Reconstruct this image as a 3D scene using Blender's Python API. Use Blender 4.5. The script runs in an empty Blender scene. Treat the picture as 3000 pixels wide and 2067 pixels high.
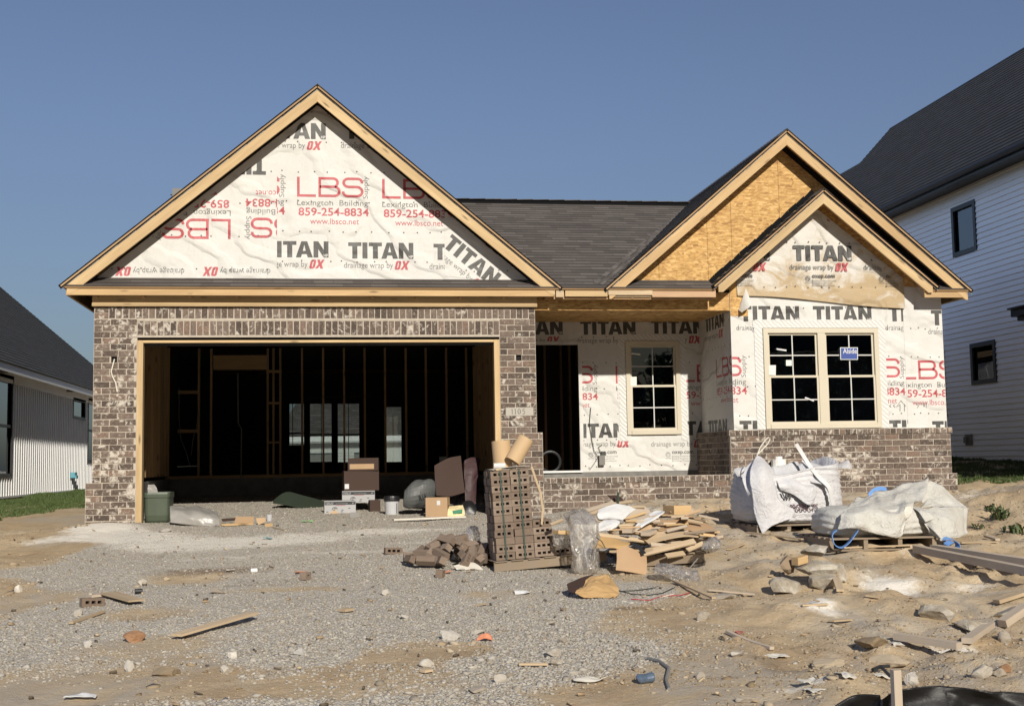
import bpy, bmesh, math, random
import numpy as np
from mathutils import Vector, Matrix
S = bpy.context.scene
COL = S.collection
rng = np.random.default_rng(7)
random.seed(7)
rad = math.radians

# ------------------------------------------------------------------ camera
FPX = 3606.25                                   # focal length in pixels of the 3000 px wide photograph
YAW, PIT, ROL = 0.14742204, 0.08866716, -0.01693571
def _rot():
    cy, sy, cp, sp, cr, sr = math.cos(YAW), math.sin(YAW), math.cos(PIT), math.sin(PIT), math.cos(ROL), math.sin(ROL)
    return (np.array([[cr, -sr, 0], [sr, cr, 0], [0, 0, 1]]) @ np.array([[1, 0, 0], [0, sp, -cp], [0, cp, sp]])
            @ np.array([[cy, -sy, 0], [sy, cy, 0], [0, 0, 1]]))
RC = _rot()
EYE = np.array([0, 0, 1.8])
cam = bpy.data.cameras.new('camera')
cam.sensor_width = 36; cam.lens = 36 * FPX / 3000; cam.clip_start = .05; cam.clip_end = 6000
co = bpy.data.objects.new('camera', cam); COL.objects.link(co)
co.matrix_world = Matrix.Translation(EYE) @ Matrix([[RC[0][i], -RC[1][i], -RC[2][i]] for i in range(3)]).to_4x4()
S.camera = co

# ------------------------------------------------------------------ sky, sun, exposure
SUN_EL, SUN_AZ = rad(27.7), rad(7.7)            # the sun stands behind the viewer, a little to the right
w = bpy.data.worlds.new('World'); S.world = w; w.use_nodes = True
nt = w.node_tree; bg = nt.nodes['Background']
sky = nt.nodes.new('ShaderNodeTexSky'); sky.sky_type = 'NISHITA'; sky.sun_disc = False
sky.sun_elevation = SUN_EL
sky.sun_rotation = math.pi - SUN_AZ
sky.air_density = 1.0; sky.dust_density = 1.6; sky.ozone_density = 3.5; sky.altitude = 0
hs = nt.nodes.new('ShaderNodeHueSaturation'); hs.inputs['Saturation'].default_value = .93; hs.inputs['Hue'].default_value = .509
# hand-shaped sky: dimmed low down, dimmed sunward to cut fill, west boosted to light walls
tcw = nt.nodes.new('ShaderNodeTexCoord'); spw = nt.nodes.new('ShaderNodeSeparateXYZ'); nt.links.new(tcw.outputs['Generated'], spw.inputs[0])
def wramp(sock, a, b, lo, hi):
    m = nt.nodes.new('ShaderNodeMapRange'); m.interpolation_type = 'SMOOTHSTEP'; nt.links.new(sock, m.inputs[0])
    for i, v in zip((1, 2, 3, 4), (a, b, lo, hi)): m.inputs[i].default_value = v
    return m.outputs[0]
mm = nt.nodes.new('ShaderNodeMath'); mm.operation = 'MULTIPLY'
nt.links.new(wramp(spw.outputs[1], -.75, .25, .25, 1.), mm.inputs[0]); nt.links.new(wramp(spw.outputs[2], 0., .34, .70, 1.02), mm.inputs[1])
m2 = nt.nodes.new('ShaderNodeMath'); m2.operation = 'MULTIPLY'; nt.links.new(mm.outputs[0], m2.inputs[0]); nt.links.new(wramp(spw.outputs[0], -.85, -.38, 5.8, 1.), m2.inputs[1])
nt.links.new(m2.outputs[0], hs.inputs['Value'])
nt.links.new(sky.outputs[0], hs.inputs['Color']); nt.links.new(hs.outputs[0], bg.inputs[0])
bg.inputs[1].default_value = .064
sl = bpy.data.lights.new('sun', 'SUN'); sl.energy = 4.1; sl.angle = rad(.9); sl.color = (1, .94, .84)
so = bpy.data.objects.new('sun', sl); COL.objects.link(so)
sd = Vector((-math.sin(SUN_AZ) * math.cos(SUN_EL), math.cos(SUN_AZ) * math.cos(SUN_EL), -math.sin(SUN_EL)))
so.rotation_euler = sd.to_track_quat('-Z', 'Y').to_euler(); so.location = (5, -20, 20)
S.view_settings.view_transform = 'Standard'; S.view_settings.look = 'None'
S.view_settings.exposure = .32; S.view_settings.gamma = 1
S.render.engine = 'CYCLES'
S.cycles.use_denoising = True
S.cycles.max_bounces = 10; S.cycles.diffuse_bounces = 4; S.cycles.transparent_max_bounces = 24

# ------------------------------------------------------------------ pixel -> point at a known depth
def ray(px, py):
    return RC.T @ np.array([(px - 1500) / FPX, (py - 1033.5) / FPX, 1.])
def P(px, py, Y):
    d = ray(px, py); return EYE + d * (Y / d[1])
def PXX(px, py, X):
    d = ray(px, py); return EYE + d * (X / d[0])

# ------------------------------------------------------------------ noise and the ground's height
_T = np.random.default_rng(3).random((256, 256))
def vn(x, y):
    x = np.asarray(x, float); y = np.asarray(y, float)
    xi = np.floor(x).astype(int); yi = np.floor(y).astype(int); fx = x - xi; fy = y - yi
    fx = fx * fx * (3 - 2 * fx); fy = fy * fy * (3 - 2 * fy)
    a = _T[xi & 255, yi & 255]; b = _T[(xi + 1) & 255, yi & 255]; c = _T[xi & 255, (yi + 1) & 255]; d = _T[(xi + 1) & 255, (yi + 1) & 255]
    return (a * (1 - fx) + b * fx) * (1 - fy) + (c * (1 - fx) + d * fx) * fy
def fbm(x, y, o=4, s=1., off=0.):
    x = np.asarray(x, float) * s + off; y = np.asarray(y, float) * s + off * 1.7; t = 0; a = .5; tot = 0
    for i in range(o):
        t = t + a * vn(x, y); tot += a; a *= .5; x = x * 2.03 + 11.3; y = y * 2.03 + 5.1
    return t / tot
def sm(a, b, x):
    t = np.clip((np.asarray(x, float) - a) / (b - a), 0, 1); return t * t * (3 - 2 * t)
def bump(X, Y, x, y, rx, ry, h, rot=0):
    c, s = math.cos(rot), math.sin(rot); dx = X - x; dy = Y - y
    return h * np.exp(-(((dx * c + dy * s) / rx) ** 2 + ((-dx * s + dy * c) / ry) ** 2))
def gz0(X, Y):
    X = np.asarray(X, float); Y = np.asarray(Y, float)
    z = .062 * np.clip(Y, 2.6, 17) + .036 * np.clip(Y - 17, 0, 6) * sm(-3.6, -3.0, X)
    z = z + .026 * np.clip(Y - 17, 0, 9) * (1 - sm(-3.6, -3.0, X)) - .06 * sm(-3, -3.6, X) * sm(13, 17, Y)
    z = z + .19 * sm(2.6, 4.4, X) * sm(8.5, 16.2, Y) + .22 * sm(8.8, 11.5, X) * sm(15, 21, Y)
    return z
def gz(X, Y):
    X = np.asarray(X, float); Y = np.asarray(Y, float)
    z = gz0(X, Y)
    out = 1 - sm(16.4, 17.2, Y) * sm(-3.3, -3.0, X) * (1 - sm(9., 9.3, X))
    right = sm(2.2, 4.2, X - .12 * (Y - 8)) ; left = 1 - sm(-3.6, -2.0, X + .12 * (Y - 8))
    rough = np.maximum(right, left)
    z = z + out * (.16 * (fbm(X, Y, 3, .55, 3) - .5) * (.25 + .75 * rough) + .13 * (fbm(X, Y, 3, 1.9, 9) - .5) * (.22 + 1.3 * right))
    z = z + (.040 * (fbm(X, Y, 3, 6., 21) - .5)) * (.5 + 1.3 * rough) + .05 * sm(.62, .75, fbm(X, Y, 3, 2.6, 41)) * right
    z = z + bump(X, Y, 8.6, 13.6, .9, 1.0, .32, .2) + bump(X, Y, 9.8, 14.4, 1.5, 1.3, .30)                       # dug soil beside the pallet
    z = z + bump(X, Y, 5.1, 6.9, 1.1, .8, .16, .4) + bump(X, Y, 4.2, 6.6, .35, .3, .06) - bump(X, Y, 4.4, 8.0, 1.0, .5, .10, .5)
    z = z + bump(X, Y, 2.9, 6.9, .18, .7, .09, -.5) + bump(X, Y, -2.55, 7.0, .6, .6, .13)
    z = z + bump(X, Y, -2.9, 16.6, .8, .45, .07) - bump(X, Y, 5.2, 10.4, 1.2, .7, .06)
    z = z + bump(X, Y, -3.9, 15.9, .9, .7, .06) - bump(X, Y, -1.6, 12.2, 1.6, .5, .05)
    return z
def G(px, py, dz=0.):
    """where the ray through a photograph pixel meets the ground (raised by dz)"""
    d = ray(px, py); d = d / d[1]; Y = np.arange(2.5, 60, .04); h = EYE[2] + d[2] * Y - gz(d[0] * Y, Y) - dz
    i = max(1, int(np.argmax(h < 0))); t = h[i - 1] / (h[i - 1] - h[i]); y = Y[i - 1] + .04 * t; p = EYE + d * y
    return np.array([p[0], p[1], float(gz(p[0], p[1]))])
def mpp(p):
    """metres per photograph pixel at point p"""
    return float((RC @ (np.array(p) - EYE))[2]) / FPX

# ------------------------------------------------------------------ mesh builder
class MB:
    def __init__(s): s.v = []; s.f = []; s.m = []; s.r = []; s.uv = []; s.n = 0
    def add(s, v, f, m=0, r=None, uv=None):
        k = s.n; s.v.extend([tuple(map(float, p)) for p in v]); s.n += len(v)
        r = random.random() if r is None else r
        for i, q in enumerate(f):
            s.f.append(tuple(k + j for j in q)); s.m.append(m); s.r.append(r)
            s.uv.append(uv[i] if uv else [(0, 0)] * len(q))
        return s
    def ob(s, c, ax, ay, az, m=0, r=None):
        """oriented box: centre, three half-axis vectors; u runs along the longest axis"""
        c = np.array(c, float); A = [np.array(a, float) for a in (ax, ay, az)]; L = [np.linalg.norm(a) for a in A]
        sg = [(-1, -1, -1), (1, -1, -1), (1, 1, -1), (-1, 1, -1), (-1, -1, 1), (1, -1, 1), (1, 1, 1), (-1, 1, 1)]
        v = [c + A[0] * a + A[1] * b + A[2] * d for a, b, d in sg]
        F = [(0, 3, 2, 1), (4, 5, 6, 7), (0, 1, 5, 4), (1, 2, 6, 5), (2, 3, 7, 6), (3, 0, 4, 7)]
        if np.dot(np.cross(A[0], A[1]), A[2]) < 0: F = [q[::-1] for q in F]
        r = random.random() if r is None else r
        la = int(np.argmax(L)); ot = [i for i in range(3) if i != la]; uv = []
        for q in F:
            l = []
            cs = [sg[i] for i in q]; const = [i for i in range(3) if len({t[i] for t in cs}) == 1][0]
            for t in cs:
                u = t[la] * L[la]; o = [i for i in ot if i != const]
                if len(o) == 2: u, vv = t[o[0]] * L[o[0]] * .2, t[o[1]] * L[o[1]]
                else: vv = t[o[0]] * L[o[0]]
                l.append((u + r * 37, vv + r * 91))
            uv.append(l)
        return s.add(v, F, m, r, uv)
    def box(s, x0, x1, y0, y1, z0, z1, m=0, r=None):
        return s.ob(((x0 + x1) / 2, (y0 + y1) / 2, (z0 + z1) / 2), ((x1 - x0) / 2, 0, 0), (0, (y1 - y0) / 2, 0), (0, 0, (z1 - z0) / 2), m, r)
    def beam(s, a, b, wd, th, up=(0, 0, 1), m=0, r=None):
        """board from a to b; wd measured along up, th across it"""
        a = np.array(a, float); b = np.array(b, float); d = (b - a) / 2; u = np.array(up, float); dn = d / np.linalg.norm(d)
        u = u - dn * u.dot(dn); u /= np.linalg.norm(u); t = np.cross(dn, u)
        return s.ob((a + b) / 2, d, t * th / 2, u * wd / 2, m, r)
    def prism(s, pts, d, m=0, r=None):
        """closed polygon (3-D points, planar) pushed along vector d"""
        n = len(pts); p = [np.array(q, float) for q in pts]; d = np.array(d, float)
        nn = sum((np.cross(p[i], p[(i + 1) % n]) for i in range(n)), np.zeros(3))
        v = p + [q + d for q in p]
        F = [tuple(range(n)), tuple(range(2 * n - 1, n - 1, -1))] + [(i, i + n, (i + 1) % n + n, (i + 1) % n) for i in range(n)]
        if nn.dot(d) > 0: F = [q[::-1] for q in F]
        return s.add(v, F, m, r, [[(v[i][0], v[i][2]) for i in q] for q in F])
    def tube(s, pts, r, n=7, m=0, cap=True, rr=None):
        p = [np.array(q, float) for q in pts]; R = r if hasattr(r, '__len__') else [r] * len(p); v = []; prev = None
        for i, q in enumerate(p):
            t = p[min(i + 1, len(p) - 1)] - p[max(i - 1, 0)]; t = t / (np.linalg.norm(t) + 1e-9)
            if prev is None:
                prev = np.cross(t, (0, 0, 1) if abs(t[2]) < .9 else (1, 0, 0))
            a = prev - t * prev.dot(t); a /= np.linalg.norm(a); prev = a; b = np.cross(t, a)
            v += [q + (a * math.cos(2 * math.pi * k / n) + b * math.sin(2 * math.pi * k / n)) * R[i] for k in range(n)]
        F = [(i * n + k, i * n + (k + 1) % n, (i + 1) * n + (k + 1) % n, (i + 1) * n + k) for i in range(len(p) - 1) for k in range(n)]
        if cap: F += [tuple(range(n))[::-1], tuple(range((len(p) - 1) * n, len(p) * n))]
        return s.add(v, F, m, rr)
    def loft(s, rings, m=0, cap=(True, True), r=None):
        n = len(rings[0]); v = [q for g in rings for q in g]
        F = [(i * n + k, i * n + (k + 1) % n, (i + 1) * n + (k + 1) % n, (i + 1) * n + k) for i in range(len(rings) - 1) for k in range(n)]
        if cap[0]: F.append(tuple(range(n))[::-1])
        if cap[1]: F.append(tuple(range((len(rings) - 1) * n, len(rings) * n)))
        return s.add(v, F, m, r)
    def sheet(s, ctrl, sub=8, th=.004, amp=.0, sc=8., m=0, seed=0, r=None, fold=0.):
        """cloth, paper or film through a grid of 3-D control points, smoothed, crumpled and given thickness"""
        g = np.array(ctrl, float)
        def up(g, k):
            n = len(g); t = np.linspace(0, n - 1, (n - 1) * k + 1); i = np.clip(t.astype(int), 0, n - 2); f = (t - i)[:, None, None]
            p0 = g[np.clip(i - 1, 0, n - 1)]; p1 = g[i]; p2 = g[i + 1]; p3 = g[np.clip(i + 2, 0, n - 1)]
            return .5 * (2 * p1 + (p2 - p0) * f + (2 * p0 - 5 * p1 + 4 * p2 - p3) * f * f + (3 * p1 - p0 - 3 * p2 + p3) * f ** 3)
        g = up(g, sub); g = up(g.transpose(1, 0, 2), sub).transpose(1, 0, 2)
        a, b = g.shape[:2]
        du = np.gradient(g, axis=0); dv = np.gradient(g, axis=1); N = np.cross(du, dv); N /= np.linalg.norm(N, axis=2, keepdims=True) + 1e-9
        ln_u = np.linalg.norm(du, axis=2).sum(0).mean(); ln_v = np.linalg.norm(dv, axis=2).sum(1).mean()
        uu, vv = np.meshgrid(np.linspace(0, ln_u, a), np.linspace(0, ln_v, b), indexing='ij')
        if amp:
            h = fbm(uu, vv, 3, sc, seed * 7.3) - .5
            rd = 1 - abs(2 * fbm(uu + .3 * vv, vv - .2 * uu, 2, sc * .6, seed * 3.1 + 4) - 1)
            g = g + N * ((h * 2 + (rd - .7) * 1.3 * fold) * amp)[..., None]
        top = g + N * th / 2; bot = g - N * th / 2
        v = np.concatenate([top.reshape(-1, 3), bot.reshape(-1, 3)]); k = a * b; F = []; U = []
        ix = lambda i, j: i * b + j
        uv = lambda i, j: (vv[i, j], uu[i, j])
        for i in range(a - 1):
            for j in range(b - 1):
                q = [(i, j), (i + 1, j), (i + 1, j + 1), (i, j + 1)]
                F.append(tuple(ix(*t) for t in q)); U.append([uv(*t) for t in q])
                F.append(tuple(k + ix(*t) for t in q[::-1])); U.append([uv(*t) for t in q[::-1]])
        rim = [(i, 0) for i in range(a)] + [(a - 1, j) for j in range(1, b)] + [(i, b - 1) for i in range(a - 2, -1, -1)] + [(0, j) for j in range(b - 2, 0, -1)]
        for x, y in zip(rim, rim[1:] + rim[:1]):
            F.append((ix(*y), ix(*x), k + ix(*x), k + ix(*y))); U.append([uv(*y), uv(*x), uv(*x), uv(*y)])
        return s.add(v, F, m, r, U)
    def rock(s, c, rx, ry, rz, m=0, seed=None, rot=None, r=None, sub=2):
        b = bmesh.new(); bmesh.ops.create_icosphere(b, subdivisions=sub, radius=1)
        q = np.array([x.co[:] for x in b.verts]); f = [tuple(x.index for x in y.verts) for y in b.faces]; b.free()
        g = np.random.default_rng(seed if seed is not None else random.randrange(1 << 30))
        for _ in range(13):                                  # flat broken faces
            n = g.normal(size=3); n /= np.linalg.norm(n); d = q @ n; l = g.uniform(.42, .8); q = q - np.outer(np.maximum(d - l, 0), n)
        q = q - (q.max(0) + q.min(0)) / 2; q = q / (q.max(0) - q.min(0)) * 2; q = q * (1 + g.normal(size=(len(q), 1)) * .03)
        a = g.uniform(0, 6.28) if rot is None else rot; ca, sa = math.cos(a), math.sin(a)
        q = q * [rx, ry, rz]; q = np.stack([q[:, 0] * ca - q[:, 1] * sa, q[:, 0] * sa + q[:, 1] * ca, q[:, 2]], 1) + np.array(c)
        return s.add(q, f, m, r)
    def clip(s, planes):
        """cut away what lies on the positive side of each (point, normal) plane"""
        b = bmesh.new(); L = b.loops.layers.uv.new('UVMap'); R = b.faces.layers.float.new('rnd')
        vs = [b.verts.new(p) for p in s.v]
        for q, m, r, u in zip(s.f, s.m, s.r, s.uv):
            try: f = b.faces.new([vs[i] for i in q])
            except ValueError: continue
            f.material_index = m; f[R] = r
            for l, t in zip(f.loops, u): l[L].uv = t
        for p, n in planes:
            bmesh.ops.bisect_plane(b, geom=b.verts[:] + b.edges[:] + b.faces[:], plane_co=p, plane_no=n, clear_outer=True)
        b.verts.index_update(); s.v = [tuple(x.co) for x in b.verts]; s.n = len(s.v)
        s.f = [tuple(x.index for x in f.verts) for f in b.faces]; s.m = [f.material_index for f in b.faces]; s.r = [f[R] for f in b.faces]
        s.uv = [[tuple(l[L].uv) for l in f.loops] for f in b.faces]; b.free(); return s
    def merge(s, o):
        k = s.n; s.v += o.v; s.n += o.n; s.f += [tuple(i + k for i in q) for q in o.f]; s.m += o.m; s.r += o.r; s.uv += o.uv; return s
    def build(s, name, mats, parent=None, smooth=False):
        me = bpy.data.meshes.new(name)
        me.from_pydata(s.v, [], s.f)
        for m in (mats if isinstance(mats, (list, tuple)) else [mats]): me.materials.append(m)
        me.polygons.foreach_set('material_index', s.m)
        at = me.attributes.new('rnd', 'FLOAT', 'FACE'); at.data.foreach_set('value', s.r)
        ul = me.uv_layers.new(name='UVMap'); ul.data.foreach_set('uv', np.array([c for u in s.uv for t in u for c in t], 'f'))
        if smooth: me.polygons.foreach_set('use_smooth', [True] * len(s.f))
        me.update()
        o = bpy.data.objects.new(name, me); COL.objects.link(o)
        if parent is not None: adopt(o, parent)
        return o
_base = {}
def wloc(o):
    l = o.location.copy()
    return l
def adopt(o, parent):
    o.parent = parent
    c = Vector((0, 0, 0)); q = parent
    while q is not None: c = c + q.location; q = q.parent
    o.location = o.location - c
def tag(o, label=None, cat=None, group=None, kind=None):
    for k, v in (('label', label), ('category', cat), ('group', group), ('kind', kind)):
        if v: o[k] = v
    return o
def empty(name, loc, label=None, cat=None, group=None):
    e = bpy.data.objects.new(name, None); e.empty_display_size = .2; COL.objects.link(e); e.location = [float(c) for c in loc]
    return tag(e, label, cat, group)
def thing(mb, name, mats, label, cat, group=None, smooth=False, base=None):
    """one-mesh thing with its origin moved to its base"""
    a = np.array(mb.v); b = np.array([(a[:, 0].min() + a[:, 0].max()) / 2, (a[:, 1].min() + a[:, 1].max()) / 2, a[:, 2].min()]) if base is None else np.array(base)
    mb.v = [tuple(q) for q in a - b]
    o = mb.build(name, mats, None, smooth); o.location = b
    return tag(o, label, cat, group)
def arc(c, r, a0, a1, n, u, v):
    c = np.array(c, float); u = np.array(u, float); v = np.array(v, float)
    return [c + r * (u * math.cos(a0 + (a1 - a0) * i / n) + v * math.sin(a0 + (a1 - a0) * i / n)) for i in range(n + 1)]

# ------------------------------------------------------------------ materials
class NT:
    def __init__(s, name):
        s.mat = bpy.data.materials.new(name); s.mat.use_nodes = True; s.t = s.mat.node_tree; s.b = s.t.nodes['Principled BSDF']; s.out = s.t.nodes['Material Output']
    def n(s, ty, out=0, props=None, **kw):
        nd = s.t.nodes.new('ShaderNode' + ty)
        for k, v in (props or {}).items(): setattr(nd, k, v)
        for k, v in kw.items():
            k = k.replace('_', ' ') if not k.startswith('i') or not k[1:].isdigit() else int(k[1:])
            s.set(nd.inputs[k], v)
        return nd.outputs[out]
    def set(s, sock, v):
        if isinstance(v, bpy.types.NodeSocket): s.t.links.new(v, sock)
        else:
            if hasattr(sock.default_value, '__len__') and len(sock.default_value) == 4 and len(v) == 3: v = (*v, 1)
            sock.default_value = v
    def attr(s, name, out=2): return s.n('Attribute', out, {'attribute_name': name})
    def co(s, kind='Object'):
        nd = s.t.nodes.new('ShaderNodeTexCoord'); return nd.outputs[kind]
    def pos(s):
        return s.t.nodes.new('ShaderNodeNewGeometry').outputs['Position']
    def mapp(s, v, scale=(1, 1, 1), loc=(0, 0, 0), rot=(0, 0, 0)): return s.n('Mapping', 0, None, Vector=v, Location=loc, Rotation=rot, Scale=scale)
    def noise(s, v, sc, det=4, rough=.6, dist=0., out=0): return s.n('TexNoise', out, None, Vector=v, Scale=sc, Detail=det, Roughness=rough, Distortion=dist)
    def vor(s, v, sc, out=0, feat='F1', rnd=1.): return s.n('TexVoronoi', out, {'feature': feat}, Vector=v, Scale=sc, Randomness=rnd)
    def ramp(s, f, stops, interp='LINEAR'):
        nd = s.t.nodes.new('ShaderNodeValToRGB'); nd.color_ramp.interpolation = interp; e = nd.color_ramp.elements
        while len(e) < len(stops): e.new(.5)
        for x, (p, c) in zip(e, stops):
            x.position = p; x.color = (c, c, c, 1) if not hasattr(c, '__len__') else (*c, 1)
        s.set(nd.inputs[0], f); return nd.outputs[0]
    def mix(s, f, a, b, mode='MIX'):
        nd = s.t.nodes.new('ShaderNodeMix'); nd.data_type = 'RGBA'; nd.blend_type = mode
        s.set(nd.inputs[0], f); s.set(nd.inputs[6], a); s.set(nd.inputs[7], b); return nd.outputs[2]
    def math(s, op, a, b=0., c=0., clamp=False):
        nd = s.t.nodes.new('ShaderNodeMath'); nd.operation = op; nd.use_clamp = clamp
        for i, x in enumerate((a, b, c)): s.set(nd.inputs[i], x)
        return nd.outputs[0]
    def bump(s, h, st=.3, dist=.02, nrm=None):
        nd = s.t.nodes.new('ShaderNodeBump'); s.set(nd.inputs['Height'], h); nd.inputs['Strength'].default_value = st; nd.inputs['Distance'].default_value = dist
        if nrm: s.t.links.new(nrm, nd.inputs['Normal'])
        return nd.outputs[0]
    def end(s, col=None, rough=None, nrm=None, **kw):
        if col is not None: s.set(s.b.inputs['Base Color'], col)
        if rough is not None: s.set(s.b.inputs['Roughness'], rough)
        if nrm is not None: s.set(s.b.inputs['Normal'], nrm)
        for k, v in kw.items(): s.set(s.b.inputs[k.replace('_', ' ')], v)
        return s.mat
def plain(name, c, rough=.7, var=.12, sc=6., bmp=0., bsc=40., rv=.0, **kw):
    """a simple worn surface: colour with soft mottling, per-piece variation and fine relief"""
    t = NT(name); v = t.co(); n = t.noise(v, sc, 5, .65)
    k = t.math('ADD', t.math('MULTIPLY', t.math('SUBTRACT', n, .5), var * 2.2), 1.)
    if rv: k = t.math('ADD', k, t.math('MULTIPLY', t.math('SUBTRACT', t.attr('rnd'), .5), rv))
    cc = t.n('VectorMath', 0, {'operation': 'SCALE'}, i0=tuple(c), Scale=k)
    nr = t.bump(t.noise(v, bsc, 4, .7), bmp, .01) if bmp else None
    return t.end(cc, rough, nr, **kw)
M = {}
def brick_mat(name='clay brick', wash=.62, dark=1.):
    t = NT(name); v = t.co(); r = t.attr('rnd')
    c = t.ramp(r, [(0, (.062 * dark, .045 * dark, .036 * dark)), (.3, (.098 * dark, .070 * dark, .053 * dark)), (.55, (.135 * dark, .098 * dark, .076 * dark)), (.8, (.165 * dark, .122 * dark, .097 * dark)), (1, (.19 * dark, .125 * dark, .092 * dark))])
    off = t.n('VectorMath', 0, {'operation': 'ADD'}, i0=v, i1=t.n('CombineXYZ', 0, None, X=t.math('MULTIPLY', r, 53.), Y=t.math('MULTIPLY', r, 17.), Z=t.math('MULTIPLY', r, 31.)))
    c = t.mix(t.ramp(t.noise(off, 22, 5, .7), [(.35, 0), (.7, .55)]), c, (.05, .038, .031))
    big = t.math('ADD', t.noise(off, 9, 5, .72, .6), t.math('MULTIPLY', t.math('SUBTRACT', t.noise(v, 1.4, 3, .6), .5), .45))
    c = t.mix(t.ramp(big, [(wash - .05, 0), (wash + .05, .85)]), c, (.56, .51, .44))
    c = t.mix(t.ramp(t.noise(off, 34, 4, .75), [(.57, 0), (.68, .7)]), c, (.42, .365, .30))
    return t.end(c, .9, t.bump(t.noise(off, 60, 5, .75), .6, .006))
M['brick'] = brick_mat('clay brick', .605, 1.12)
M['brick_new'] = None
t = NT('cored brick'); v = t.co(); r = t.n('ObjectInfo', 5)
c = t.ramp(r, [(0, (.165, .118, .085)), (.5, (.215, .158, .116)), (1, (.27, .205, .155))])
c = t.mix(t.ramp(t.noise(v, 14, 5, .7), [(.4, 0), (.75, .6)]), c, (.13, .095, .075))
c = t.mix(t.ramp(t.noise(v, 30, 5, .7), [(.6, 0), (.7, .5)]), c, (.42, .34, .27))
M['brick_new'] = t.end(c, .92, t.bump(t.noise(v, 70, 4, .7), .5, .006))
M['brick_dark'] = brick_mat('weathered loose brick', .72, 1.15)
t = NT('mortar'); v = t.co(); n = t.noise(v, 18, 5, .7)
M['mortar'] = t.end(t.ramp(n, [(.3, (.36, .31, .25)), (.7, (.50, .44, .365))]), .95, t.bump(t.noise(v, 90, 3, .7), .5, .006))
t = NT('dark core'); M['core'] = t.end((.012, .010, .009), 1.)
def wood_mat(name, light, dark, rough=.75, knots=.8, gray=None, gam=.5):
    t = NT(name); uv = t.co('UV'); r = t.attr('rnd')
    g = t.noise(t.mapp(uv, (1.1, 26, 1)), 1.6, 6, .62, .9)
    c = t.mix(t.ramp(g, [(.30, 0), (.72, 1)]), light, dark)
    c = t.mix(t.ramp(t.noise(t.mapp(uv, (.7, 5, 1)), 1.3, 3, .5), [(.35, 0), (.75, .8)]), c, tuple(x * .82 for x in dark))
    kd = t.vor(t.mapp(uv, (2.1, 8.5, 1)), 1.35)
    ks = t.math('GREATER_THAN', t.n('SeparateXYZ', 0, None, Vector=t.vor(t.mapp(uv, (2.1, 8.5, 1)), 1.35, 1)), .48)
    kn = t.math('MULTIPLY', t.ramp(kd, [(.07, 1), (.24, 0)]), ks)
    c = t.mix(t.math('MULTIPLY', kn, knots), c, tuple(x * .30 for x in dark))
    k = t.math('ADD', t.math('MULTIPLY', t.math('SUBTRACT', r, .5), .34), 1.)
    c = t.n('VectorMath', 0, {'operation': 'SCALE'}, i0=c, Scale=k)
    if gray: c = t.mix(t.ramp(t.noise(t.co(), 5, 4, .7), [(.35, .25), (.7, .9)]), c, gray)
    return t.end(c, rough, t.bump(g, .25, .003))
M['lumber'] = wood_mat('framing lumber', (.56, .395, .205), (.42, .27, .125))
M['lumber_pale'] = wood_mat('pale framing lumber', (.58, .43, .235), (.45, .305, .15))
M['lumber_red'] = wood_mat('spruce board', (.52, .36, .22), (.40, .25, .145))
M['stud'] = wood_mat('stud', (.46, .30, .155), (.34, .20, .09)); M['dim'] = plain('shade-darkened sheathing', (.045, .03, .018), .9, .2, 4)  # sheathing colour darkened so the inside of the house reads as shade
M['wood_gray'] = wood_mat('weathered board', (.54, .43, .315), (.40, .31, .215), .85, .4, (.42, .355, .28))
M['wood_scrap'] = wood_mat('scrap wood', (.55, .43, .285), (.40, .295, .18), .85, .3)
M['pallet'] = wood_mat('pallet wood', (.33, .24, .155), (.22, .155, .095), .9, .3, (.23, .19, .145))
# oriented strand board: flakes in several directions
t = NT('oriented strand board'); v = t.co(); c = None
vv = t.mapp(v, (1, 1, 1))
cols = [((.64, .405, .15), (.40, .225, .065)), ((.70, .46, .19), (.36, .19, .055)), ((.60, .36, .125), (.30, .155, .05))]
for i, (rot, (a, b)) in enumerate(zip((.35, 1.35, 2.3), cols)):
    q = t.mapp(v, (5, 5, 26), (i * 3.1, 0, i * 7.7), (0, rot, 0))
    g = t.noise(q, 1.25, 3, .6, .4)
    ci = t.mix(t.ramp(g, [(.40, 0), (.60, 1)]), b, a)
    c = ci if c is None else t.mix(t.ramp(t.noise(v, 11, 2, .5, .5), [(.44, 0), (.54, 1)]) if i == 1 else t.ramp(t.noise(t.mapp(v, (1, 1, 1), (9, 2, 4)), 10, 2, .5, .5), [(.5, 0), (.6, 1)]), c, ci)
c = t.mix(t.ramp(t.noise(v, 2.2, 5, .6), [(.4, 0), (.75, .28)]), c, (.34, .19, .07))
M['osb'] = t.end(c, .8, t.bump(t.noise(v, 45, 3, .6), .25, .004))
# house wrap: thin bright fabric, wrinkled
def wrap_nodes(t, st=1.):
    p = t.pos()
    w1 = t.noise(t.mapp(p, (1.0, 1.0, .35)), 1.7, 4, .55, 1.2)
    w2 = t.n('TexWave', 0, {'wave_type': 'BANDS', 'bands_direction': 'DIAGONAL'}, Vector=t.mapp(p, (.55, .55, .8)), Scale=1.1, Distortion=9., Detail=3., Detail_Scale=1.3)
    w3 = t.noise(p, 7, 4, .6, .6)
    h = t.math('ADD', t.math('ADD', t.math('MULTIPLY', w1, .6), t.math('MULTIPLY', t.ramp(w2, [(.55, 0), (.95, 1)]), .30)), t.math('MULTIPLY', w3, .16))
    return t.bump(h, .85 * st, .06)
t = NT('house wrap'); p = t.pos(); n = t.noise(p, 3, 5, .65)
c = t.ramp(n, [(.3, (.555, .54, .505)), (.7, (.615, .60, .57))])
c = t.mix(t.ramp(t.noise(t.mapp(p, (9, 9, .8)), 1.0, 4, .7), [(.58, 0), (.8, .22)]), c, (.43, .385, .315))
M['wrap'] = t.end(c, .62, wrap_nodes(t))
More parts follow.
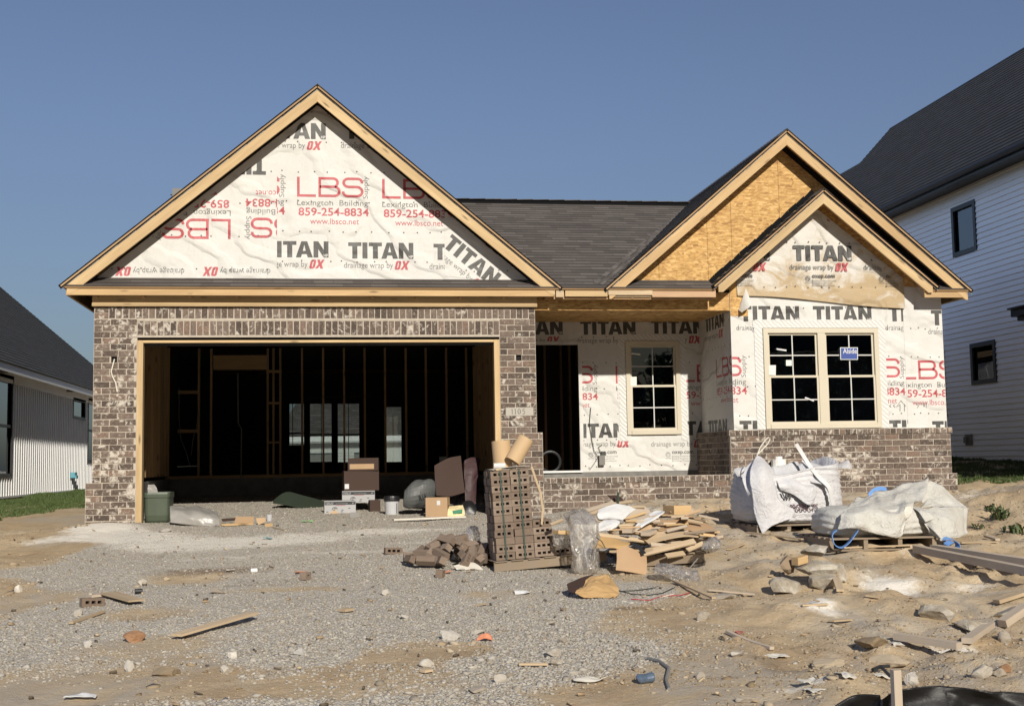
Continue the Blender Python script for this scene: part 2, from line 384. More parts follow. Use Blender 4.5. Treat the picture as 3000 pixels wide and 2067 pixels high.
t = NT('stained house wrap'); p = t.pos()
c = t.ramp(t.noise(p, 3, 5, .65), [(.3, (.54, .51, .455)), (.7, (.61, .59, .55))])
sp = t.n('SeparateXYZ', 2, None, Vector=p)
low = t.ramp(t.math('MULTIPLY', t.math('SUBTRACT', 4.95, sp), 1.25), [(0, 0), (1, 1)])
st = t.math('ADD', t.noise(t.mapp(p, (1, 1, 1.5)), 2.6, 6, .68, .9), t.math('MULTIPLY', low, .30))
c = t.mix(t.ramp(st, [(.56, 0), (.78, .9)]), c, (.38, .27, .135))
M['wrap_stain'] = t.end(c, .65, wrap_nodes(t, 1.2))
def ink(name, c):
    t = NT(name); p = t.pos()
    k = t.math('ADD', t.math('MULTIPLY', t.noise(t.mapp(p, (1, 1, .4)), 5, 4, .6), .5), .75)
    return t.end(t.n('VectorMath', 0, {'operation': 'SCALE'}, i0=tuple(c), Scale=k), .55, wrap_nodes(t))
M['ink_black'] = ink('black print', (.060, .058, .053)); M['ink_red'] = ink('red print', (.42, .075, .085)); M['ink_gray'] = ink('grey print', (.15, .145, .135)); M['ink_white'] = ink('white print', (.60, .585, .55))
WR = [M['wrap'], M['ink_black'], M['ink_red'], M['ink_gray'], M['ink_white']]
t = NT('flashing tape'); p = t.pos(); wv = t.n('TexWave', 0, {'wave_type': 'BANDS', 'bands_direction': 'DIAGONAL'}, Vector=p, Scale=9., Distortion=3.5, Detail=2.)
M['tape'] = t.end(t.mix(t.math('MULTIPLY', wv, .35), (.635, .625, .60), (.53, .515, .48)), .45, t.bump(wv, .5, .012))
# shingles: one random tone for each tab
def shingle_mat(name, a, b, c3):
    t = NT(name); uv = t.co('UV')
    br = t.t.nodes.new('ShaderNodeTexBrick'); br.offset = .37; br.offset_frequency = 2; br.squash = 1.4; br.squash_frequency = 3
    t.set(br.inputs['Vector'], uv); br.inputs['Scale'].default_value = 1; br.inputs['Brick Width'].default_value = .27; br.inputs['Row Height'].default_value = .141
    br.inputs['Mortar Size'].default_value = .0035; br.inputs['Color1'].default_value = (0, 0, 0, 1); br.inputs['Color2'].default_value = (1, 1, 1, 1); br.inputs['Mortar'].default_value = (.5, .5, .5, 1); br.inputs['Bias'].default_value = 0
    f = t.n('SeparateColor', 0, None, Color=br.outputs[0])
    c = t.ramp(f, [(0, a), (.5, b), (1, c3)])
    c = t.mix(t.math('MULTIPLY', br.outputs[1], .6), c, tuple(x * .45 for x in a))
    vv = t.n('SeparateXYZ', 1, None, Vector=uv); fr = t.math('FRACT', t.math('DIVIDE', vv, .141))
    c = t.mix(t.ramp(fr, [(.70, 0), (.90, .62)]), c, tuple(x * .30 for x in a))
    g = t.noise(t.co(), 160, 3, .8); c = t.mix(t.ramp(g, [(.35, .35), (.6, 0)]), c, tuple(x * .5 for x in a))
    c = t.mix(t.ramp(t.noise(t.co(), 1.3, 4, .6), [(.4, 0), (.8, .3)]), c, tuple(x * 1.5 for x in b))
    return t.end(c, .95, t.bump(t.noise(t.co(), 220, 2, .8), .5, .004))
M['shingle'] = shingle_mat('weathered wood shingle', (.070, .059, .052), (.096, .083, .074), (.140, .122, .109))
M['shingle_black'] = shingle_mat('charcoal shingle', (.020, .021, .023), (.027, .028, .031), (.037, .039, .042))
M['flash'] = plain('black flashing', (.008, .008, .009), .95, .2, 8, .2, 20, Specular_IOR_Level=.1)
M['drip'] = plain('white drip edge', (.72, .71, .68), .35, .05, 5)
def siding_mat(name, c, rough=.5): return plain(name, c, rough, .05, 1.2, .12, 30, .06)
M['siding'] = siding_mat('white lap siding', (.82, .80, .765))
M['batten'] = siding_mat('white board and batten', (.66, .655, .64))
M['black_trim'] = plain('black trim', (.010, .0105, .011), .45, .2, 4, .1, 30)
M['white_trim'] = plain('white trim', (.70, .69, .67), .5, .06, 3)
M['vinyl_tan'] = plain('almond vinyl', (.54, .485, .375), .4, .05, 3, .05, 30)
M['vinyl_white'] = plain('white grille bar', (.54, .53, .50), .4, .05, 3)
t = NT('window glass')
fr = t.n('Fresnel', 0, None, IOR=1.55); gl = t.n('BsdfGlossy', 0, None, Color=(.95, .97, 1), Roughness=.012, Normal=t.bump(t.noise(t.co(), 1.6, 2, .5), .02, .05)); tr = t.n('BsdfTransparent', 0, None, Color=(.55, .60, .60))
t.t.links.new(t.n('MixShader', 0, None, i0=t.math('MULTIPLY', fr, 1.7, 0, True), i1=tr, i2=gl), t.out.inputs[0]); M['glass'] = t.mat
t = NT('concrete block'); v = t.co(); n = t.noise(v, 5, 6, .7)
M['block'] = t.end(t.ramp(n, [(.3, (.13, .125, .115)), (.7, (.235, .225, .21))]), .95, t.bump(t.noise(v, 60, 4, .7), .5, .006))
t = NT('broken concrete'); v = t.co(); n = t.noise(v, 7, 6, .75)
M['concrete'] = t.end(t.mix(t.ramp(t.noise(v, 2.6, 5, .7), [(.45, 0), (.62, .8)]), t.ramp(n, [(.3, (.26, .215, .155)), (.7, (.44, .385, .30))]), (.58, .545, .48)), .95, t.bump(t.noise(v, 26, 6, .75), .9, .02))
t = NT('stone'); v = t.co(); r = t.attr('rnd')
c = t.ramp(r, [(0, (.27, .215, .15)), (.3, (.37, .33, .275)), (.6, (.47, .425, .355)), (.85, (.40, .385, .36)), (1, (.60, .55, .47))])
M['stone'] = t.end(t.mix(t.ramp(t.noise(v, 24, 4, .7), [(.4, 0), (.75, .45)]), c, (.22, .175, .12)), .95, t.bump(t.noise(v, 55, 4, .7), .5, .006))
M['clay'] = plain('clay rock', (.30, .165, .088), .95, .25, 8, .6, 40)
def cardboard(name, c): return plain(name, c, .8, .10, 5, .10, 30, .10)
M['card'] = cardboard('cardboard', (.40, .262, .148)); M['card_pale'] = cardboard('pale cardboard', (.47, .325, .19)); M['kraft'] = cardboard('kraft paper', (.42, .265, .115)); M['card_dark'] = cardboard('brown box', (.045, .023, .015))  # brown box tone darkened to imitate shade on the garage cartons
M['tubecard'] = plain('tube card', (.50, .345, .19), .7, .06, 3, .05, 20)
M['paper'] = plain('white paper', (.58, .575, .565), .6, .06, 6, .2, 18)
M['paper_dirty'] = plain('grubby paper', (.60, .56, .48), .7, .15, 7, .3, 18)
def cloth(name, c, rough, dirt, st):
    t = NT(name); v = t.co(); cr = t.math('ABSOLUTE', t.math('SUBTRACT', t.noise(v, 5, 5, .62, 1.6), .5)); c2 = t.math('ABSOLUTE', t.math('SUBTRACT', t.noise(t.mapp(v, (1, 1, 2.2), (4, 1, 2)), 11, 4, .6, .8), .5))
    col = t.mix(t.ramp(t.noise(v, 3.2, 6, .72), [(.45, 0), (.8, st)]), c, dirt)
    return t.end(col, rough, t.bump(t.math('ADD', cr, t.math('MULTIPLY', c2, .35)), .8, .05))
M['poly'] = cloth('woven bag cloth', (.57, .565, .575), .5, (.46, .41, .36), .45); M['poly2'] = cloth('dusty woven bag cloth', (.52, .505, .46), .6, (.36, .31, .235), .6)
M['strap'] = plain('white strap', (.58, .57, .555), .55, .05, 12, .2, 60)
M['blue'] = plain('blue webbing', (.13, .27, .56), .6, .14, 10, .3, 80)
M['band'] = plain('green strapping band', (.035, .06, .045), .4, .1, 5)
M['black'] = plain('black plastic', (.016, .016, .017), .4, .2, 5, .15, 20)
M['bin_green'] = plain('dark green plastic', (.065, .083, .055), .45, .16, 5, .1, 14)
M['tarp'] = plain('grey plastic sheeting', (.30, .285, .26), .35, .12, 6, .4, 14)
M['board_green'] = plain('dark green sheet', (.022, .034, .02), .8, .2, 4)  # green lowered to stand in for shade inside the garage
M['pink'] = plain('pink insulation wrap', (.045, .019, .020), .6, .15, 5, .4, 12)  # pink taken nearly to black in place of garage shade
M['yellow'] = plain('yellow insulation', (.72, .60, .34), .9, .12, 14, .8, 30)
M['label_green'] = plain('green label', (.03, .19, .10), .5, .1, 6)
M['box_white'] = plain('printed white box', (.36, .355, .355), .6, .05, 5); M['box_black'] = plain('black box print', (.015, .015, .016), .5); M['box_red'] = plain('red box print', (.35, .04, .05), .5)  # box white greyed so the garage cartons look shaded
M['bucket'] = plain('white pail plastic', (.46, .46, .47), .35, .06, 5)  # pail white lowered to give it a shaded look
M['cable'] = plain('white cable', (.66, .62, .52), .5, .06, 8)
M['wire'] = plain('dark wire', (.03, .035, .03), .5); M['wire_red'] = plain('red wire', (.40, .05, .06), .5)
M['grayplastic'] = plain('grey plastic', (.19, .18, .165), .75, .1, 6)
M['steel'] = plain('dark steel', (.05, .05, .052), .4, .2, 6, .1, 30, Metallic=.6)
M['plate'] = plain('cast number stone', (.40, .37, .315), .85, .08, 20, .3, 60)
M['orange'] = plain('orange plastic', (.55, .22, .12), .7, .25, 10); M['blue_can'] = plain('blue printed can', (.11, .15, .21), .3, .5, 22, .1, 30, Metallic=.3)
M['lime'] = plain('lime green plastic', (.20, .60, .16), .5, .1, 10); M['sky_sticker'] = plain('blue sticker', (.025, .06, .26), .5, .05, 5)
M['pvc'] = plain('white pvc', (.74, .735, .70), .4, .05, 5)
M['teal'] = plain('teal sticker', (.10, .30, .36), .4, .1, 5)
M['screen'] = plain('window sticker', (.66, .68, .62), .6, .05, 5)
# clear film: mostly see-through, with bright crinkles
t = NT('clear film'); v = t.co()
rdg = t.math('ABSOLUTE', t.math('SUBTRACT', t.noise(t.mapp(v, (1, 1, .55)), 7, 4, .6, 1.1), .5))
nb = t.bump(t.math('ADD', rdg, t.math('MULTIPLY', t.noise(v, 26, 3, .6), .12)), .9, .06)
df = t.n('BsdfTranslucent', 0, None, Color=(.85, .83, .80), Normal=nb); d2 = t.n('BsdfDiffuse', 0, None, Color=(.62, .585, .54), Normal=nb)
gl = t.n('BsdfGlossy', 0, None, Color=(1, .95, .88), Roughness=.07, Normal=nb); tr = t.n('BsdfTransparent', 0, None, Color=(.95, .94, .92))
a = t.n('MixShader', 0, None, i0=t.ramp(rdg, [(.0, .72), (.09, .13)]), i1=tr, i2=t.n('MixShader', 0, None, i0=.6, i1=df, i2=d2))
t.t.links.new(t.n('MixShader', 0, None, i0=t.math('ADD', t.math('MULTIPLY', t.n('LayerWeight', 0, None, Blend=.3, Normal=nb), .30), .05, 0, True), i1=a, i2=gl), t.out.inputs[0]); M['film'] = t.mat
# silt fence: black woven sheet
t = NT('black woven sheet'); v = t.co()
wv = t.n('TexWave', 0, {'wave_type': 'BANDS', 'bands_direction': 'Z'}, Vector=v, Scale=55., Distortion=1.2, Detail=2.)
M['silt'] = t.end((.012, .012, .013), .38, t.bump(t.math('ADD', t.math('MULTIPLY', wv, .25), t.noise(v, 7, 4, .6)), .55, .02))
# ground: clay, crushed stone, white dust and damp patches, mixed by painted-in masks for what lies where
t = NT('site ground'); v = t.pos(); ga = t.attr('mask', 0); sc = t.n('SeparateColor', 0, None, Color=ga); sg = t.n('SeparateColor', 1, None, Color=ga); sb = t.n('SeparateColor', 2, None, Color=ga)
n1 = t.noise(v, 1.1, 5, .62); n2 = t.noise(v, 6, 6, .7); n3 = t.noise(v, 34, 5, .75)
cl = t.ramp(n1, [(.3, (.36, .25, .14)), (.5, (.48, .365, .225)), (.72, (.56, .455, .31))])
cl = t.mix(t.ramp(n2, [(.42, 0), (.72, .6)]), cl, (.33, .235, .135))
cl = t.mix(t.ramp(n3, [(.52, 0), (.75, .6)]), cl, (.58, .49, .36))
vo = t.vor(v, 46, 1); vd = t.vor(v, 46, 0); vf = t.n('SeparateColor', 0, None, Color=vo)
gr = t.ramp(vf, [(0, (.40, .36, .30)), (.4, (.51, .475, .415)), (.7, (.55, .52, .465)), (1, (.64, .60, .53))])
gr = t.mix(t.ramp(vd, [(.32, 0), (.62, .5)]), gr, (.32, .27, .205))
gr = t.mix(t.ramp(n3, [(.45, 0), (.75, .5)]), gr, (.42, .375, .305))
f = t.math('ADD', sc, t.math('MULTIPLY', t.math('SUBTRACT', n2, .5), .9), 0, True)
mud = t.ramp(t.noise(t.mapp(v, (1, .7, 1), (3, 8, 0)), .8, 5, .65, .8), [(.50, 0), (.62, .75)])
cl = t.mix(mud, cl, t.ramp(n2, [(.3, (.34, .29, .225)), (.7, (.46, .41, .335))]))
c = t.mix(t.ramp(f, [(.35, 0), (.62, 1)]), cl, gr)
fw = t.math('ADD', sg, t.math('MULTIPLY', t.math('SUBTRACT', t.noise(v, 9, 6, .75), .5), 1.1), 0, True)
c = t.mix(t.ramp(fw, [(.34, 0), (.68, .95)]), c, (.76, .71, .62))
fd = t.math('ADD', sb, t.math('MULTIPLY', t.math('SUBTRACT', n2, .5), .9), 0, True)
c = t.mix(t.ramp(fd, [(.35, 0), (.75, .8)]), c, (.16, .105, .06))
h = t.math('ADD', t.math('ADD', t.math('MULTIPLY', n2, .5), t.math('MULTIPLY', n3, .35)), t.math('MULTIPLY', t.math('SUBTRACT', 1., vd), t.math('MULTIPLY', sc, .45)))
M['ground'] = t.end(c, .96, t.bump(h, .9, .048))
t = NT('gravel stone'); v = t.co(); r = t.attr('rnd')
c = t.ramp(r, [(0, (.21, .175, .13)), (.2, (.30, .26, .205)), (.5, (.36, .325, .27)), (.8, (.385, .358, .315)), (.95, (.42, .385, .33)), (1, (.50, .455, .385))])
c = t.mix(t.ramp(t.noise(v, 60, 3, .7), [(.45, 0), (.8, .4)]), c, (.22, .18, .13))
M['gravel'] = t.end(c, .95)
t = NT('lawn'); v = t.pos(); r = t.attr('rnd')
M['grass'] = t.end(t.mix(t.noise(v, 2.5, 4, .6), t.ramp(r, [(0, (.028, .060, .011)), (.6, (.052, .095, .018)), (1, (.105, .125, .035))]), (.06, .085, .022)), .7)
t = NT('leaf'); r = t.attr('rnd'); M['leaf'] = t.end(t.ramp(r, [(0, (.035, .055, .016)), (1, (.08, .105, .035))]), .7)
M['bark'] = plain('bark', (.10, .075, .05), .95, .3, 8, .8, 14)
M['asphalt'] = plain('asphalt', (.05, .05, .05), .9, .2, 3); M['turf'] = plain('turf', (.04, .065, .02), .9, .3, 2)

# ------------------------------------------------------------------ lettering (flat outlines, one em high)
_tc = {}
def font_poly(s, off=0.):
    if (s, off) in _tc: return _tc[(s, off)]
    c = bpy.data.curves.new('t', 'FONT'); c.body = s; c.size = 1; c.offset = off; c.resolution_u = 3
    o = bpy.data.objects.new('t', c); COL.objects.link(o); bpy.context.view_layer.update()
    me = bpy.data.meshes.new_from_object(o.evaluated_get(bpy.context.evaluated_depsgraph_get()))
    v = [(a.co.x, a.co.y) for a in me.vertices]; f = [tuple(p.vertices) for p in me.polygons]
    bpy.data.objects.remove(o); bpy.data.meshes.remove(me); bpy.data.curves.remove(c)
    x0 = min(a[0] for a in v); v = [(a[0] - x0, a[1]) for a in v]
    _tc[(s, off)] = (v, f); return v, f
def strip(pts, th):
    """thick pen line along 2-D points, mitred"""
    p = [np.array(q, float) for q in pts]; L = []; Rr = []
    for i, q in enumerate(p):
        a = p[i] - p[i - 1] if i else p[1] - p[0]; b = p[i + 1] - p[i] if i < len(p) - 1 else a
        a = a / np.linalg.norm(a); b = b / np.linalg.norm(b); t = a + b; t /= np.linalg.norm(t) + 1e-9; n = np.array([-t[1], t[0]])
        k = th / 2 / max(.35, n.dot([-a[1], a[0]])); L.append(q + n * k); Rr.append(q - n * k)
    v = [tuple(x) for x in L + Rr]; n = len(p); return v, [(i, i + n, i + n + 1, i + 1)[::1] for i in range(n - 1)]
def a2(cx, cy, rx, ry, d0, d1, n=7): return [(cx + rx * math.cos(rad(d0 + (d1 - d0) * i / n)), cy + ry * math.sin(rad(d0 + (d1 - d0) * i / n))) for i in range(n + 1)]
def quadset(*polys):
    v = []; f = []
    for q in polys: f.append(tuple(range(len(v), len(v) + len(q)))); v += q
    return v, f
_A = ([(0, 0), (.30, 0), (.365, .2), (.415, .4), (.5, .8), (.5, 1), (.33, 1)], [(.5, 1), (.5, .8), (.585, .4), (.635, .2), (.70, 0), (1, 0), (.67, 1)], [(.365, .2), (.635, .2), (.585, .4), (.415, .4)])
_N = ([(0, 0), (.28, 0), (.28, 1), (0, 1)], [(.28, .52), (.60, 0), (.60, .48), (.28, 1)], [(.60, 0), (.88, 0), (.88, 1), (.60, 1)])
_T2 = ([(0, .77), (.24, .77), (.54, .77), (.78, .77), (.78, 1), (0, 1)], [(.24, 0), (.54, 0), (.54, .77), (.24, .77)])
_I = ([(0, 0), (.3, 0), (.3, 1), (0, 1)],)
def word_titan():
    P_ = []; x = 0
    for L, wd in ((_T2, .84), (_I, .38), (_T2, .74), (_A, 1.04), (_N, .88)):
        P_ += [[(a + x, b) for a, b in q] for q in L]; x += wd
    return [quadset(*P_)]
def word_ox():
    sh = lambda q: [(a + .22 * b, b) for a, b in q]
    o = [(.10, 0), (.46, 0), (.58, .14), (.58, .86), (.46, 1), (.10, 1), (0, .86), (0, .14)]
    i = [(.26, .2), (.32, .2), (.34, .24), (.34, .76), (.32, .8), (.26, .8), (.24, .76), (.24, .24)]
    P_ = [sh([o[k], o[(k + 1) % 8], i[(k + 1) % 8], i[k]]) for k in range(8)]
    X = [(0, 0), (.28, 0), (.42, .30), (.56, 0), (.84, 0), (.60, .5), (.80, 1), (.54, 1), (.43, .70), (.30, 1), (.02, 1), (.26, .5)]
    P_.append([(a + .62, b) for a, b in sh(X)]); return [quadset(*P_)]
def word_lbs():
    t = .125; out = [strip([(.06, 1), (.06, .06), (.88, .06)], t)]
    x = 1.0
    out.append(strip([(x + .06, .52), (x + .70, .52)] + a2(x + .70, .73, .20, .21, -90, 90)[1:] + [(x + .06, .94), (x + .06, .06), (x + .76, .06)] + a2(x + .76, .29, .22, .225, -90, 88)[1:], t))
    x = 2.12
    out.append(strip(a2(x + .74, .73, .19, .21, -5, 90) + [(x + .28, .94)] + a2(x + .28, .735, .22, .205, 90, 270)[1:] + [(x + .70, .525)] + a2(x + .70, .29, .24, .23, 90, -90)[1:] + [(x + .28, .06)] + a2(x + .28, .27, .24, .21, -90, -185)[1:], t))
    return out
WORDS = {'titan': (word_titan(), 3.88), 'ox': (word_ox(), 1.68), 'lbs': (word_lbs(), 3.06)}
class Frame:
    """a flat wall face: origin, direction of writing, up, outward normal"""
    def __init__(s, o, u, n, up=(0, 0, 1)): s.o = np.array(o, float); s.u = np.array(u, float); s.n = np.array(n, float); s.up = np.array(up, float)
    def at(s, a, b, d=0.): return s.o + s.u * a + s.up * b + s.n * d
def put(mb, fr, polys, a, b, wx, hy, m, d=.003, rot=0.):
    """place outlines with their lower left corner at (a, b); wx, hy scale width and height"""
    c, s = math.cos(rot), math.sin(rot)
    for k, (v, f) in enumerate(polys):
        pts = [fr.at(a + x * wx * c - y * hy * s, b + x * wx * s + y * hy * c, d + k * .0007) for x, y in v]
        good = []
        for q in f:
            p = [pts[i] for i in q]; nn = sum((np.cross(p[i], p[(i + 1) % len(p)]) for i in range(len(p))), np.zeros(3))
            good.append(q if nn.dot(fr.n) > 0 else q[::-1])
        mb.add(pts, good, m, .5)
def put_text(mb, fr, s, a, b, width, hy, m, off=0., d=.003, rot=0.):
    v, f = font_poly(s, off); w0 = max(x for x, y in v); put(mb, fr, [(v, f)], a, b, width / w0, hy, m, d, rot)
def put_word(mb, fr, wd, a, b, width, h, m, d=.003, rot=0.): p, w0 = WORDS[wd]; put(mb, fr, p, a, b, width / w0, h, m, d, rot)
def unit(mb, fr, a, b, parts='TDL', s=.00596, rot=0., d=.003):
    """one repeat of the wrap's printing; (a, b) is the lower left of the heavy word"""
    c, q = math.cos(rot), math.sin(rot)
    def at(x, y): return a + (x * c - y * q) * s, b + (x * q + y * c) * s
    if 'T' in parts:
        put_word(mb, fr, 'titan', *at(0, 0), 152 * s, 38 * s, 1, d, rot); put_text(mb, fr, 'HP', *at(141, 1.5), 10 * s, 9.5 * s, 4, .02, d + .0015, rot)
    if 'D' in parts:
        put_text(mb, fr, 'drainage wrap by', *at(-10, -22), 114 * s, 19.5 * s, 3, 0, d, rot); put_word(mb, fr, 'ox', *at(107, -26), 37 * s, 21 * s, 2, d, rot)
    if 'L' in parts:
        put_word(mb, fr, 'lbs', *at(80, 143), 151 * s, 47 * s, 2, d, rot); put_text(mb, fr, 'Lexington  Building', *at(80, 123), 164 * s, 19 * s, 3, 0, d, rot)
        put_text(mb, fr, '859-254-8834', *at(83, 99), 163 * s, 26 * s, 2, .018, d, rot); put_text(mb, fr, 'www.lbsco.net', *at(110, 79), 113 * s, 20 * s, 2, 0, d, rot)
        put_text(mb, fr, 'Supply', *at(244, 140), 54 * s, 17 * s, 3, 0, d, rot + math.pi / 2)
    if 'O' in parts:
        put_text(mb, fr, 'oxep.com', *at(47, -42), 59 * s, 14.5 * s, 1, .02, d, rot)
        for i, (x0, wd) in enumerate(((47, 62), (47, 52), (47, 58))): put_text(mb, fr, 'Building Products Listed Number'[:24 - 3 * i], *at(x0, -51 - 6 * i), wd * s, 6 * s, 3, 0, d, rot)
        put(mb, fr, [strip(a2(36, -44, 6, 6, 0, 355, 12), 1.3), strip([(33.5, -47), (33.5, -42), (36, -40), (38.5, -42), (38.5, -47)], 1.1)], a, b, s, s, 3, d, rot)
        put_text(mb, fr, 'TESTED', *at(28, -56), 16 * s, 5 * s, 3, 0, d, rot)
def caps(mb, fr, a0, a1, b, n, d=.004, jit=.012):
    for i in range(n):
        a = a0 + (a1 - a0) * (i + .5) / n + random.uniform(-.04, .04); z = b + random.uniform(-jit, jit); r = .011
        p = [(math.cos(k * 1.0472) * r, math.sin(k * 1.0472) * r) for k in range(6)]
        put(mb, fr, [(p, [tuple(range(6))])], a, z, 1, 1, 1, d)
def clip_poly(mb, pts, n):
    """keep what lies inside a convex polygon drawn counter-clockwise as seen along -n"""
    n = np.array(n, float); c = sum(np.array(p, float) for p in pts) / len(pts); pl = []
    for i in range(len(pts)):
        a = np.array(pts[i], float); b = np.array(pts[(i + 1) % len(pts)], float); o = np.cross(b - a, n)
        if o.dot(c - a) > 0: o = -o
        pl.append((a, o))
    return mb.clip(pl)

# ------------------------------------------------------------------ brickwork, walls with openings, shingles
BC = .084
def brickwork(mb, fr, z0, z1, lims, holes=(), L=.213, c=BC, dep=.09, start=0):
    """running bond from z1 downward; lims(z) gives the wall's two ends at height z"""
    k = 0; zt = z1
    while zt > z0 + .01:
        zb = max(zt - c, z0); zm = (zt + zb) / 2; u0, u1 = lims(zm); iv = [(u0, u1)]
        for h0, h1, hz0, hz1 in holes:
            if hz0 < zm < hz1:
                nx = []
                for a, b in iv:
                    if h1 <= a or h0 >= b: nx.append((a, b))
                    else:
                        if h0 > a: nx.append((a, h0))
                        if h1 < b: nx.append((h1, b))
                iv = nx
        for a, b in iv:
            if b - a < .012: continue
            mb.ob(fr.at((a + b) / 2, zm, -dep / 2 - .004), fr.u * (b - a) / 2, fr.n * (dep / 2 - .005), fr.up * (zt - zb) / 2, 1, .5)
            x = a - (((k + start) % 2) * L / 2 if (b - a) > L * 1.2 else 0)
            while x < b - .015:
                e = min(x + L, b); s = max(x, a)
                if e - s > .03:
                    g = .0066; w2 = (e - s) / 2 - g; jx = random.uniform(-.002, .002); jz = random.uniform(-.002, .002); jn = random.uniform(-.003, .003); t = random.uniform(-.012, .012)
                    u = fr.u * math.cos(t) + fr.up * math.sin(t); up = fr.up * math.cos(t) - fr.u * math.sin(t)
                    hh = (zt - zb) / 2 - g + random.uniform(-.0015, .0010)
                    if hh > .008: mb.ob(fr.at((s + e) / 2 + jx, zm + jz, -dep / 2 + jn), u * w2, fr.n * dep / 2, up * hh, 0)
                x += L
        zt = zb; k += 1
    return mb
def soldier(mb, fr, u0, u1, z0, z1, wd=.0865, dep=.09, proud=0.):
    mb.ob(fr.at((u0 + u1) / 2, (z0 + z1) / 2, -dep / 2 - .004 + proud), fr.u * (u1 - u0) / 2, fr.n * (dep / 2 - .005), fr.up * (z1 - z0) / 2, 1, .5)
    n = max(1, round((u1 - u0) / wd)); wd = (u1 - u0) / n
    for i in range(n):
        t = random.uniform(-.02, .02); u = fr.u * math.cos(t) + fr.up * math.sin(t); up = fr.up * math.cos(t) - fr.u * math.sin(t)
        mb.ob(fr.at(u0 + (i + .5) * wd + random.uniform(-.003, .003), (z0 + z1) / 2 + random.uniform(-.002, .002), -dep / 2 + proud + random.uniform(-.003, .003)), u * (wd / 2 - .0072), fr.n * dep / 2, up * ((z1 - z0) / 2 - .0068), 0)
    return mb
def holed(mb, x0, x1, z0, z1, y0, y1, holes, m=0):
    xs = sorted({x0, x1, *[h[0] for h in holes], *[h[1] for h in holes]}); zs = sorted({z0, z1, *[h[2] for h in holes], *[h[3] for h in holes]})
    xs = [x for x in xs if x0 <= x <= x1]; zs = [z for z in zs if z0 <= z <= z1]
    for a, b in zip(xs, xs[1:]):
        for c, d in zip(zs, zs[1:]):
            if not any(h[0] < (a + b) / 2 < h[1] and h[2] < (c + d) / 2 < h[3] for h in holes): mb.box(a, b, y0, y1, c, d, m, .5)
    return mb
EXPO = .141
def shingles(mb, o, du, dv, Lu, Lv, m=0, e=EXPO, th=.013, und=1, seg=3.):
    """courses of tabs laid up a slope: o lower corner, du along the eave, dv up the slope"""
    o = np.array(o, float); du = np.array(du, float); dv = np.array(dv, float); n = np.cross(du, dv)
    if n[2] < 0: n = -n
    k = 0
    while k * e < Lv:
        v0, v1 = k * e, min((k + 1) * e + .01, Lv); a = 0.
        while a < Lu - 1e-6:
            b = min(a + seg * random.uniform(.8, 1.2), Lu)
            if Lu - b < .5: b = Lu
            j = random.uniform(-.004, .004)
            q = [o + du * a + dv * (v0 + j) + n * th, o + du * b + dv * (v0 + j) + n * th, o + du * b + dv * v1 + n * .002, o + du * a + dv * v1 + n * .002, o + du * a + dv * (v0 + j) - n * .001, o + du * b + dv * (v0 + j) - n * .001]
            F = [(0, 1, 2, 3), (4, 5, 1, 0)]
            if np.dot(np.cross(q[1] - q[0], q[3] - q[0]), n) < 0: F = [f[::-1] for f in F]
            mb.add(q, F, m, None, [[(a, k * .141 + .002) if i in (0, 4) else (b, k * .141 + .002) if i in (1, 5) else (b, k * .141 + .139) if i == 2 else (a, k * .141 + .139) for i in f] for f in F]); a = b
        k += 1
    # deck below
    d = .02
    mb.ob(o + du * Lu / 2 + dv * Lv / 2 - n * (d / 2 + .003), du * Lu / 2, dv * Lv / 2, n * d / 2, und, .5)
    return mb

# ================================================================== the house being built
YW, YB, YF, YP = 17.1, 17.0, 16.81, 18.65
K = 3000 / 2317                                                  # I read positions off a 2317 px wide print
FX = Frame((0, YB, 0), (1, 0, 0), (0, -1, 0))
house = empty('unfinished_house', (2.9, 17, 1.05), 'unfinished single-storey house in printed white wrap and brown brick with an empty garage opening', 'house')
BM = [M['brick'], M['mortar'], M['plate'], M['ink_black'], M['core']]
# garage front
def lims(z): return (-3.205 if z < 1.585 else -3.122, 2.94 if z < 2.2 else 2.862)
b = MB()
plate = (P(1482, 1205, YB)[0], P(1562, 1205, YB)[0], 2.205 + .333, 2.205 + .45)
pz = P(1520, 1205, YB)[2]; plate = (plate[0], plate[1], pz - .058, pz + .058)
v1 = P(334, 1050, YB); v2 = P(1520, 1045, YB)
holes = [(-2.56, 2.352, 0, 3.56), (-2.93, 2.77, 3.80, 4.3), (-2.56, 2.352, 3.55, 3.80), plate, (v1[0] - .04, v1[0] + .04, v1[2] - .02, v1[2] + .05), (v2[0] - .04, v2[0] + .04, v2[2] - .02, v2[2] + .05)]
brickwork(b, FX, .80, 3.975, lims, holes)
soldier(b, FX, -2.93, 2.77, 3.815, 3.975); soldier(b, FX, -2.56, 2.352, 3.585, 3.782)
b.box(-2.93, 2.77, YB + .006, YB + .09, 3.782, 3.815, 1); b.box(-2.56, 2.352, YB - .002, YB + .09, 3.556, 3.585, 1)
for q in (v1, v2): b.box(q[0] - .07, q[0] + .07, YB + .05, YB + .09, q[2] - .05, q[2] + .08, 4)
gw = b.build('brick_wall', BM, house)
b = MB(); b.box(plate[0], plate[1], YB - .006, YB + .08, plate[2], plate[3], 0)
fr = Frame((0, YB - .006, 0), (1, 0, 0), (0, -1, 0)); x = plate[0] + .075; hz = .072
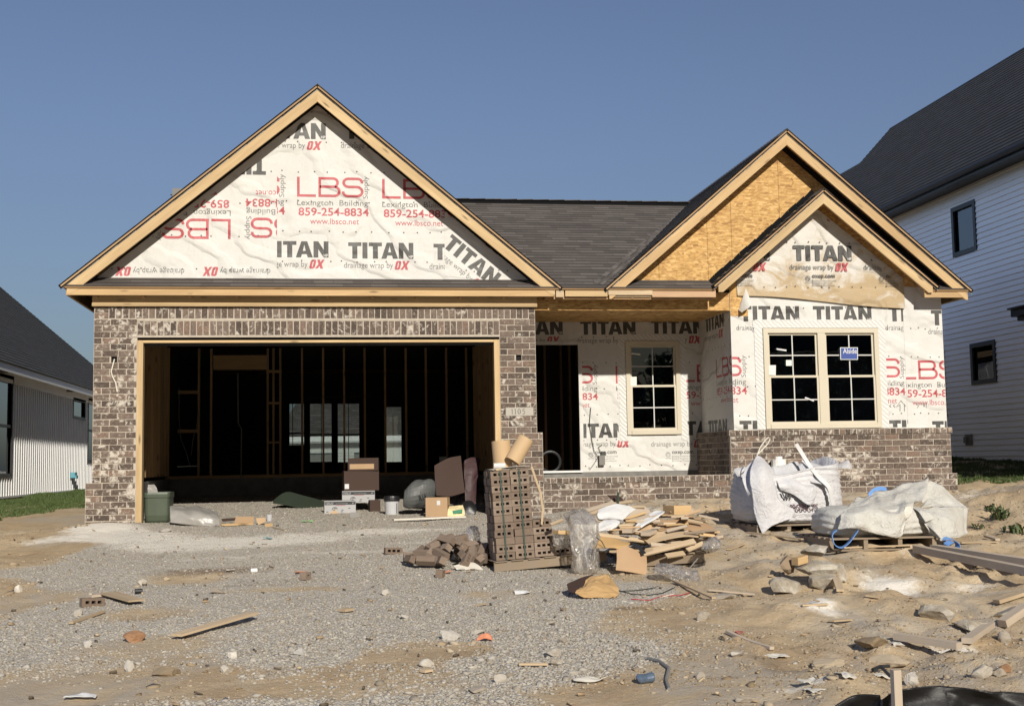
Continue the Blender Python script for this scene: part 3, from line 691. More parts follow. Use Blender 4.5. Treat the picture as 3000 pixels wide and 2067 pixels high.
for ch in '1105':
    zb = plate[2] + .023
    if ch == '1':
        put(b, fr, [quadset([(.14, 0), (.24, 0), (.24, 1), (.14, 1)], [(0, 0), (.14, 0), (.14, .05), (0, .05)], [(.24, 0), (.38, 0), (.38, .05), (.24, .05)], [(0, .86), (.14, .9), (.14, 1), (.0, .92)])], x, zb, hz, hz, 1, .0008); x += .045
    elif ch == '0':
        o_ = a2(.3, .5, .3, .52, 0, 360, 20)[:-1]; i_ = a2(.3, .5, .17, .46, 0, 360, 20)[:-1]
        put(b, fr, [quadset(*[[o_[k], o_[(k + 1) % 20], i_[(k + 1) % 20], i_[k]] for k in range(20)])], x, zb, hz, hz, 1, .0008); x += .066
    else:
        put(b, fr, [strip([(.50, .96), (.14, .96), (.10, .56)] + a2(.24, .30, .27, .29, 110, -140, 10), .10)], x, zb, hz, hz, 1, .0008); x += .05
b.build('number_plate', [M['plate'], M['ink_black']], gw)
# low wall before the porch, wall under the big window, its return
b = MB(); brickwork(b, FX, .85, 1.497, lambda z: (2.94, 5.655), ((3.95, 4.62, 0, 1.27),), start=1)
soldier(b, FX, 2.95, 5.65, 1.499, 1.578, .0866, .2, .018); b.build('brick_wall', BM, house)
b = MB(); brickwork(b, FX, .85, 2.124, lambda z: (5.663, 9.10 if z < 1.53 else 9.022)); soldier(b, FX, 5.645, 9.045, 2.127, 2.207, .0866, .1, .016)
FR = Frame((5.663, 0, 0), (0, -1, 0), (-1, 0, 0))
brickwork(b, FR, 1.15, 2.124, lambda z: (-18.64, -17.095)); soldier(b, FR, -18.64, -17.10, 2.128, 2.206, .0866, .1, .016)
b.build('brick_wall', BM, house)
b = MB(); b.box(2.9, 5.75, YP - .02, YP + .18, 1.0, 1.632, 0); b.build('foundation_wall', M['block'], house)
b = MB(); b.box(3.97, 4.60, YB + .012, YB + .09, .9, 1.266, 0); b.build('foundation_block', M['block'], house)
# backing walls
b = MB(); holed(b, -3.1, 2.86, 1.0, 4.2, YW - .012, YW + .09, [(-2.56, 2.352, 0, 3.55)]); holed(b, 2.86, 5.76, 1.5, 4.2, YP + .004, YP + .09, [(2.95, 3.80, 1.64, 3.598), (4.575, 5.40, 2.22, 3.63)])
holed(b, 5.765, 9.015, 1.2, 4.25, YW + .006, YW + .09, [(6.26, 7.97, 2.25, 3.65)])
b.box(2.77, 2.86, YW + .09, YP + .09, 1.0, 4.2); b.box(5.762, 5.85, YW + .09, YP + .09, 1.2, 4.2); b.box(8.93, 9.015, YW + .09, 29.5, 1.0, 4.2); b.box(-3.1, -3.0, YW + .09, 29.5, .9, 4.2)
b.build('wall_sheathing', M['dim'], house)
# ---- wraps
def wrap_panel(fr, poly, d=0., th=.004, m=0):
    q = MB(); q.prism([fr.at(a, z, d) for a, z in poly], fr.n * th, m, .5); return q
FW = Frame((0, YW, 0), (1, 0, 0), (0, -1, 0))
def at2(px, py, Y): p = P(px * K, py * K, Y); return p[0], p[2]
# garage gable: an upside-down sheet left, an upright sheet over it, a strip along the right slope
ax, az_, sl_ = -.157, 6.83, .8325
tri = lambda z: [(ax - (az_ - z) / sl_, z), (ax + (az_ - z) / sl_, z), (ax, az_)]
b = wrap_panel(FW, tri(4.30), .0, .012)
t1 = MB()
for i in range(-2, 2):
    for j in (0, 1): a, z = at2(602 + 195 * i, 360 + 270 * j, YW); unit(t1, FW, a, z, 'TDL' if j == 0 else 'D', rot=math.pi, d=.014)
bx = at2(627, 450, YW)[0]
for j in range(5): caps(t1, FW, -3.2, bx, 4.5 + .46 * j, 13, .0155)
clip_poly(t1, [FW.at(*q) for q in [(-3.25, 4.3), (bx, 4.3), (bx, 6.2)]], (0, -1, 0)); b.merge(t1)
Rp = [(bx, 4.3), (2.88, 4.3), (ax, az_), (bx, 6.2)]
b.merge(wrap_panel(FW, Rp, .0125, .004))
t1 = MB()
for (x, y) in ((398, 579), (593, 582), (788, 585), (981, 588), (1176, 591), (588, 313), (781, 315), (395, 311)): a, z = at2(x, y, YW); unit(t1, FW, a, z, d=.0185)
for j in range(6): caps(t1, FW, bx, 2.7, 4.62 + .42 * j, 17, .0195)
clip_poly(t1, [FW.at(*q) for q in Rp], (0, -1, 0)); b.merge(t1)
c0 = at2(1006, 520, YW); c1 = at2(1006, 625, YW); c2 = at2(1190, 625, YW); c3 = at2(1190, 600, YW)
Cp = [c1, (2.80, 4.3), (2.80, 4.36), (c0[0], az_ - (c0[0] - ax) * sl_ - .02)]
b.merge(wrap_panel(FW, Cp, .0168, .004)); t1 = MB()
a, z = at2(1000, 557, YW); unit(t1, FW, a, z, 'TD', rot=-math.atan(sl_), d=.0226)
caps(t1, FW, 1.8, 2.6, 4.5, 5, .0235); clip_poly(t1, [FW.at(*q) for q in Cp], (0, -1, 0)); b.merge(t1)
b.build('house_wrap', WR, house)
# porch back wall
FP = Frame((0, YP, 0), (1, 0, 0), (0, -1, 0))
b = MB(); holed(b, 2.87, 5.76, 1.634, 4.1, YP - .004, YP + .003, [(2.8, 3.80, 1.0, 3.598), (4.56, 5.41, 2.205, 3.64)]); t1 = MB()
pp = lambda x, y: at2(x, y, YP)
for (x, y, q) in ((1146, 757, 'TD'), (1313, 757, 'TD'), (1473, 755, 'T'), (1290, 991, 'T'), (1512, 985, 'T'), (1470, 755, 'D'), (1306, 991, 'DO'), (1481, 991, 'DO'), (1148, 991, 'DLO'), (1330, 989, 'L'), (1475, 985, 'L')):
    a, z = pp(x, y); unit(t1, FP, a, z, q, s=.0058, d=.0045)
for j in range(6): caps(t1, FP, 3.8, 5.7, 1.72 + .4 * j, 11, .0055)
t2 = MB()
for h in ([(2.87, 3.605), (5.76, 3.605), (5.76, 4.1), (2.87, 4.1)], [(3.84, 1.64), (4.42, 1.64), (4.42, 3.60), (3.84, 3.60)], [(5.52, 2.1), (5.75, 2.1), (5.75, 3.60), (5.52, 3.60)], [(4.42, 1.64), (5.75, 1.64), (5.75, 2.10), (4.42, 2.10)]):
    q = MB(); q.merge(t1); q = MB(); q.v, q.f, q.m, q.r, q.uv, q.n = list(t1.v), list(t1.f), list(t1.m), list(t1.r), list(t1.uv), t1.n
    clip_poly(q, [FP.at(*w_) for w_ in h], (0, -1, 0)); t2.merge(q)
b.merge(t2)
b.box(3.80, 3.855, YP - .03, YP - .0045, 1.634, 3.64, 0); b.box(2.87, 3.80, YP - .03, YP - .0045, 3.598, 3.652, 0)
b.build('house_wrap', WR, house)
b = MB()
for x0, x1, z0, z1 in ((4.44, 5.52, 3.652, 3.76), (4.44, 4.55, 2.10, 3.652), (5.422, 5.52, 2.10, 3.652)): b.box(x0, x1, YP - .009, YP - .0062, z0, z1, 0)
b.build('flashing_tape', M['tape'], house)
# return wall
FRW = Frame((5.756, 0, 0), (0, -1, 0), (-1, 0, 0))
b = wrap_panel(FRW, [(-18.645, 2.1), (-17.1, 2.1), (-17.1, 4.1), (-18.645, 4.1)]); t1 = MB()
def pr(x, y): p = PXX(x * K, y * K, 5.756); return -p[1], p[2]
for (x, y, q) in ((1597, 752, 'TDL'), (1500, 775, 'TD'), (1604, 985, 'TL'), (1520, 1000, 'TL'), (1660, 975, 'L')):
    a, z = pr(x, y)
    if q == 'TDL': q = 'TD'
    unit(t1, FRW, a, z, q, d=.0045)
for j in range(5): caps(t1, FRW, -18.6, -17.1, 2.35 + .37 * j, 9, .0055)
clip_poly(t1, [FRW.at(*q) for q in ((-18.64, 2.2), (-17.1, 2.2), (-17.1, 3.945), (-18.64, 3.945))], (-1, 0, 0)); b.merge(t1); b.build('house_wrap', WR, house)
# wall around the big window
b = MB(); holed(b, 5.752, 9.016, 2.15, 4.30, YW - .004, YW + .004, [(6.24, 7.99, 2.23, 3.67)]); t1 = MB(); pb = lambda x, y: at2(x, y, YW)
sx = pb(2047, 800)[0]
for (x, y, q) in ((1674, 727, 'TD'), (1840, 727, 'T'), (2011, 727, 'TD'), (1674, 987, 'T'), (2013, 985, 'T'), (1489, 727, 'D'), (1470, 987, 'L'), (1627, 985, 'X'), (1838, 987, 'L')):
    a, z = pb(x, y); unit(t1, FW, a, z, q, d=.0046)
rest = MB()
for (x, y, q) in ((1898, 738, 'TD'), (2107, 736, 'TD'), (1905, 989, 'T'), (2110, 987, 'T'), (1972, 990, 'L'), (2150, 990, 'L')):
    a, z = pb(x, y); unit(rest, FW, a, z, q, d=.0086)
for j in range(4): caps(rest, FW, sx, 9.0, 2.42 + .42 * j, 4, .0095)
for j in range(4): caps(t1, FW, 5.75, 6.2, 2.42 + .42 * j, 3, .006); caps(t1, FW, 8.1, sx, 2.42 + .42 * j, 2, .006)
caps(t1, FW, 6.0, sx, 3.985, 12, .006)
def copy_mb(m):
    q = MB(); q.v, q.f, q.m, q.r, q.uv, q.n = list(m.v), list(m.f), list(m.m), list(m.r), list(m.uv), m.n; return q
for h in ([(5.755, 2.22), (6.125, 2.22), (6.125, 3.81), (5.755, 3.81)], [(5.755, 3.81), (sx, 3.81), (sx, 4.05), (5.755, 4.05)], [(8.10, 2.22), (sx, 2.22), (sx, 3.81), (8.10, 3.81)]):
    q = copy_mb(t1); clip_poly(q, [FW.at(*w_) for w_ in h], (0, -1, 0)); b.merge(q)
b.box(sx, 9.02, YW - .008, YW - .0041, 2.15, 4.30, 0); b.box(9.016, 9.024, YW - .006, YW + .3, 2.1, 4.06, 0)
clip_poly(rest, [FW.at(*w_) for w_ in ((sx, 2.2), (9.018, 2.2), (9.018, 4.05), (sx, 4.05))], (0, -1, 0)); b.merge(rest)
fw_ = Frame((0, YW - .009, 0), (1, 0, 0), (0, -1, 0))                     # pencilled house and notes
for pl in ([(2036, 930), (2036, 915), (2028, 920), (2038, 906), (2050, 920), (2046, 915), (2046, 930)], [(2016, 914), (2012, 918), (2016, 921)], [(2025, 913), (2021, 917), (2025, 921)], [(2078, 911), (2073, 914), (2078, 918), (2074, 923)], [(2082, 914), (2088, 912), (2090, 920), (2096, 910), (2095, 923)]):
    put(b, fw_, [strip([pb(x, y) for x, y in pl], .008)], 0, 0, 1, 1, 3, .001)
b.build('house_wrap', WR, house)
b = MB()
for x0, x1, z0, z1 in ((6.08, 8.12, 3.69, 3.80), (6.10, 6.225, 2.215, 3.69), (8.005, 8.11, 2.215, 3.69)): b.box(x0, x1, YW - .0125, YW - .0091, z0, z1, 0)
b.build('flashing_tape', M['tape'], house)
# small gable: stained sheet whose lower edge sags over the wall below
sx0, sz0, ss = 7.105, 5.475, .835
b = MB(); n = 14; low = lambda x: 4.085 + .07 * math.cos((x - 5.9) * 1.15) - .045 * sm(6.0, 8.5, x)
L0, L1 = 5.86, sx + .02
b.prism([FW.at(a, z, .012) for a, z in [(5.55, 4.25), (8.66, 4.25), (sx0, sz0)]], FW.n * .006, 0, .5); clip_poly(b, [FW.at(*q) for q in [(L0, 4.2), (L1 + .0, 4.2), (L1, 4.8), (sx0, 5.6), (L0, 4.6)]], (0, -1, 0))
ctrl = [[FW.at(x, (low(x) if k == 2 else 4.29 - .06 * k), .0185 + .012 * k + .006 * math.sin(5 * x) * (k > 0)) for x in np.linspace(L0, L1, 7)] for k in range(3)]
b.sheet(ctrl, 4, .003, 0, m=0); t1 = MB()
for (x, y, q) in ((1793, 590, 'TDO'), (1605, 589, 'TDO'), (1960, 591, 'TDO'), (1604, 590, 'X'), (1801, 590, 'L'), (1605, 590, 'L')):
    a, z = pb(x, y); unit(t1, FW, a, z, q, d=.036 if 'O' in q else .0225)
for j in range(2): caps(t1, FW, 6.2, 8.2, 4.95 - .66 * j, 12, .034)
clip_poly(t1, [FW.at(*q) for q in [(L0, 4.12), (L1, 4.12), (L1, 4.25), (sx0, sz0), (L0, 4.45)]], (0, -1, 0)); b.merge(t1)
b.build('house_wrap', [M['wrap_stain']] + WR[1:], house)['label'] = 'mud-stained house wrap with a sagging lower edge'
b = MB(); e0 = P(2000 + 1430 * .12948, 820 + 180 * .12948, YW - .03); e1 = P(2000 + 1560 * .12948, 820 + 520 * .12948, YW - .1); e2 = P(2000 + 1330 * .12948, 820 + 725 * .12948, YW - .12); e3 = P(2000 + 1262 * .12948, 820 + 670 * .12948, YW - .02)
b.sheet([[e0, e1], [(np.array(e0) + e3) / 2 + [0, -.01, 0], (np.array(e1) + e2) / 2 + [.02, -.05, 0]], [e3, e2]], 6, .003, .01, 5); b.build('wrap_flap', M['wrap'], house)
# ---- timber outside
b = MB(); b.box(-3.14, 2.885, YB - .038, YB + .08, 4.012, 4.125, 0); b.box(-3.142, 2.887, YB - .05, YB + .08, 3.973, 4.011, 1); b.build('trim_board', [M['lumber_pale'], M['lumber_pale']], house)
def rake(x0, zu, sl, half, vt, y, mats, cut=.0):
    for sgn in (-1, 1):
        q = MB(); xe = x0 + sgn * half
        pts = [(x0, zu), (x0, zu + vt), (xe, zu + vt - sl * half), (xe, zu - sl * half + cut)]
        if cut: pts.insert(3, (xe, zu - sl * half + cut)); pts[4] = (xe - sgn * cut / sl, zu - sl * half + cut)
        pr_ = [(p, y, z) for p, z in pts]
        dn = np.array([sgn, 0, -sl]) / math.hypot(1, sl); up = np.array([sl * sgn, 0, 1]) / math.hypot(1, sl)
        q.prism(pr_, (0, .038, 0), 0); r0 = random.random() * 40
        q.uv = [[(float(np.dot(np.array(q.v[i]), dn)) + r0, float(np.dot(np.array(q.v[i]), up)) + r0) for i in f] for f in q.f]
        q.build('rake_board', mats, house)
rake(-.157, 6.80, .8325, 3.275, .162, YF - .004, M['lumber_pale'], .05)
rake(6.595, 6.335, .85, 2.70, .165, YF - .003, M['lumber'], .03)
rake(7.105, 5.47, .835, 1.625, .165, YF - .044, M['lumber_pale'], .055)
def fascia(x0, x1, z0, z1, m='lumber', y=YF): q = MB(); q.box(x0, x1, y, y + .037, z0, z1); q.build('fascia_board', M[m], house)
fascia(-3.44, 3.10, 4.103, 4.225); 
x_ = [P(px, 860, YF)[0] for px in (1625, 1629, 1652, 1656, 1780, 1782, 1911, 2097)]
fascia(x_[1], x_[2], 4.093, 4.185, 'wood_scrap'); fascia(x_[3], x_[4], 4.104, 4.19, 'lumber_pale'); fascia(x_[6], x_[7], 4.098, 4.195, 'lumber_red')
q = MB(); q.box(x_[5], x_[6], YF - .012, YF + .02, 4.125, 4.19); q.box(x_[5] + .03, x_[6] - .01, YF + .021, YF + .05, 4.10, 4.13); q.build('fascia_board', M['wood_scrap'], house)
fascia(8.62, 9.27, 4.105, 4.20, 'lumber')
q = MB(); q.box(3.11, 5.42, YF + .052, YF + .09, 4.072, 4.19); q.build('shade_board', M['stud'], house)  # board added behind the fascia to keep sun off the porch beam
for X in (-3.455, 9.262): q = MB(); q.box(X, X + .036, YF + .038, 29.8, 4.105, 4.24); q.build('fascia_board', M['lumber'], house)
for X in np.arange(-3.1, 9.1, .61):
    if not 5.4 < X < 8.6: q = MB(); q.box(X, X + .04, YF + .04, YW - .01, 4.085, 4.19); q.build('rafter_tail', M['stud'], house)
b = MB(); b.box(2.875, 5.745, YW - .006, YW + .1, 3.943, 4.20, 0); b.box(5.755, 6.02, YW - .0065, YW, 3.86, 4.36, 0); b.build('porch_beam', M['osb'], house)
b = MB(); b.box(2.86, 5.76, YW + .1, YP, 3.955, 3.975, 0); b.build('porch_ceiling', M['osb'], house)
# big right gable in strand board; seams as real gaps
b = MB(); gx, gzt, gs = 6.595, 6.36, .85
seams = [P(px, 700, YW)[0] for px in (1928, 2072, 2143, 2286, 2391, 2560)]; xs = [4.0] + seams + [9.2]
for a, c in zip(xs, xs[1:]):
    q = MB(); q.prism([(a + .002, YW, 4.25), (c - .002, YW, 4.25), (c - .002, YW, 7), (a + .002, YW, 7)], (0, .012, 0), 0, .5)
    q.clip([((gx, YW, gzt), (gs, 0, 1)), ((gx, YW, gzt), (-gs, 0, 1))]); b.merge(q)
q = MB(); q.prism([(4.0, YW + .013, 4.2), (9.25, YW + .013, 4.2), (gx, YW + .013, 6.45)], (0, .05, 0), 1, .5); b.merge(q)
b.build('sheathing_board', [M['osb'], M['core']], house)
# ---- roofs
RM = [M['shingle'], M['stud'], M['flash']]
ms = math.hypot(1, .5)
b = MB(); dvm = np.array((0, 1 / ms, .5 / ms)); shingles(b, np.array((-2.62, YF - .03, 4.215)) + dvm * .423, (1, 0, 0), dvm, 11.96, (21.05 - YF) * ms - .423)
for xa, xb in ((-3.46, 5.44), (8.60, 9.34)): shingles(b, (xa, YF - .03, 4.215), (1, 0, 0), dvm, xb - xa, .43)
b.box(-2.6, 9.3, 20.93, 21.12, 6.22, 6.368, 2); b.ob((3.35, 25.5, 5.08), (5.95, 0, 0), (0, 4.5, -1.13), (0, .02, .08), 1)
for i in range(43):
    x = -2.5 + i * .28
    b.ob((x, 21.03, 6.386), (.142, 0, .004), (0, .13, .02), (0, 0, .006), 0)
roof = b.build('roof', RM, house)
def gable_roof(name, x0, zt, sl, half, y0, y1, mats, drip=True, flash=False):
    mg = math.hypot(1, sl); q = MB()
    for sgn in (-1, 1):
        shingles(q, (x0 + sgn * half, y0, zt - sl * half - .012), (0, 1, 0), (-sgn / mg, 0, sl / mg), y1 - y0, half * mg, seg=2.)
    for i in range(int((y1 - y0) / .14)):
        y = y0 + .07 + i * .14
        for sgn in (-1, 1): q.ob((x0 + sgn * .07, y, zt + .006 - .07 * sl), (.072, 0, -sgn * .072 * sl) if sgn > 0 else (-.072, 0, -.072 * sl), (0, .075, .003), (0, 0, .005), 0)
    o = q.build('roof', mats, house)
    if drip:
        q = MB()
        e_ = MB()
        for sgn in (-1, 1):
            q.beam((x0, y0 + .030, zt - .062), (x0 + sgn * half, y0 + .030, zt - .062 - sl * half), .011, .012)
            for k in range(14): t0, t1 = half * k / 14, half * (k + 1) / 14 + .01; e_.beam((x0 + sgn * t0, y0 + .012, zt - .026 - sl * t0 + .003), (x0 + sgn * t1, y0 + .012, zt - .026 - sl * t1), .05, .022)
        q.build('drip_edge', M['drip'], o); e_.build('shingle_edge', M['flash'], o)
    if flash:
        q = MB()
        for k in range(13):
            t0 = k / 13 * half * .98; q.beam((x0 - t0 - .02, YW - .012, zt - sl * t0 + .035), (x0 - t0 - half / 12.2, YW - .014 - .004 * (k % 2), zt - sl * (t0 + half / 12.2) + .03 + .012 * (k % 3)), .075, .004, r=.5)
        q.build('step_flashing', M['flash'], o)
    return o
gable_roof('roof', -.157, 7.035, .8325, 3.36, YF - .035, 21.6, [M['shingle'], M['stud']])
gable_roof('roof', 6.595, 6.565, .85, 2.755, YF - .035, 22.2, [M['shingle'], M['stud']])
gable_roof('roof', 7.105, 5.688, .835, 1.70, YF - .075, YW + .05, [M['shingle'], M['stud']], True, True)
b = MB()
for k in range(26):                                                # cut shingles along the valley
    t0 = k / 26; c0 = np.array([3.83 + 2.55 * t0, 17.02 + 3.9 * t0, 4.345 + 1.95 * t0]); b.ob(c0, (.07, .107, .053), (-.06, .045, .0225), (0, -.004, .009), 0)
b.build('valley_shingles', RM, house)
b = MB(); q0 = P(520, 566, 20.6); b.box(q0[0] - .07, q0[0] + .14, 20.5, 20.75, q0[2] - .8, q0[2] + .06, 0); b.build('roof_vent', M['grayplastic'], house)
# ---- garage opening frame
b = MB(); b.box(-2.56, -2.485, YB + .02, YB + .17, 1.09, 3.52, 0); b.build('door_jamb', M['lumber_pale'], house)
b = MB(); b.box(2.275, 2.351, YB + .02, YB + .17, 1.09, 3.52, 0); b.build('door_jamb', M['lumber_pale'], house)
b = MB(); b.box(-2.485, 2.275, YB + .03, YB + .17, 3.487, 3.52, 0); b.build('door_header', M['lumber_pale'], house)
b = MB(); b.box(-2.65, 2.45, YB + .02, YB + .13, 3.545, 3.555, 0); b.box(-2.65, 2.45, YB + .12, YB + .13, 3.45, 3.545); b.build('steel_lintel', M['steel'], house)
# ---- windows
def window(x0, x1, z0, z1, Y, units, stickers=()):
    f = MB(); t = .068; y0, y1 = Y - .035, Y + .03
    f.box(x0, x0 + t, y0, y1, z0, z1); f.box(x1 - t, x1, y0, y1, z0, z1); f.box(x0 + t, x1 - t, y0, y1, z1 - t, z1); f.box(x0 + t, x1 - t, y0 - .012, y1, z0, z0 + t)
    wu = (x1 - x0 - 2 * t - (units - 1) * .115) / units
    for k in range(1, units): xm = x0 + t + k * wu + (k - 1) * .115; f.box(xm, xm + .115, y0 + .003, y1, z0 + t, z1 - t)
    w_ = f.build('window', M['vinyl_tan'], house)
    for k in range(units):
        a = x0 + t + k * (wu + .115); c = a + wu; zm = (z0 + z1) / 2 + .01
        for lo, hi, dy in ((zm, z1 - t, .014), (z0 + t, zm + .03, -.008)):
            s = MB(); w2 = .03; Yy = Y + dy - .012
            s.box(a, a + w2, Yy, Yy + .022, lo, hi); s.box(c - w2, c, Yy, Yy + .022, lo, hi); s.box(a + w2, c - w2, Yy, Yy + .022, lo, lo + w2 + .004); s.box(a + w2, c - w2, Yy, Yy + .022, hi - w2, hi)
            s.build('sash', M['vinyl_tan'], w_)
            g = MB(); g.box(a + w2, c - w2, Yy + .008, Yy + .012, lo + w2 + .004, hi - w2); g.build('pane', M['glass'], w_)
            g = MB(); xm = (a + c) / 2; zq = (lo + hi) / 2; g.box(xm - .008, xm + .008, Yy + .001, Yy + .0078, lo + w2 + .004, hi - w2); g.box(a + w2, xm - .008, Yy + .001, Yy + .0078, zq - .008, zq + .008); g.box(xm + .008, c - w2, Yy + .001, Yy + .0078, zq - .008, zq + .008); g.build('grille', M['vinyl_white'], w_)
    for n_, (pts, m) in enumerate(stickers):
        g = MB(); g.prism([(p[0], Y - .0215 - .002 * n_, p[2]) for p in [P(px, py, Y - .02) for px, py in pts]], (0, .0012, 0), 0); g.build('sticker', M[m], w_)
    return w_
q8 = lambda x, y: (1400 + x * .401, 860 + y * .401); q1 = lambda x, y: (2050 + x * .376, 850 + y * .376)
window(4.553, 5.42, 2.197, 3.65, YP, 1, [([q8(1112, 607), q8(1160, 605), q8(1160, 672), q8(1114, 673)], 'screen'), ([q8(1120, 432), q8(1188, 438), q8(1186, 450), q8(1120, 444)], 'screen')])
w2_ = window(6.23, 7.998, 2.22, 3.68, YW, 2, [([q1(598, 451), q1(676, 462), q1(674, 475), q1(600, 463)], 'paper'), ([q1(672, 543), q1(716, 543), q1(717, 588), q1(672, 588)], 'screen'), ([q1(535, 583), q1(592, 583), q1(591, 662), q1(537, 660)], 'screen'), ([q1(822, 830), q1(890, 857), q1(886, 866), q1(817, 840)], 'paper'), ([q1(1092, 445), q1(1229, 445), q1(1230, 541), q1(1094, 541)], 'screen'), ([q1(1097, 450), q1(1224, 450), q1(1225, 536), q1(1099, 536)], 'sky_sticker')])
b = MB(); a = P(*q1(1115, 492), YW - .026); put_text(b, Frame((0, YW - .0325, 0), (1, 0, 0), (0, -1, 0)), 'Alside', a[0], a[2], .215, .105, 0, .012, .0005); b.build('sticker', M['paper'], w2_)
b = MB(); b.box(2.95, 3.83, YP - .06, YP + .1, 1.632, 1.662, 0); b.build('threshold', M['white_trim'], house)
# ---- inside
def studs(pts, z0, z1, along='x', m='stud'):
    for x, y in pts:
        q = MB(); q.box(x - .019, x + .019, y, y + .089, z0, z1) if along == 'x' else q.box(x, x + .089, y - .019, y + .019, z0, z1); q.build('stud', M[m], house)
YG = 23.3
studs([(P(px, 1200, YG)[0], YG) for px in (582, 618, 784, 801, 821, 885, 947, 1008.5, 1069, 1129, 1190, 1249, 1309, 1368)], 1.66, 4.0)
studs([(-2.99, y) for y in np.arange(19.9, 23.3, .406)], 1.66, 4.0, 'y'); studs([(2.68, y) for y in np.arange(19.9, 23.3, .406)], 1.66, 4.0, 'y')
b = MB(); b.box(-3.0, 2.76, YG - .005, YG + .095, 1.60, 1.655); b.box(P(625, 1060, YG)[0], P(782, 1060, YG)[0], YG - .01, YG + .08, P(700, 1082, YG)[2], P(700, 1040, YG)[2]); 
for z in (1180, 1192 - 105, 1295): b.box(P(784, z, YG)[0], P(821, z, YG)[0], YG + .01, YG + .08, P(800, z, YG)[2] - .02, P(800, z, YG)[2] + .02)
for z in (1148, 1262): b.box(P(520, z, YG)[0], P(582, z, YG)[0], YG + .01, YG + .08, P(560, z, YG)[2] - .03, P(560, z, YG)[2] + .03)
b.build('wall_plate', M['stud'], house)
b = MB(); b.box(-3.0, 2.8, YG - .02, YG + .18, 1.0, 1.598); b.box(-2.999, -2.9, YW + .2, YG - .021, .9, 1.598); b.box(2.70, 2.79, YW + .2, YG - .021, .9, 1.598); b.build('foundation_wall', M['block'], house)
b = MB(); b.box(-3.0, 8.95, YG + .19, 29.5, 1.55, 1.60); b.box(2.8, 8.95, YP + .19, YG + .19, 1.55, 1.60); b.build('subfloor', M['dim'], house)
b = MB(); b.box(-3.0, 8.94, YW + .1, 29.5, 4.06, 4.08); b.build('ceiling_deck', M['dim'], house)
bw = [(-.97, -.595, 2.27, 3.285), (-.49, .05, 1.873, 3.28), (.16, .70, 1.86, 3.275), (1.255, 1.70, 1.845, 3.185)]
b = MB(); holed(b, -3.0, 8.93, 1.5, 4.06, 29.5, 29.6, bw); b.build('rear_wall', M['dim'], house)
for k, (x0, x1, z0, z1) in enumerate(bw):
    f = MB(); f.box(x0, x0 + .02, 29.48, 29.56, z0, z1); f.box(x1 - .02, x1, 29.48, 29.56, z0, z1); f.box(x0 + .02, x1 - .02, 29.48, 29.56, z0, z0 + .02); f.box(x0 + .02, x1 - .02, 29.48, 29.56, z1 - .02, z1)
    if k < 3:
        xm = x0 + (x1 - x0) * (.52 if k == 1 else .25 if k == 0 else .5); zs = z0 + (z1 - z0) * (.3 if k == 0 else .47); f.box(xm - .008, xm + .008, 29.5, 29.52, z0 + .02, z1 - .02); f.box(x0 + .02, xm - .008, 29.5, 29.52, zs - .02, zs + .02); f.box(xm + .008, x1 - .02, 29.5, 29.52, zs - .02, zs + .02)
    w_ = f.build('window', M['black_trim'], house); g = MB(); g.box(x0 + .02, x1 - .02, 29.53, 29.535, z0 + .02, z1 - .02); g.build('pane', M['glass'], w_)
# room behind the porch door
studs([(x, 20.6) for x in (3.35, 3.62, 3.9, 4.05, 4.2)], 1.62, 4.0); b = MB(); b.box(3.1, 6.2, 20.75, 20.77, 1.6, 4.05); b.box(6.2, 6.25, 18.8, 29, 1.6, 4.05); b.box(3.0, 3.08, 18.8, 29, 1.6, 4.05); b.build('inner_wall', M['dim'], house)

# ================================================================== ground, crushed stone, grass
def lines(core0, core1, st, far):
    a = list(np.arange(core0, core1 + 1e-6, st)); d = st; x = core1
    while x < far: d *= 1.22; x += d; a.append(x)
    d = st; x = core0; pre = []
    while x > -far: d *= 1.22; x -= d; pre.append(x)
    return np.array(pre[::-1] + a)
gxs = lines(-7.5, 12.5, .05, 2500); gys = lines(5.0, 17.0, .045, 2500)
GX, GY = np.meshgrid(gxs, gys, indexing='ij'); GZ = gz(GX, GY)
def blob(px, py, wx, wy, h=1., rot=0.):
    """soft patch on the ground around a photograph pixel (2317 px print); half-sizes in metres"""
    p = G(px * K, py * K); return lambda X, Y: bump(X, Y, p[0], p[1], wx, wy, h, rot)
def gravel_mask(X, Y):
    lft = -2.75 + .10 * (Y - 8) * 0; rgt = 1.9 + .27 * (Y - 8)
    e = (fbm(X, Y, 3, .9, 5) - .5) * 1.6
    m = sm(-.5, .5, X - lft + e) * (1 - sm(-.7, .7, X - rgt + e))
    m = m * (1 - .6 * sm(.62, .72, fbm(X, Y, 4, .55, 31)) * sm(13.5, 11, Y))
    m = np.where((Y > 17) & (X > -3) & (X < 2.8), 1, m)
    return m
paths = [blob(340, 1460, .6, .5, 1.15), blob(330, 1390, .5, .4, 1.1), blob(430, 1310, .6, .5, 1.), blob(640, 1335, .9, .25, .9), blob(60, 1560, .6, .7, 1.2), blob(1120, 1345, .6, .4, .8), blob(330, 1570, .9, .25, 1.1), blob(110, 1350, .5, .5, 1.1), blob(900, 1480, .5, .25, .7), blob(560, 1520, .5, .25, .8), blob(1480, 1560, .7, .35, .9)]
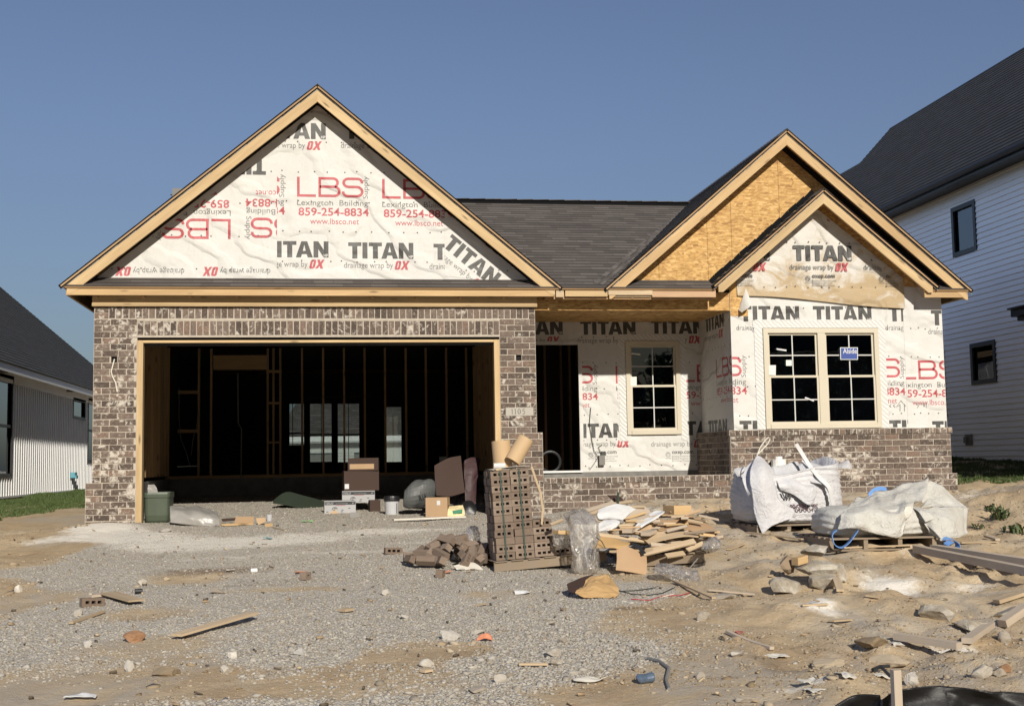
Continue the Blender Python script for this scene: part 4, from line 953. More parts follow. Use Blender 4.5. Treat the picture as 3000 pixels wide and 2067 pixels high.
whites = [blob(230, 1192, .5, .5, 1.0), blob(760, 1250, 1.2, .22, .6), blob(1000, 1225, .8, .22, .6), blob(300, 1212, .6, .45, 1.2), blob(420, 1235, .9, .6, 1.0), blob(620, 1222, 1.1, .45, .85), blob(880, 1200, 1.3, .35, .75), blob(100, 1225, .5, .35, .55), blob(130, 1180, .45, .2, .55), blob(1850, 1362, .16, .26, .95), blob(2010, 1320, .30, .35, .85), blob(2200, 1330, .35, .2, .55), blob(2050, 1245, .4, .2, .4), blob(1680, 1165, .8, .35, .5), blob(1450, 1160, .6, .4, .45), blob(1260, 1190, .5, .3, .5), blob(2200, 1120, .5, .4, .5), blob(1980, 1475, .25, .2, .35), blob(2160, 1465, .25, .1, .8), blob(1830, 1545, .3, .1, .6), blob(500, 1262, .7, .18, .6)]
damps = [blob(470, 1290, .8, .28, .8), blob(580, 1322, .5, .14, .6), blob(1660, 1290, .5, .5, .5), blob(1420, 1375, .3, .12, .7), blob(1880, 1240, .6, .3, .45), blob(1760, 1510, .25, .6, .6), blob(1870, 1300, .25, .3, .6), blob(720, 1312, .8, .12, .5)]
MK = np.zeros((*GX.shape, 4)); MK[..., 3] = 1
MK[..., 0] = gravel_mask(GX, GY) - sum(.8 * f(GX, GY) for f in paths)
MK[..., 1] = sum(f(GX, GY) for f in whites); MK[..., 2] = sum(f(GX, GY) for f in damps)
MK = np.clip(MK, 0, 1); MK[..., 2][GY > 17.2] = 0
na, nb = GX.shape; me = bpy.data.meshes.new('ground'); me.vertices.add(na * nb)
me.vertices.foreach_set('co', np.stack([GX, GY, GZ], -1).reshape(-1).astype('f'))
I = np.arange(na * nb).reshape(na, nb); Q = np.stack([I[:-1, :-1], I[1:, :-1], I[1:, 1:], I[:-1, 1:]], -1).reshape(-1, 4)
def fill_quads(me, Q, k=4):
    me.loops.add(Q.size); me.loops.foreach_set('vertex_index', Q.reshape(-1).astype('i')); me.polygons.add(len(Q))
    me.polygons.foreach_set('loop_start', np.arange(0, Q.size, k, dtype='i')); me.polygons.foreach_set('loop_total', np.full(len(Q), k, 'i'))
fill_quads(me, Q); at = me.attributes.new('mask', 'FLOAT_COLOR', 'POINT'); at.data.foreach_set('color', MK.reshape(-1).astype('f'))
me.polygons.foreach_set('use_smooth', [True] * len(Q)); me.materials.append(M['ground']); me.update(calc_edges=True); me.validate()
o = bpy.data.objects.new('ground', me); COL.objects.link(o); tag(o, 'bare building plot of tan clay and crushed stone sloping up to the house', kind='structure')
# crushed stone and clods: nobody could count them
_ib = bmesh.new(); bmesh.ops.create_icosphere(_ib, subdivisions=1, radius=1); ICO = np.array([x.co[:] for x in _ib.verts]); ICF = np.array([[x.index for x in f.verts] for f in _ib.faces]); _ib.free()
OCT = np.array([[1, 0, 0], [-1, 0, 0], [0, 1, 0], [0, -1, 0], [0, 0, 1], [0, 0, -1]], float); OCF = np.array([[0, 2, 4], [2, 1, 4], [1, 3, 4], [3, 0, 4], [2, 0, 5], [1, 2, 5], [3, 1, 5], [0, 3, 5]])
def pebbles(name, pts, size, base, F, mat, label, cat=None, flat=.55, sink=.36):
    n = len(pts); k = len(base); g = rng
    A = g.normal(size=(n, 3, 3)); q, _ = np.linalg.qr(A); sc = np.stack([g.uniform(.75, 1.3, n), g.uniform(.6, 1.05, n), g.uniform(.4, .85, n)], 1) * size[:, None]
    V = base[None] * (1 + g.normal(size=(n, k, 1)) * .24); V = np.einsum('nij,nkj->nki', q, V * sc[:, None, :]); V[..., 2] *= flat
    V += np.stack([pts[:, 0], pts[:, 1], gz(pts[:, 0], pts[:, 1]) + size * (.5 - sink) * flat], 1)[:, None]
    FF = (F[None] + (np.arange(n) * k)[:, None, None]).reshape(-1, 3); me = bpy.data.meshes.new(name); me.vertices.add(n * k); me.vertices.foreach_set('co', V.reshape(-1).astype('f'))
    fill_quads(me, FF, 3); a = me.attributes.new('rnd', 'FLOAT', 'FACE'); a.data.foreach_set('value', np.repeat(g.random(n), len(F)).astype('f')); me.materials.append(mat); me.update(calc_edges=True)
    o = bpy.data.objects.new(name, me); COL.objects.link(o); return tag(o, label, cat, kind='stuff')
def scatter(n, x0, x1, y0, y1, pw, dens):
    """more points near the viewer; kept with probability dens(X, Y)"""
    u = rng.random(n); Y = (y0 ** pw + u * (y1 ** pw - y0 ** pw)) ** (1 / pw); X = x0 + rng.random(n) * (x1 - x0)
    k = np.abs(X - .15 * Y) < .46 * Y + .5; k &= rng.random(n) < dens(X, Y); k &= ~((Y > 16.93) & ((X < -2.6) | (X > 2.35)))
    return np.stack([X[k], Y[k]], 1)
def fullmask(X, Y): return np.clip(gravel_mask(X, Y) - sum(.8 * f(X, Y) for f in paths) - .85 * sum(f(X, Y) for f in whites), 0, 1)
p = scatter(270000, -5, 6, 5.5, 22.9, -.35, lambda X, Y: np.clip(1.15 * fullmask(X, Y) + .02 * sm(2, 4, X) * (Y < 12), 0, 1))
sz = .0055 + .0095 * rng.random(len(p)) ** 1.8 + .020 * (rng.random(len(p)) < .025) * rng.random(len(p)); sz = sz * (1 + .35 * sm(11, 7, p[:, 1]))
nr = p[:, 1] < 10.5
pebbles('gravel', p[nr], sz[nr], ICO, ICF, M['gravel'], 'grey crushed stone covering the driveway in front of the garage')
pebbles('gravel', p[~nr], sz[~nr] * 1.1, OCT, OCF, M['gravel'], 'pale crushed stone running into the open garage')
p = scatter(85000, -7, 11, 5.5, 16.9, -.2, lambda X, Y: np.clip(1.0 - 1.2 * gravel_mask(X, Y), .04, 1) * sm(.30, .58, fbm(X, Y, 3, 1.2, 17)))
sz = .006 + .012 * rng.random(len(p)) ** 2.4 + .04 * (rng.random(len(p)) < .025) * rng.random(len(p))
t = NT('clay clod'); r = t.attr('rnd'); M['clod'] = t.end(t.ramp(r, [(0, (.20, .145, .085)), (.5, (.31, .235, .15)), (.9, (.37, .30, .21)), (1, (.44, .38, .29))]), .95)
pebbles('dirt', p, sz, ICO, ICF, M['clod'], 'dry clay clods strewn over the bare soil')
def chips(n):
    X = rng.uniform(-5, 9, n); Y = 5.8 + 11.2 * rng.random(n) ** 1.2; k = np.abs(X - .15 * Y) < .5 * Y; X, Y = X[k], Y[k]; n = len(X); Z = gz(X, Y) + .012
    a = rng.uniform(0, 6.28, n); L = rng.uniform(.008, .026, n); W = L * rng.uniform(.12, .5, n); H = rng.uniform(.003, .008, n); tl = rng.normal(0, .18, n)
    u = np.stack([np.cos(a), np.sin(a), tl], 1) * L[:, None]; v = np.stack([-np.sin(a), np.cos(a), rng.normal(0, .15, n)], 1) * W[:, None]; w_ = np.zeros((n, 3)); w_[:, 2] = H; c = np.stack([X, Y, Z], 1)
    V = np.stack([c + u * i + v * j + w_ * k_ for i, j, k_ in ((-1, -.8, -1), (1, -1, -1), (.9, 1, -1), (-1, .7, -1), (-1, -.8, 1), (1, -1, 1), (.9, 1, 1), (-1, .7, 1))], 1)
    F = np.array([(0, 3, 2, 1), (4, 5, 6, 7), (0, 1, 5, 4), (1, 2, 6, 5), (2, 3, 7, 6), (3, 0, 4, 7)]); me = bpy.data.meshes.new('wood_chips'); me.vertices.add(n * 8); me.vertices.foreach_set('co', V.reshape(-1).astype('f'))
    fill_quads(me, (F[None] + (np.arange(n) * 8)[:, None, None]).reshape(-1, 4)); at = me.attributes.new('rnd', 'FLOAT', 'FACE'); at.data.foreach_set('value', np.repeat(rng.random(n), 6).astype('f'))
    t = NT('wood chips'); r = t.attr('rnd'); me.materials.append(t.end(t.ramp(r, [(0, (.10, .075, .05)), (.35, (.20, .15, .10)), (.6, (.34, .24, .14)), (.85, (.46, .36, .23)), (1, (.60, .56, .50))], 'CONSTANT'), .85)); me.update(calc_edges=True)
    o = bpy.data.objects.new('wood_chips', me); COL.objects.link(o); tag(o, 'tiny wood chips, bark and splinters strewn over the whole plot', kind='stuff')
chips(600)
def lawn(name, label, inside, n, x0, x1, y0, y1, hh):
    X = x0 + rng.random(n) * (x1 - x0); Y = y0 + rng.random(n) * (y1 - y0); k = inside(X, Y); X, Y = X[k], Y[k]; n = len(X); Z = gz(X, Y) - .01
    a = rng.uniform(0, 6.28, n); h = hh * rng.uniform(.5, 1.25, n); wd = rng.uniform(.006, .013, n); lx, ly = rng.normal(0, .35, (2, n)) * h
    V = np.stack([np.stack([X - np.cos(a) * wd, Y - np.sin(a) * wd, Z], 1), np.stack([X + np.cos(a) * wd, Y + np.sin(a) * wd, Z], 1), np.stack([X + lx, Y + ly, Z + h], 1)], 1)
    me = bpy.data.meshes.new(name); me.vertices.add(n * 3); me.vertices.foreach_set('co', V.reshape(-1).astype('f')); fill_quads(me, np.arange(n * 3).reshape(n, 3), 3)
    at = me.attributes.new('rnd', 'FLOAT', 'FACE'); at.data.foreach_set('value', rng.random(n).astype('f')); me.materials.append(M['grass']); me.update(calc_edges=True)
    o = bpy.data.objects.new(name, me); COL.objects.link(o); return tag(o, label, kind='stuff')
gl = [G(0, 1518), G(120, 1503), G(249, 1487)]
def left_in(X, Y): xb = np.interp(Y, [q[1] for q in gl], [q[0] for q in gl]); return (X < xb + (fbm(X, Y, 2, 2.5) - .5) * .5) & (X > -6.62)
lawn('grass', 'strip of mown lawn beside the white batten house', left_in, 90000, -6.6, -4.2, 15, 42, .055)
gr = G(2860, 1432)
lawn('grass', 'patch of lawn below the white lap-sided house', lambda X, Y: (X < 12.4) & (Y > 17.9 + (fbm(X, Y, 2, 3) - .5) * .8) & (X > 9.2), 60000, 9.1, 12.4, 17, 27, .06)

# ================================================================== neighbours
lh = empty('batten_house', (-9, 30, 1.3), 'white board-and-batten house with a charcoal roof, left of the unfinished house', 'house')
XL = -6.6; lwin = [(23.2, 27.0, 1.75, 3.70), (33.23, 34.72, 3.2, 3.60), (35.25, 36.5, 2.07, 3.70)]
b = MB(); q = MB(); holed(q, 12, 42, 1.25, 3.80, 0, .08, lwin, 0)
b.v = [(XL - y, x, z) for x, y, z in q.v]; b.f = q.f; b.m = q.m; b.r = q.r; b.uv = q.uv; b.n = q.n
for y in np.arange(12.1, 42, .2):
    iv = [(1.29, 3.80)]
    for a0, a1, z0, z1 in lwin:
        if a0 - .12 < y < a1 + .12: iv = [(1.29, z0 - .09), (z1 + .09, 3.80)]
    for z0, z1 in iv: b.box(XL - .002, XL + .022, y - .022, y + .022, z0, z1)
b.box(XL - .01, XL + .035, 12, 42, 1.25, 1.285)
b.box(-13, XL - .09, 41.9, 42, 1.25, 3.8); b.build('wall', M['batten'], lh)
b = MB(); b.box(XL - .1, XL + .012, 12, 42, .7, 1.248); b.build('foundation_wall', M['brick'], lh)
b = MB(); b.box(XL - .3, XL + .32, 11.8, 42.25, 3.80, 3.83); b.box(XL + .32, XL + .345, 11.8, 42.25, 3.74, 3.90); b.box(XL + .002, XL + .03, 12, 42, 3.62, 3.80); b.build('soffit', M['white_trim'], lh)
mg = math.hypot(1, .87); b = MB(); shingles(b, (XL + .37, 11.7, 3.905), (0, 1, 0), (-1 / mg, 0, .87 / mg), 30.6, 9.6, seg=4.); b.build('roof', [M['shingle_black'], M['black_trim']], lh)
for a0, a1, z0, z1 in lwin:
    f = MB(); t_ = .075
    for (y0, y1, c0, c1) in ((a0 - t_, a0, z0 - t_, z1 + t_), (a1, a1 + t_, z0 - t_, z1 + t_), (a0, a1, z1, z1 + t_), (a0, a1, z0 - t_, z0)): f.box(XL - .05, XL + .03, y0, y1, c0, c1)
    if z1 - z0 > 1: f.box(XL - .05, XL + .005, a0, a1, (z0 + z1) / 2 - .03, (z0 + z1) / 2 + .03)
    w_ = f.build('window', M['black_trim'], lh); g = MB(); g.box(XL - .03, XL - .025, a0, a1, z0, z1); g.build('pane', M['glass'], w_)
b = MB(); b.box(XL - 3, XL - 2.9, 12, 42, 1.2, 3.8); b.build('inner_wall', M['core'], lh)
for y, z in ((25.6, 3.79), (32.0, 3.79)): b = MB(); b.tube([(XL + .18, y, z), (XL + .18, y, z - .05)], .09, 10); b.build('soffit_light', M['grayplastic'], lh)
b = MB(); b.box(XL + .02, XL + .13, 32.95, 33.25, 1.60, 1.74, 0); b.box(XL + .13, XL + .16, 32.98, 33.22, 1.58, 1.66, 0); b.build('vent_hood', M['teal'], lh)

rh = empty('lap_sided_house', (14, 22, 1.5), 'tall white lap-sided house with black roof and black window trim, right of the unfinished house', 'house')
XR = 12.3; rwin = [(21.86, 22.60, 5.79, 6.61), (21.39, 22.13, 3.22, 3.85), (23.35, 24.3, 2.62, 3.86)]
b = MB(); z = 1.56; ex = .106
while z < 7.02:
    iv = [(8., 37.)]
    for a0, a1, z0, z1 in rwin:
        if z0 - .08 < z + ex / 2 < z1 + .08:
            nx = []
            for s0, s1 in iv:
                if a0 > s0 and a1 < s1: nx += [(s0, a0), (a1, s1)]
                else: nx.append((s0, s1))
            iv = nx
    for s0, s1 in iv:
        b.add([(XR - .022, s0, z), (XR - .022, s1, z), (XR - .001, s1, z + ex), (XR - .001, s0, z + ex), (XR, s0, z), (XR, s1, z)], [(0, 3, 2, 1), (0, 1, 5, 4)], 0)
    z += ex
q = MB(); holed(q, 8, 37, 1.5, 7.05, 0, .08, rwin); b2 = MB(); b2.v = [(XR + .002 + y, x, zz) for x, y, zz in q.v]; b2.f, b2.m, b2.r, b2.uv, b2.n = [f[::-1] for f in q.f], q.m, q.r, q.uv, q.n; b.merge(b2); b.build('wall', M['siding'], rh)
b = MB(); b.box(XR + .01, XR + .3, 8, 37, .9, 1.555); b.build('foundation_wall', M['block'], rh)
b = MB(); b.box(XR - .42, XR + .3, 8, 37.3, 7.02, 7.05); b.box(XR - .445, XR - .421, 8, 37.3, 6.99, 7.16); b.tube([(XR - .50, 8, 7.10), (XR - .50, 37.3, 7.10)], .06, 8); b.build('soffit', M['black_trim'], rh)
mg = math.hypot(1, 1.07); b = MB(); shingles(b, (XR - .46, 7.5, 7.14), (0, 1, 0), (1 / mg, 0, 1.07 / mg), 23.6, 3.36 * mg, seg=4.); shingles(b, (XR - .46, 31.1, 7.14), (0, 1, 0), (1 / mg, 0, 1.07 / mg), 6., 2.42 * mg, seg=4.)
b.ob((XR + 2.95, 19.3, 10.72), (.1, 0, .03), (0, 11.8, 0), (0, 0, .02), 0); b.build('roof', [M['shingle_black'], M['black_trim']], rh)
for a0, a1, z0, z1 in rwin:
    f = MB(); t_ = .085
    for (y0, y1, c0, c1) in ((a0 - t_, a0, z0 - t_, z1 + t_), (a1, a1 + t_, z0 - t_, z1 + t_), (a0, a1, z1, z1 + t_), (a0, a1, z0 - t_, z0)): f.box(XR - .035, XR + .04, y0, y1, c0, c1)
    w_ = f.build('window', M['black_trim'], rh); g = MB(); g.box(XR + .02, XR + .025, a0, a1, z0, z1); g.build('pane', M['glass'], w_)
b = MB(); b.box(XR + 2.5, XR + 2.6, 8, 37, 1.2, 7); b.build('inner_wall', M['core'], rh)
b = MB(); b.box(XR - .42, XR - .02, 17.5, 20.05, 4.20, 4.33); b.box(XR - .36, XR - .02, 17.5, 19.95, 4.12, 4.198); b.box(XR - .47, XR - .02, 17.5, 20.08, 4.332, 4.36); b.build('porch_eave', M['black_trim'], rh)
b = MB(); b.box(XR - .04, XR - .015, 22.3, 22.55, 1.98, 2.20, 0); b.box(XR - .09, XR - .041, 22.42, 22.52, 2.03, 2.15, 0); b.build('outlet_box', M['grayplastic'], rh)
# wrapped side of the unfinished house, mirrored in the neighbour's window
b = wrap_panel(Frame((9.03, 0, 0), (0, 1, 0), (1, 0, 0)), [(17.35, 1.9), (28, 1.9), (28, 4.0), (17.35, 4.0)]); f_ = Frame((9.03, 0, 0), (0, 1, 0), (1, 0, 0))
for k in range(7): unit(b, f_, 17.5 + 1.165 * k, 3.2, 'TD', d=.0045)
b.build('house_wrap', WR, house)
bh = empty('far_house', (2, 46, 1), 'grey-roofed house with cream siding seen through the rear windows', 'house')
YH = 44.; ez = P(900, 1281, YH)[2]; xc = P(803, 1281, YH)[0]
b = MB(); shingles(b, (xc, YH - .4, ez), (1, 0, 0), (0, .8, .6), 14, 7.5); b.clip([((xc, YH - .4, ez), (-.8, .35, 0))]); b.build('roof', [M['shingle'], M['black_trim']], bh)
b = MB(); b.box(xc + .1, xc + 13, YH - .42, YH - .38, ez - .16, ez + .02); b.box(xc + .1, xc + 13, YH - .38, YH + .01, ez - .2, ez - .16); b.box(xc + .4, xc + 13, YH - .02, YH, ez - .40, ez - .2); b.build('fascia_board', M['white_trim'], bh)
b = MB(); hw_ = P(945, 1330, YH)[0]; holed(b, xc + .4, xc + 13, .6, ez - .35, YH, YH + .2, [(hw_ - 1.0, hw_ + .45, 1.2, ez - .55), (hw_ + 1.1, hw_ + 2.2, .9, ez - .55)])
z = .7
while z < ez - .45: b.box(xc + .4, hw_ - 1.0, YH - .02, YH - .002, z, z + .09); b.box(hw_ + .45, hw_ + 1.1, YH - .02, YH - .002, z, z + .09); z += .11
b.build('wall', M['vinyl_white'], bh); b = MB(); b.box(hw_ - .95, hw_ + .4, YH + .1, YH + .11, 1.2, ez - .6); b.box(hw_ + 1.1, hw_ + 2.2, YH + .1, YH + .11, .9, ez - .6); b.build('window', M['grayplastic'], bh)
# across the street, seen at most as reflections in the windows
def across(name, x0, x1, y, h, rh_, label):
    e = empty(name, ((x0 + x1) / 2, y, -2), label, 'house'); b = MB(); b.box(x0, x1, y - 9, y, -3, h); b.build('wall', M['brick'], e)
    b = MB(); b.prism([(x0 - .5, y + .5, h), (x1 + .5, y + .5, h), (x1 + .5, y - 4.5, h + rh_), (x0 - .5, y - 4.5, h + rh_)], (0, .05, .2)); b.build('roof', M['black_trim'], e)
across('brick_house', 8, 20.3, -40, 4.2, 3.2, 'brick house across the street with a low dark roof'); across('brick_house', 24.6, 40, -38, 8.2, 3.5, 'tall brick house across the street with a dark roof')
across('brick_house', -15, 3, -40, 4.5, 3.5, 'brick house across the street with a grey dark roof and deep eaves'); across('brick_house', -38, -19, -39, 6.5, 3.5, 'long unseen brick house added across the street at the far end')  # pair out of view, added to block low sky
b = MB(); b.box(-300, 300, -9, 3.2, -.3, .17); o = b.build('road', M['asphalt']); tag(o, 'asphalt street in front of the plot', kind='structure')
b = MB(); b.box(-300, 300, -70, -9.01, -.3, .19); o = b.build('verge', M['turf']); tag(o, 'lawn across the street', kind='structure')
tr = empty('street_tree', (21.6, -40, -2), 'leafy shade tree standing across the street between two brick houses', 'tree')
b = MB(); b.tube([(21.6, -40, -2.2), (21.5, -40, 1), (21.7, -40, 4)], [.3, .22, .12], 8)
for k in range(7): a = k * .9; b.tube([(21.6, -40, 2 + k * .4), (21.6 + 1.5 * math.cos(a), -40 + 1.5 * math.sin(a), 4.5 + .4 * k)], [.1, .03], 5)
b.build('trunk', M['bark'], tr); b = MB(); n = 2600
cc = np.array([(21.6, -40, 6.2), (20.6, -39.6, 5.2), (22.7, -40.2, 5.6), (21.2, -40, 7.6), (22.2, -40, 7.2), (21.8, -39.5, 4.6)])
for k in range(n):
    c = cc[k % 6] + np.random.default_rng(k).normal(size=3) * [.55, .55, .5]; d = np.random.default_rng(k + 9000).normal(size=(2, 3)) * .11; b.add([c - d[0], c + d[1], c + d[0], c - d[1]], [(0, 1, 2, 3)], 0)
b.build('crown', M['leaf'], tr)

# ================================================================== things on the plot
U = np.array([0, 0, 1.])
def lay(name, label, cat, a, b, wd, th, mat, lift=0., la=0., lb=0., group=None, m2=None, warp=0.):
    """board lying on the ground between two photograph pixels"""
    A = G(*a) + U * (la + lift + th / 2); B = G(*b) + U * (lb + lift + th / 2); d = B - A; s = np.cross(d, U); s /= np.linalg.norm(s)
    q = MB()
    if warp:
        n = 7; pts = [A + d * i / (n - 1) + U * warp * math.sin(math.pi * i / (n - 1)) for i in range(n)]
        for p0, p1 in zip(pts, pts[1:]): q.beam(p0, p1 + (p1 - p0) * .02, wd, th, s)
        r0 = random.random(); q.r = [r0] * len(q.f)
    else: q.beam(A, B, wd, th, s)
    return thing(q, name, M[mat], label, cat, group)
def stone(px, py, w, h, label, mat='concrete', name='concrete_chunk', cat='concrete chunk', dep=1., rot=None, sink=.25, seed=None, group=None, lift=0.):
    """one rock, w x h pixels in the photograph, sitting on the ground at its foot pixel"""
    p = G(px, py); k = mpp(p); q = MB(); rx, rz = w * k / 2, h * k / 2
    q.rock(p + U * (rz * (1 - sink) + lift), rx * 1.12, rx * dep, rz * 1.2, 0, seed if seed is not None else int(px * 7 + py), rot if rot is not None else random.uniform(-.4, .4), None, 3)
    return thing(q, name, M[mat], label, cat, group)
# ---- strapped stack of cored bricks on a pallet
def brick_mesh(holes=True, L=.19, H=.07, T=.07, half=False):
    q = MB(); l = L / 2 * (.5 if half else 1); h = H / 2; t = T / 2
    if not holes: q.ob((0, 0, 0), (l - .001, 0, 0), (0, t - .001, 0), (0, 0, h - .001), 0)
    else:
        xs = [-l, -.067, -.034, -.017, .017, .034, .067, l] if not half else [-l, -.017, .017, l]; zs = [-h, -.013, .013, h]; hl = {(1, 1), (3, 1), (5, 1)} if not half else {(1, 1)}
        for i in range(len(xs) - 1):
            for j in range(3):
                a, b_, c, d = xs[i], xs[i + 1], zs[j], zs[j + 1]
                if (i, j) in hl:
                    y0, y1 = -t, -t + .05
                    V = [(a, y0, c), (b_, y0, c), (b_, y0, d), (a, y0, d), (a, y1, c), (b_, y1, c), (b_, y1, d), (a, y1, d)]
                    q.add(V, [(0, 1, 5, 4), (1, 2, 6, 5), (2, 3, 7, 6), (3, 0, 4, 7)], 0); q.add(V[4:], [(0, 1, 2, 3)], 1)
                else: q.add([(a, -t, c), (b_, -t, c), (b_, -t, d), (a, -t, d)], [(0, 1, 2, 3)], 0)
        q.add([(-l, -t, -h), (l, -t, -h), (l, t, -h), (-l, t, -h), (-l, -t, h), (l, -t, h), (l, t, h), (-l, t, h)], [(0, 3, 2, 1), (4, 5, 6, 7), (1, 2, 6, 5), (2, 3, 7, 6), (3, 0, 4, 7)], 0)
    o = q.build('brick', [M['brick_new'], M['core']]); o.hide_render = False; return o
bh_, bs_, bhalf = brick_mesh(), brick_mesh(False), brick_mesh(True, half=True)
base = G(1459, 1673); TH = rad(5); TL = .058; ux = np.array([math.cos(TH), math.sin(TH), TL]); uy = np.array([-math.sin(TH), math.cos(TH), 0]); UZ = np.array([-TL * .8, 0, 1])
st = empty('brick_stack', base, 'tall strapped stack of new three-hole bricks on a pallet', 'brick stack')
def brick_at(src, p, rot, parent=None, sc=None):
    c = src.copy(); COL.objects.link(c); c.location = [float(x) for x in p]; c.rotation_euler = rot
    if sc: c.scale = sc
    if parent is not None: adopt(c, parent)
    return c
PH = .10; lean = .032
def stack_p(i, j, k): return base + ux * (.095 + i * .193 + random.uniform(-.004, .004) - k * .0010) + uy * (.05 + j * .071) + UZ * (PH + .037 + k * .0725)
for i, rows in ((0, 12), (1, 12), (2, 5), (3, 2)):
    for k in range(rows):
        solid = (i, k) in ((0, 5), (0, 2), (1, 2), (1, 3), (1, 4 - 0))
        if i == 1 and k == 4: solid = False
        brick_at(bs_ if solid else bh_, stack_p(i, 0, k) + uy * random.uniform(-.006, .004), (random.uniform(-.02, .02), -TL + random.uniform(-.014, .014), TH + random.uniform(-.03, .03)), st)
for j in range(1, 5):
    for k in range(12): brick_at(bs_, stack_p(0, j, k) + ux * random.uniform(-.010, .006), (0, -TL + random.uniform(-.014, .014), TH + random.uniform(-.04, .04)), st)
for j in range(1, 4): brick_at(bs_, stack_p(1, j, 11), (0, -TL, TH), st); brick_at(bs_, stack_p(2, j, 4), (0, -TL, TH), st)
q = MB(); q.ob(base + ux * .30 + uy * .20 + UZ * (PH + .40), ux * .08, uy * .12, U * .38, 0); q.build('brick_core', M['core'], st)
q = MB()
for u in (.095, .285): 
    pt = [base + ux * (u + d) + uy * (.05 - .035 - .009) + UZ * z for z, d in ((PH, 0), (PH + .45, -.006), (PH + .865, -.012))]; q.beam(pt[0], pt[1], .016, .003, ux) if False else None
    for a, c in zip(pt, pt[1:]): q.beam(a, c, .016, .003, ux, 0, .5)
    q.beam(pt[2], pt[2] + uy * .36 + UZ * .004, .016, .003, ux, 0, .5)
q.build('strap', M['band'], st)
bh_.hide_render = bs_.hide_render = bhalf.hide_render = True
pl = empty('brick_pallet', base, 'low weathered pallet under the strapped brick stack', 'pallet'); 
q = MB(); q.ob(base + ux * .53 - uy * .01 + UZ * .045, ux * .57, uy * .02, U * .045); q.build('stringer', M['pallet'], pl)
q = MB(); q.ob(base + ux * .53 + uy * .42 + UZ * .045, ux * .57, uy * .02, U * .045); q.build('stringer', M['pallet'], pl)
q = MB()
for i in range(7): q.ob(base + ux * (.03 + i * .165) + uy * .2 + UZ * .0935, ux * .06, uy * .25, U * .0035)
q.build('deck_board', M['pallet'], pl)
top = PH + .875
q = MB(); a0, a1, a2_, a3 = [base + ux * u + uy * v + UZ * (top + dz) for u, v, dz in ((.0, -.02, .012), (.38, -.015, .02), (.40, .16, .012), (-.02, .2, .010))]
q.sheet([[a0, (a0 + a1) / 2 + UZ * .01, a1], [(a0 + a3) / 2, (a0 + a2_) / 2 + UZ * .006, (a1 + a2_) / 2], [a3, (a3 + a2_) / 2, a2_]], 5, .003, .006, 9, seed=2); thing(q, 'paper_sheet', M['paper_dirty'], 'grubby paper sheet lying on top of the brick stack', 'paper')
def tube(name, label, a, b, r, mat, th=.012, group=None):
    a = np.array(a, float); b = np.array(b, float); n = 28; d = (b - a); dn = d / np.linalg.norm(d); s = np.cross(dn, (0, 1, 0)); s /= np.linalg.norm(s); t_ = np.cross(dn, s); q = MB()
    ring = lambda c, rr: [c + (s * math.cos(k * 6.2832 / n) + t_ * math.sin(k * 6.2832 / n)) * rr for k in range(n)]
    q.loft([ring(a, r), ring(a + d * .5, r), ring(b, r), ring(b, r - th), ring(a, r - th), ring(a, r)], 0, (False, False), .5)
    return thing(q, name, M[mat], label, 'cardboard tube', group, smooth=False)
tb = base + ux * .17 + uy * .24 + UZ * (top + .014); kx = mpp(tb)
tube('cardboard_tube', 'upright brown cardboard tube standing on the brick stack', tb, tb + UZ * .275 - ux * .008, .095, 'tubecard')
t2a = base + ux * .235 + uy * .09 + UZ * (top + .075); tube('cardboard_tube', 'tilted cardboard tube leaning against the upright tube', t2a, t2a + ux * .155 + UZ * .215 + uy * .01, .082, 'tubecard')
q = MB(); q.tube([base + ux * .05 + uy * .12 + UZ * (top + .045), base + ux * .16 + uy * .10 + UZ * (top + .04)], .028, 10); thing(q, 'paper_cup', M['paper'], 'crushed white paper cup lying on the brick stack', 'paper cup')
pts = [base + ux * (.395 + dx) - uy * .03 + UZ * z for dx, z in ((0, top + .01), (.03, top - .1), (.075, top - .25), (.085, top - .42), (.065, top - .56))]
q = MB()
for a, c in zip(pts, pts[1:]): q.beam(a, c, .022, .004, ux, 0, .5)
thing(q, 'loose_strap', M['wood_scrap'], 'loose brown strap hanging off the right side of the brick stack', 'strap')
# ---- loose bricks beside the stack
pc = G(1335, 1655); n = 0; spots = []
for ring, cnt, lift in ((1.0, 17, .02), (.72, 12, .075), (.42, 8, .135), (.18, 4, .19)):
    for i in range(cnt):
        a = i / cnt * 6.283 + ring * 3 + random.uniform(-.2, .2); x = pc[0] + math.cos(a) * .46 * ring * random.uniform(.8, 1.08) - .02; y = pc[1] + .12 + math.sin(a) * .34 * ring * random.uniform(.8, 1.08)
        spots.append((x, y, float(gz(x, y)) + .035 + lift + random.uniform(0, .03)))
for x, y, z in spots:
    c = brick_at(random.choice([bh_, bh_, bhalf, bs_]), (x, y, z), (random.uniform(-.9, .9) + random.choice([0, 1.57]), random.uniform(-.6, .6), random.uniform(0, 6.28))); c.hide_render = False
    tag(c, 'loose or broken brick in the tumbled heap left of the brick stack', 'brick', 'loose bricks heaped beside the brick stack')
for (px, py, r, lb) in ((1152, 1622, .2, 'pale dusty brick lying apart, left of the loose brick heap'), (1290, 1690, 1.2, 'half brick at the front edge of the loose brick heap'), (270, 1775, .5, 'dark brick lying alone on gravel among wood scraps'), (895, 1697, 1.0, 'red brick bat standing on the gravel in mid driveway')):
    p = G(px, py); c = brick_at(bhalf if 'bat' in lb or 'half' in lb else bh_, p + U * .035, (random.uniform(-.1, .1), .05, r)); c.hide_render = False; tag(c, lb, 'brick')
for o in (bh_, bs_, bhalf): bpy.data.objects.remove(o)
for o in st.children:
    if o.name.startswith('brick'): o.hide_render = False
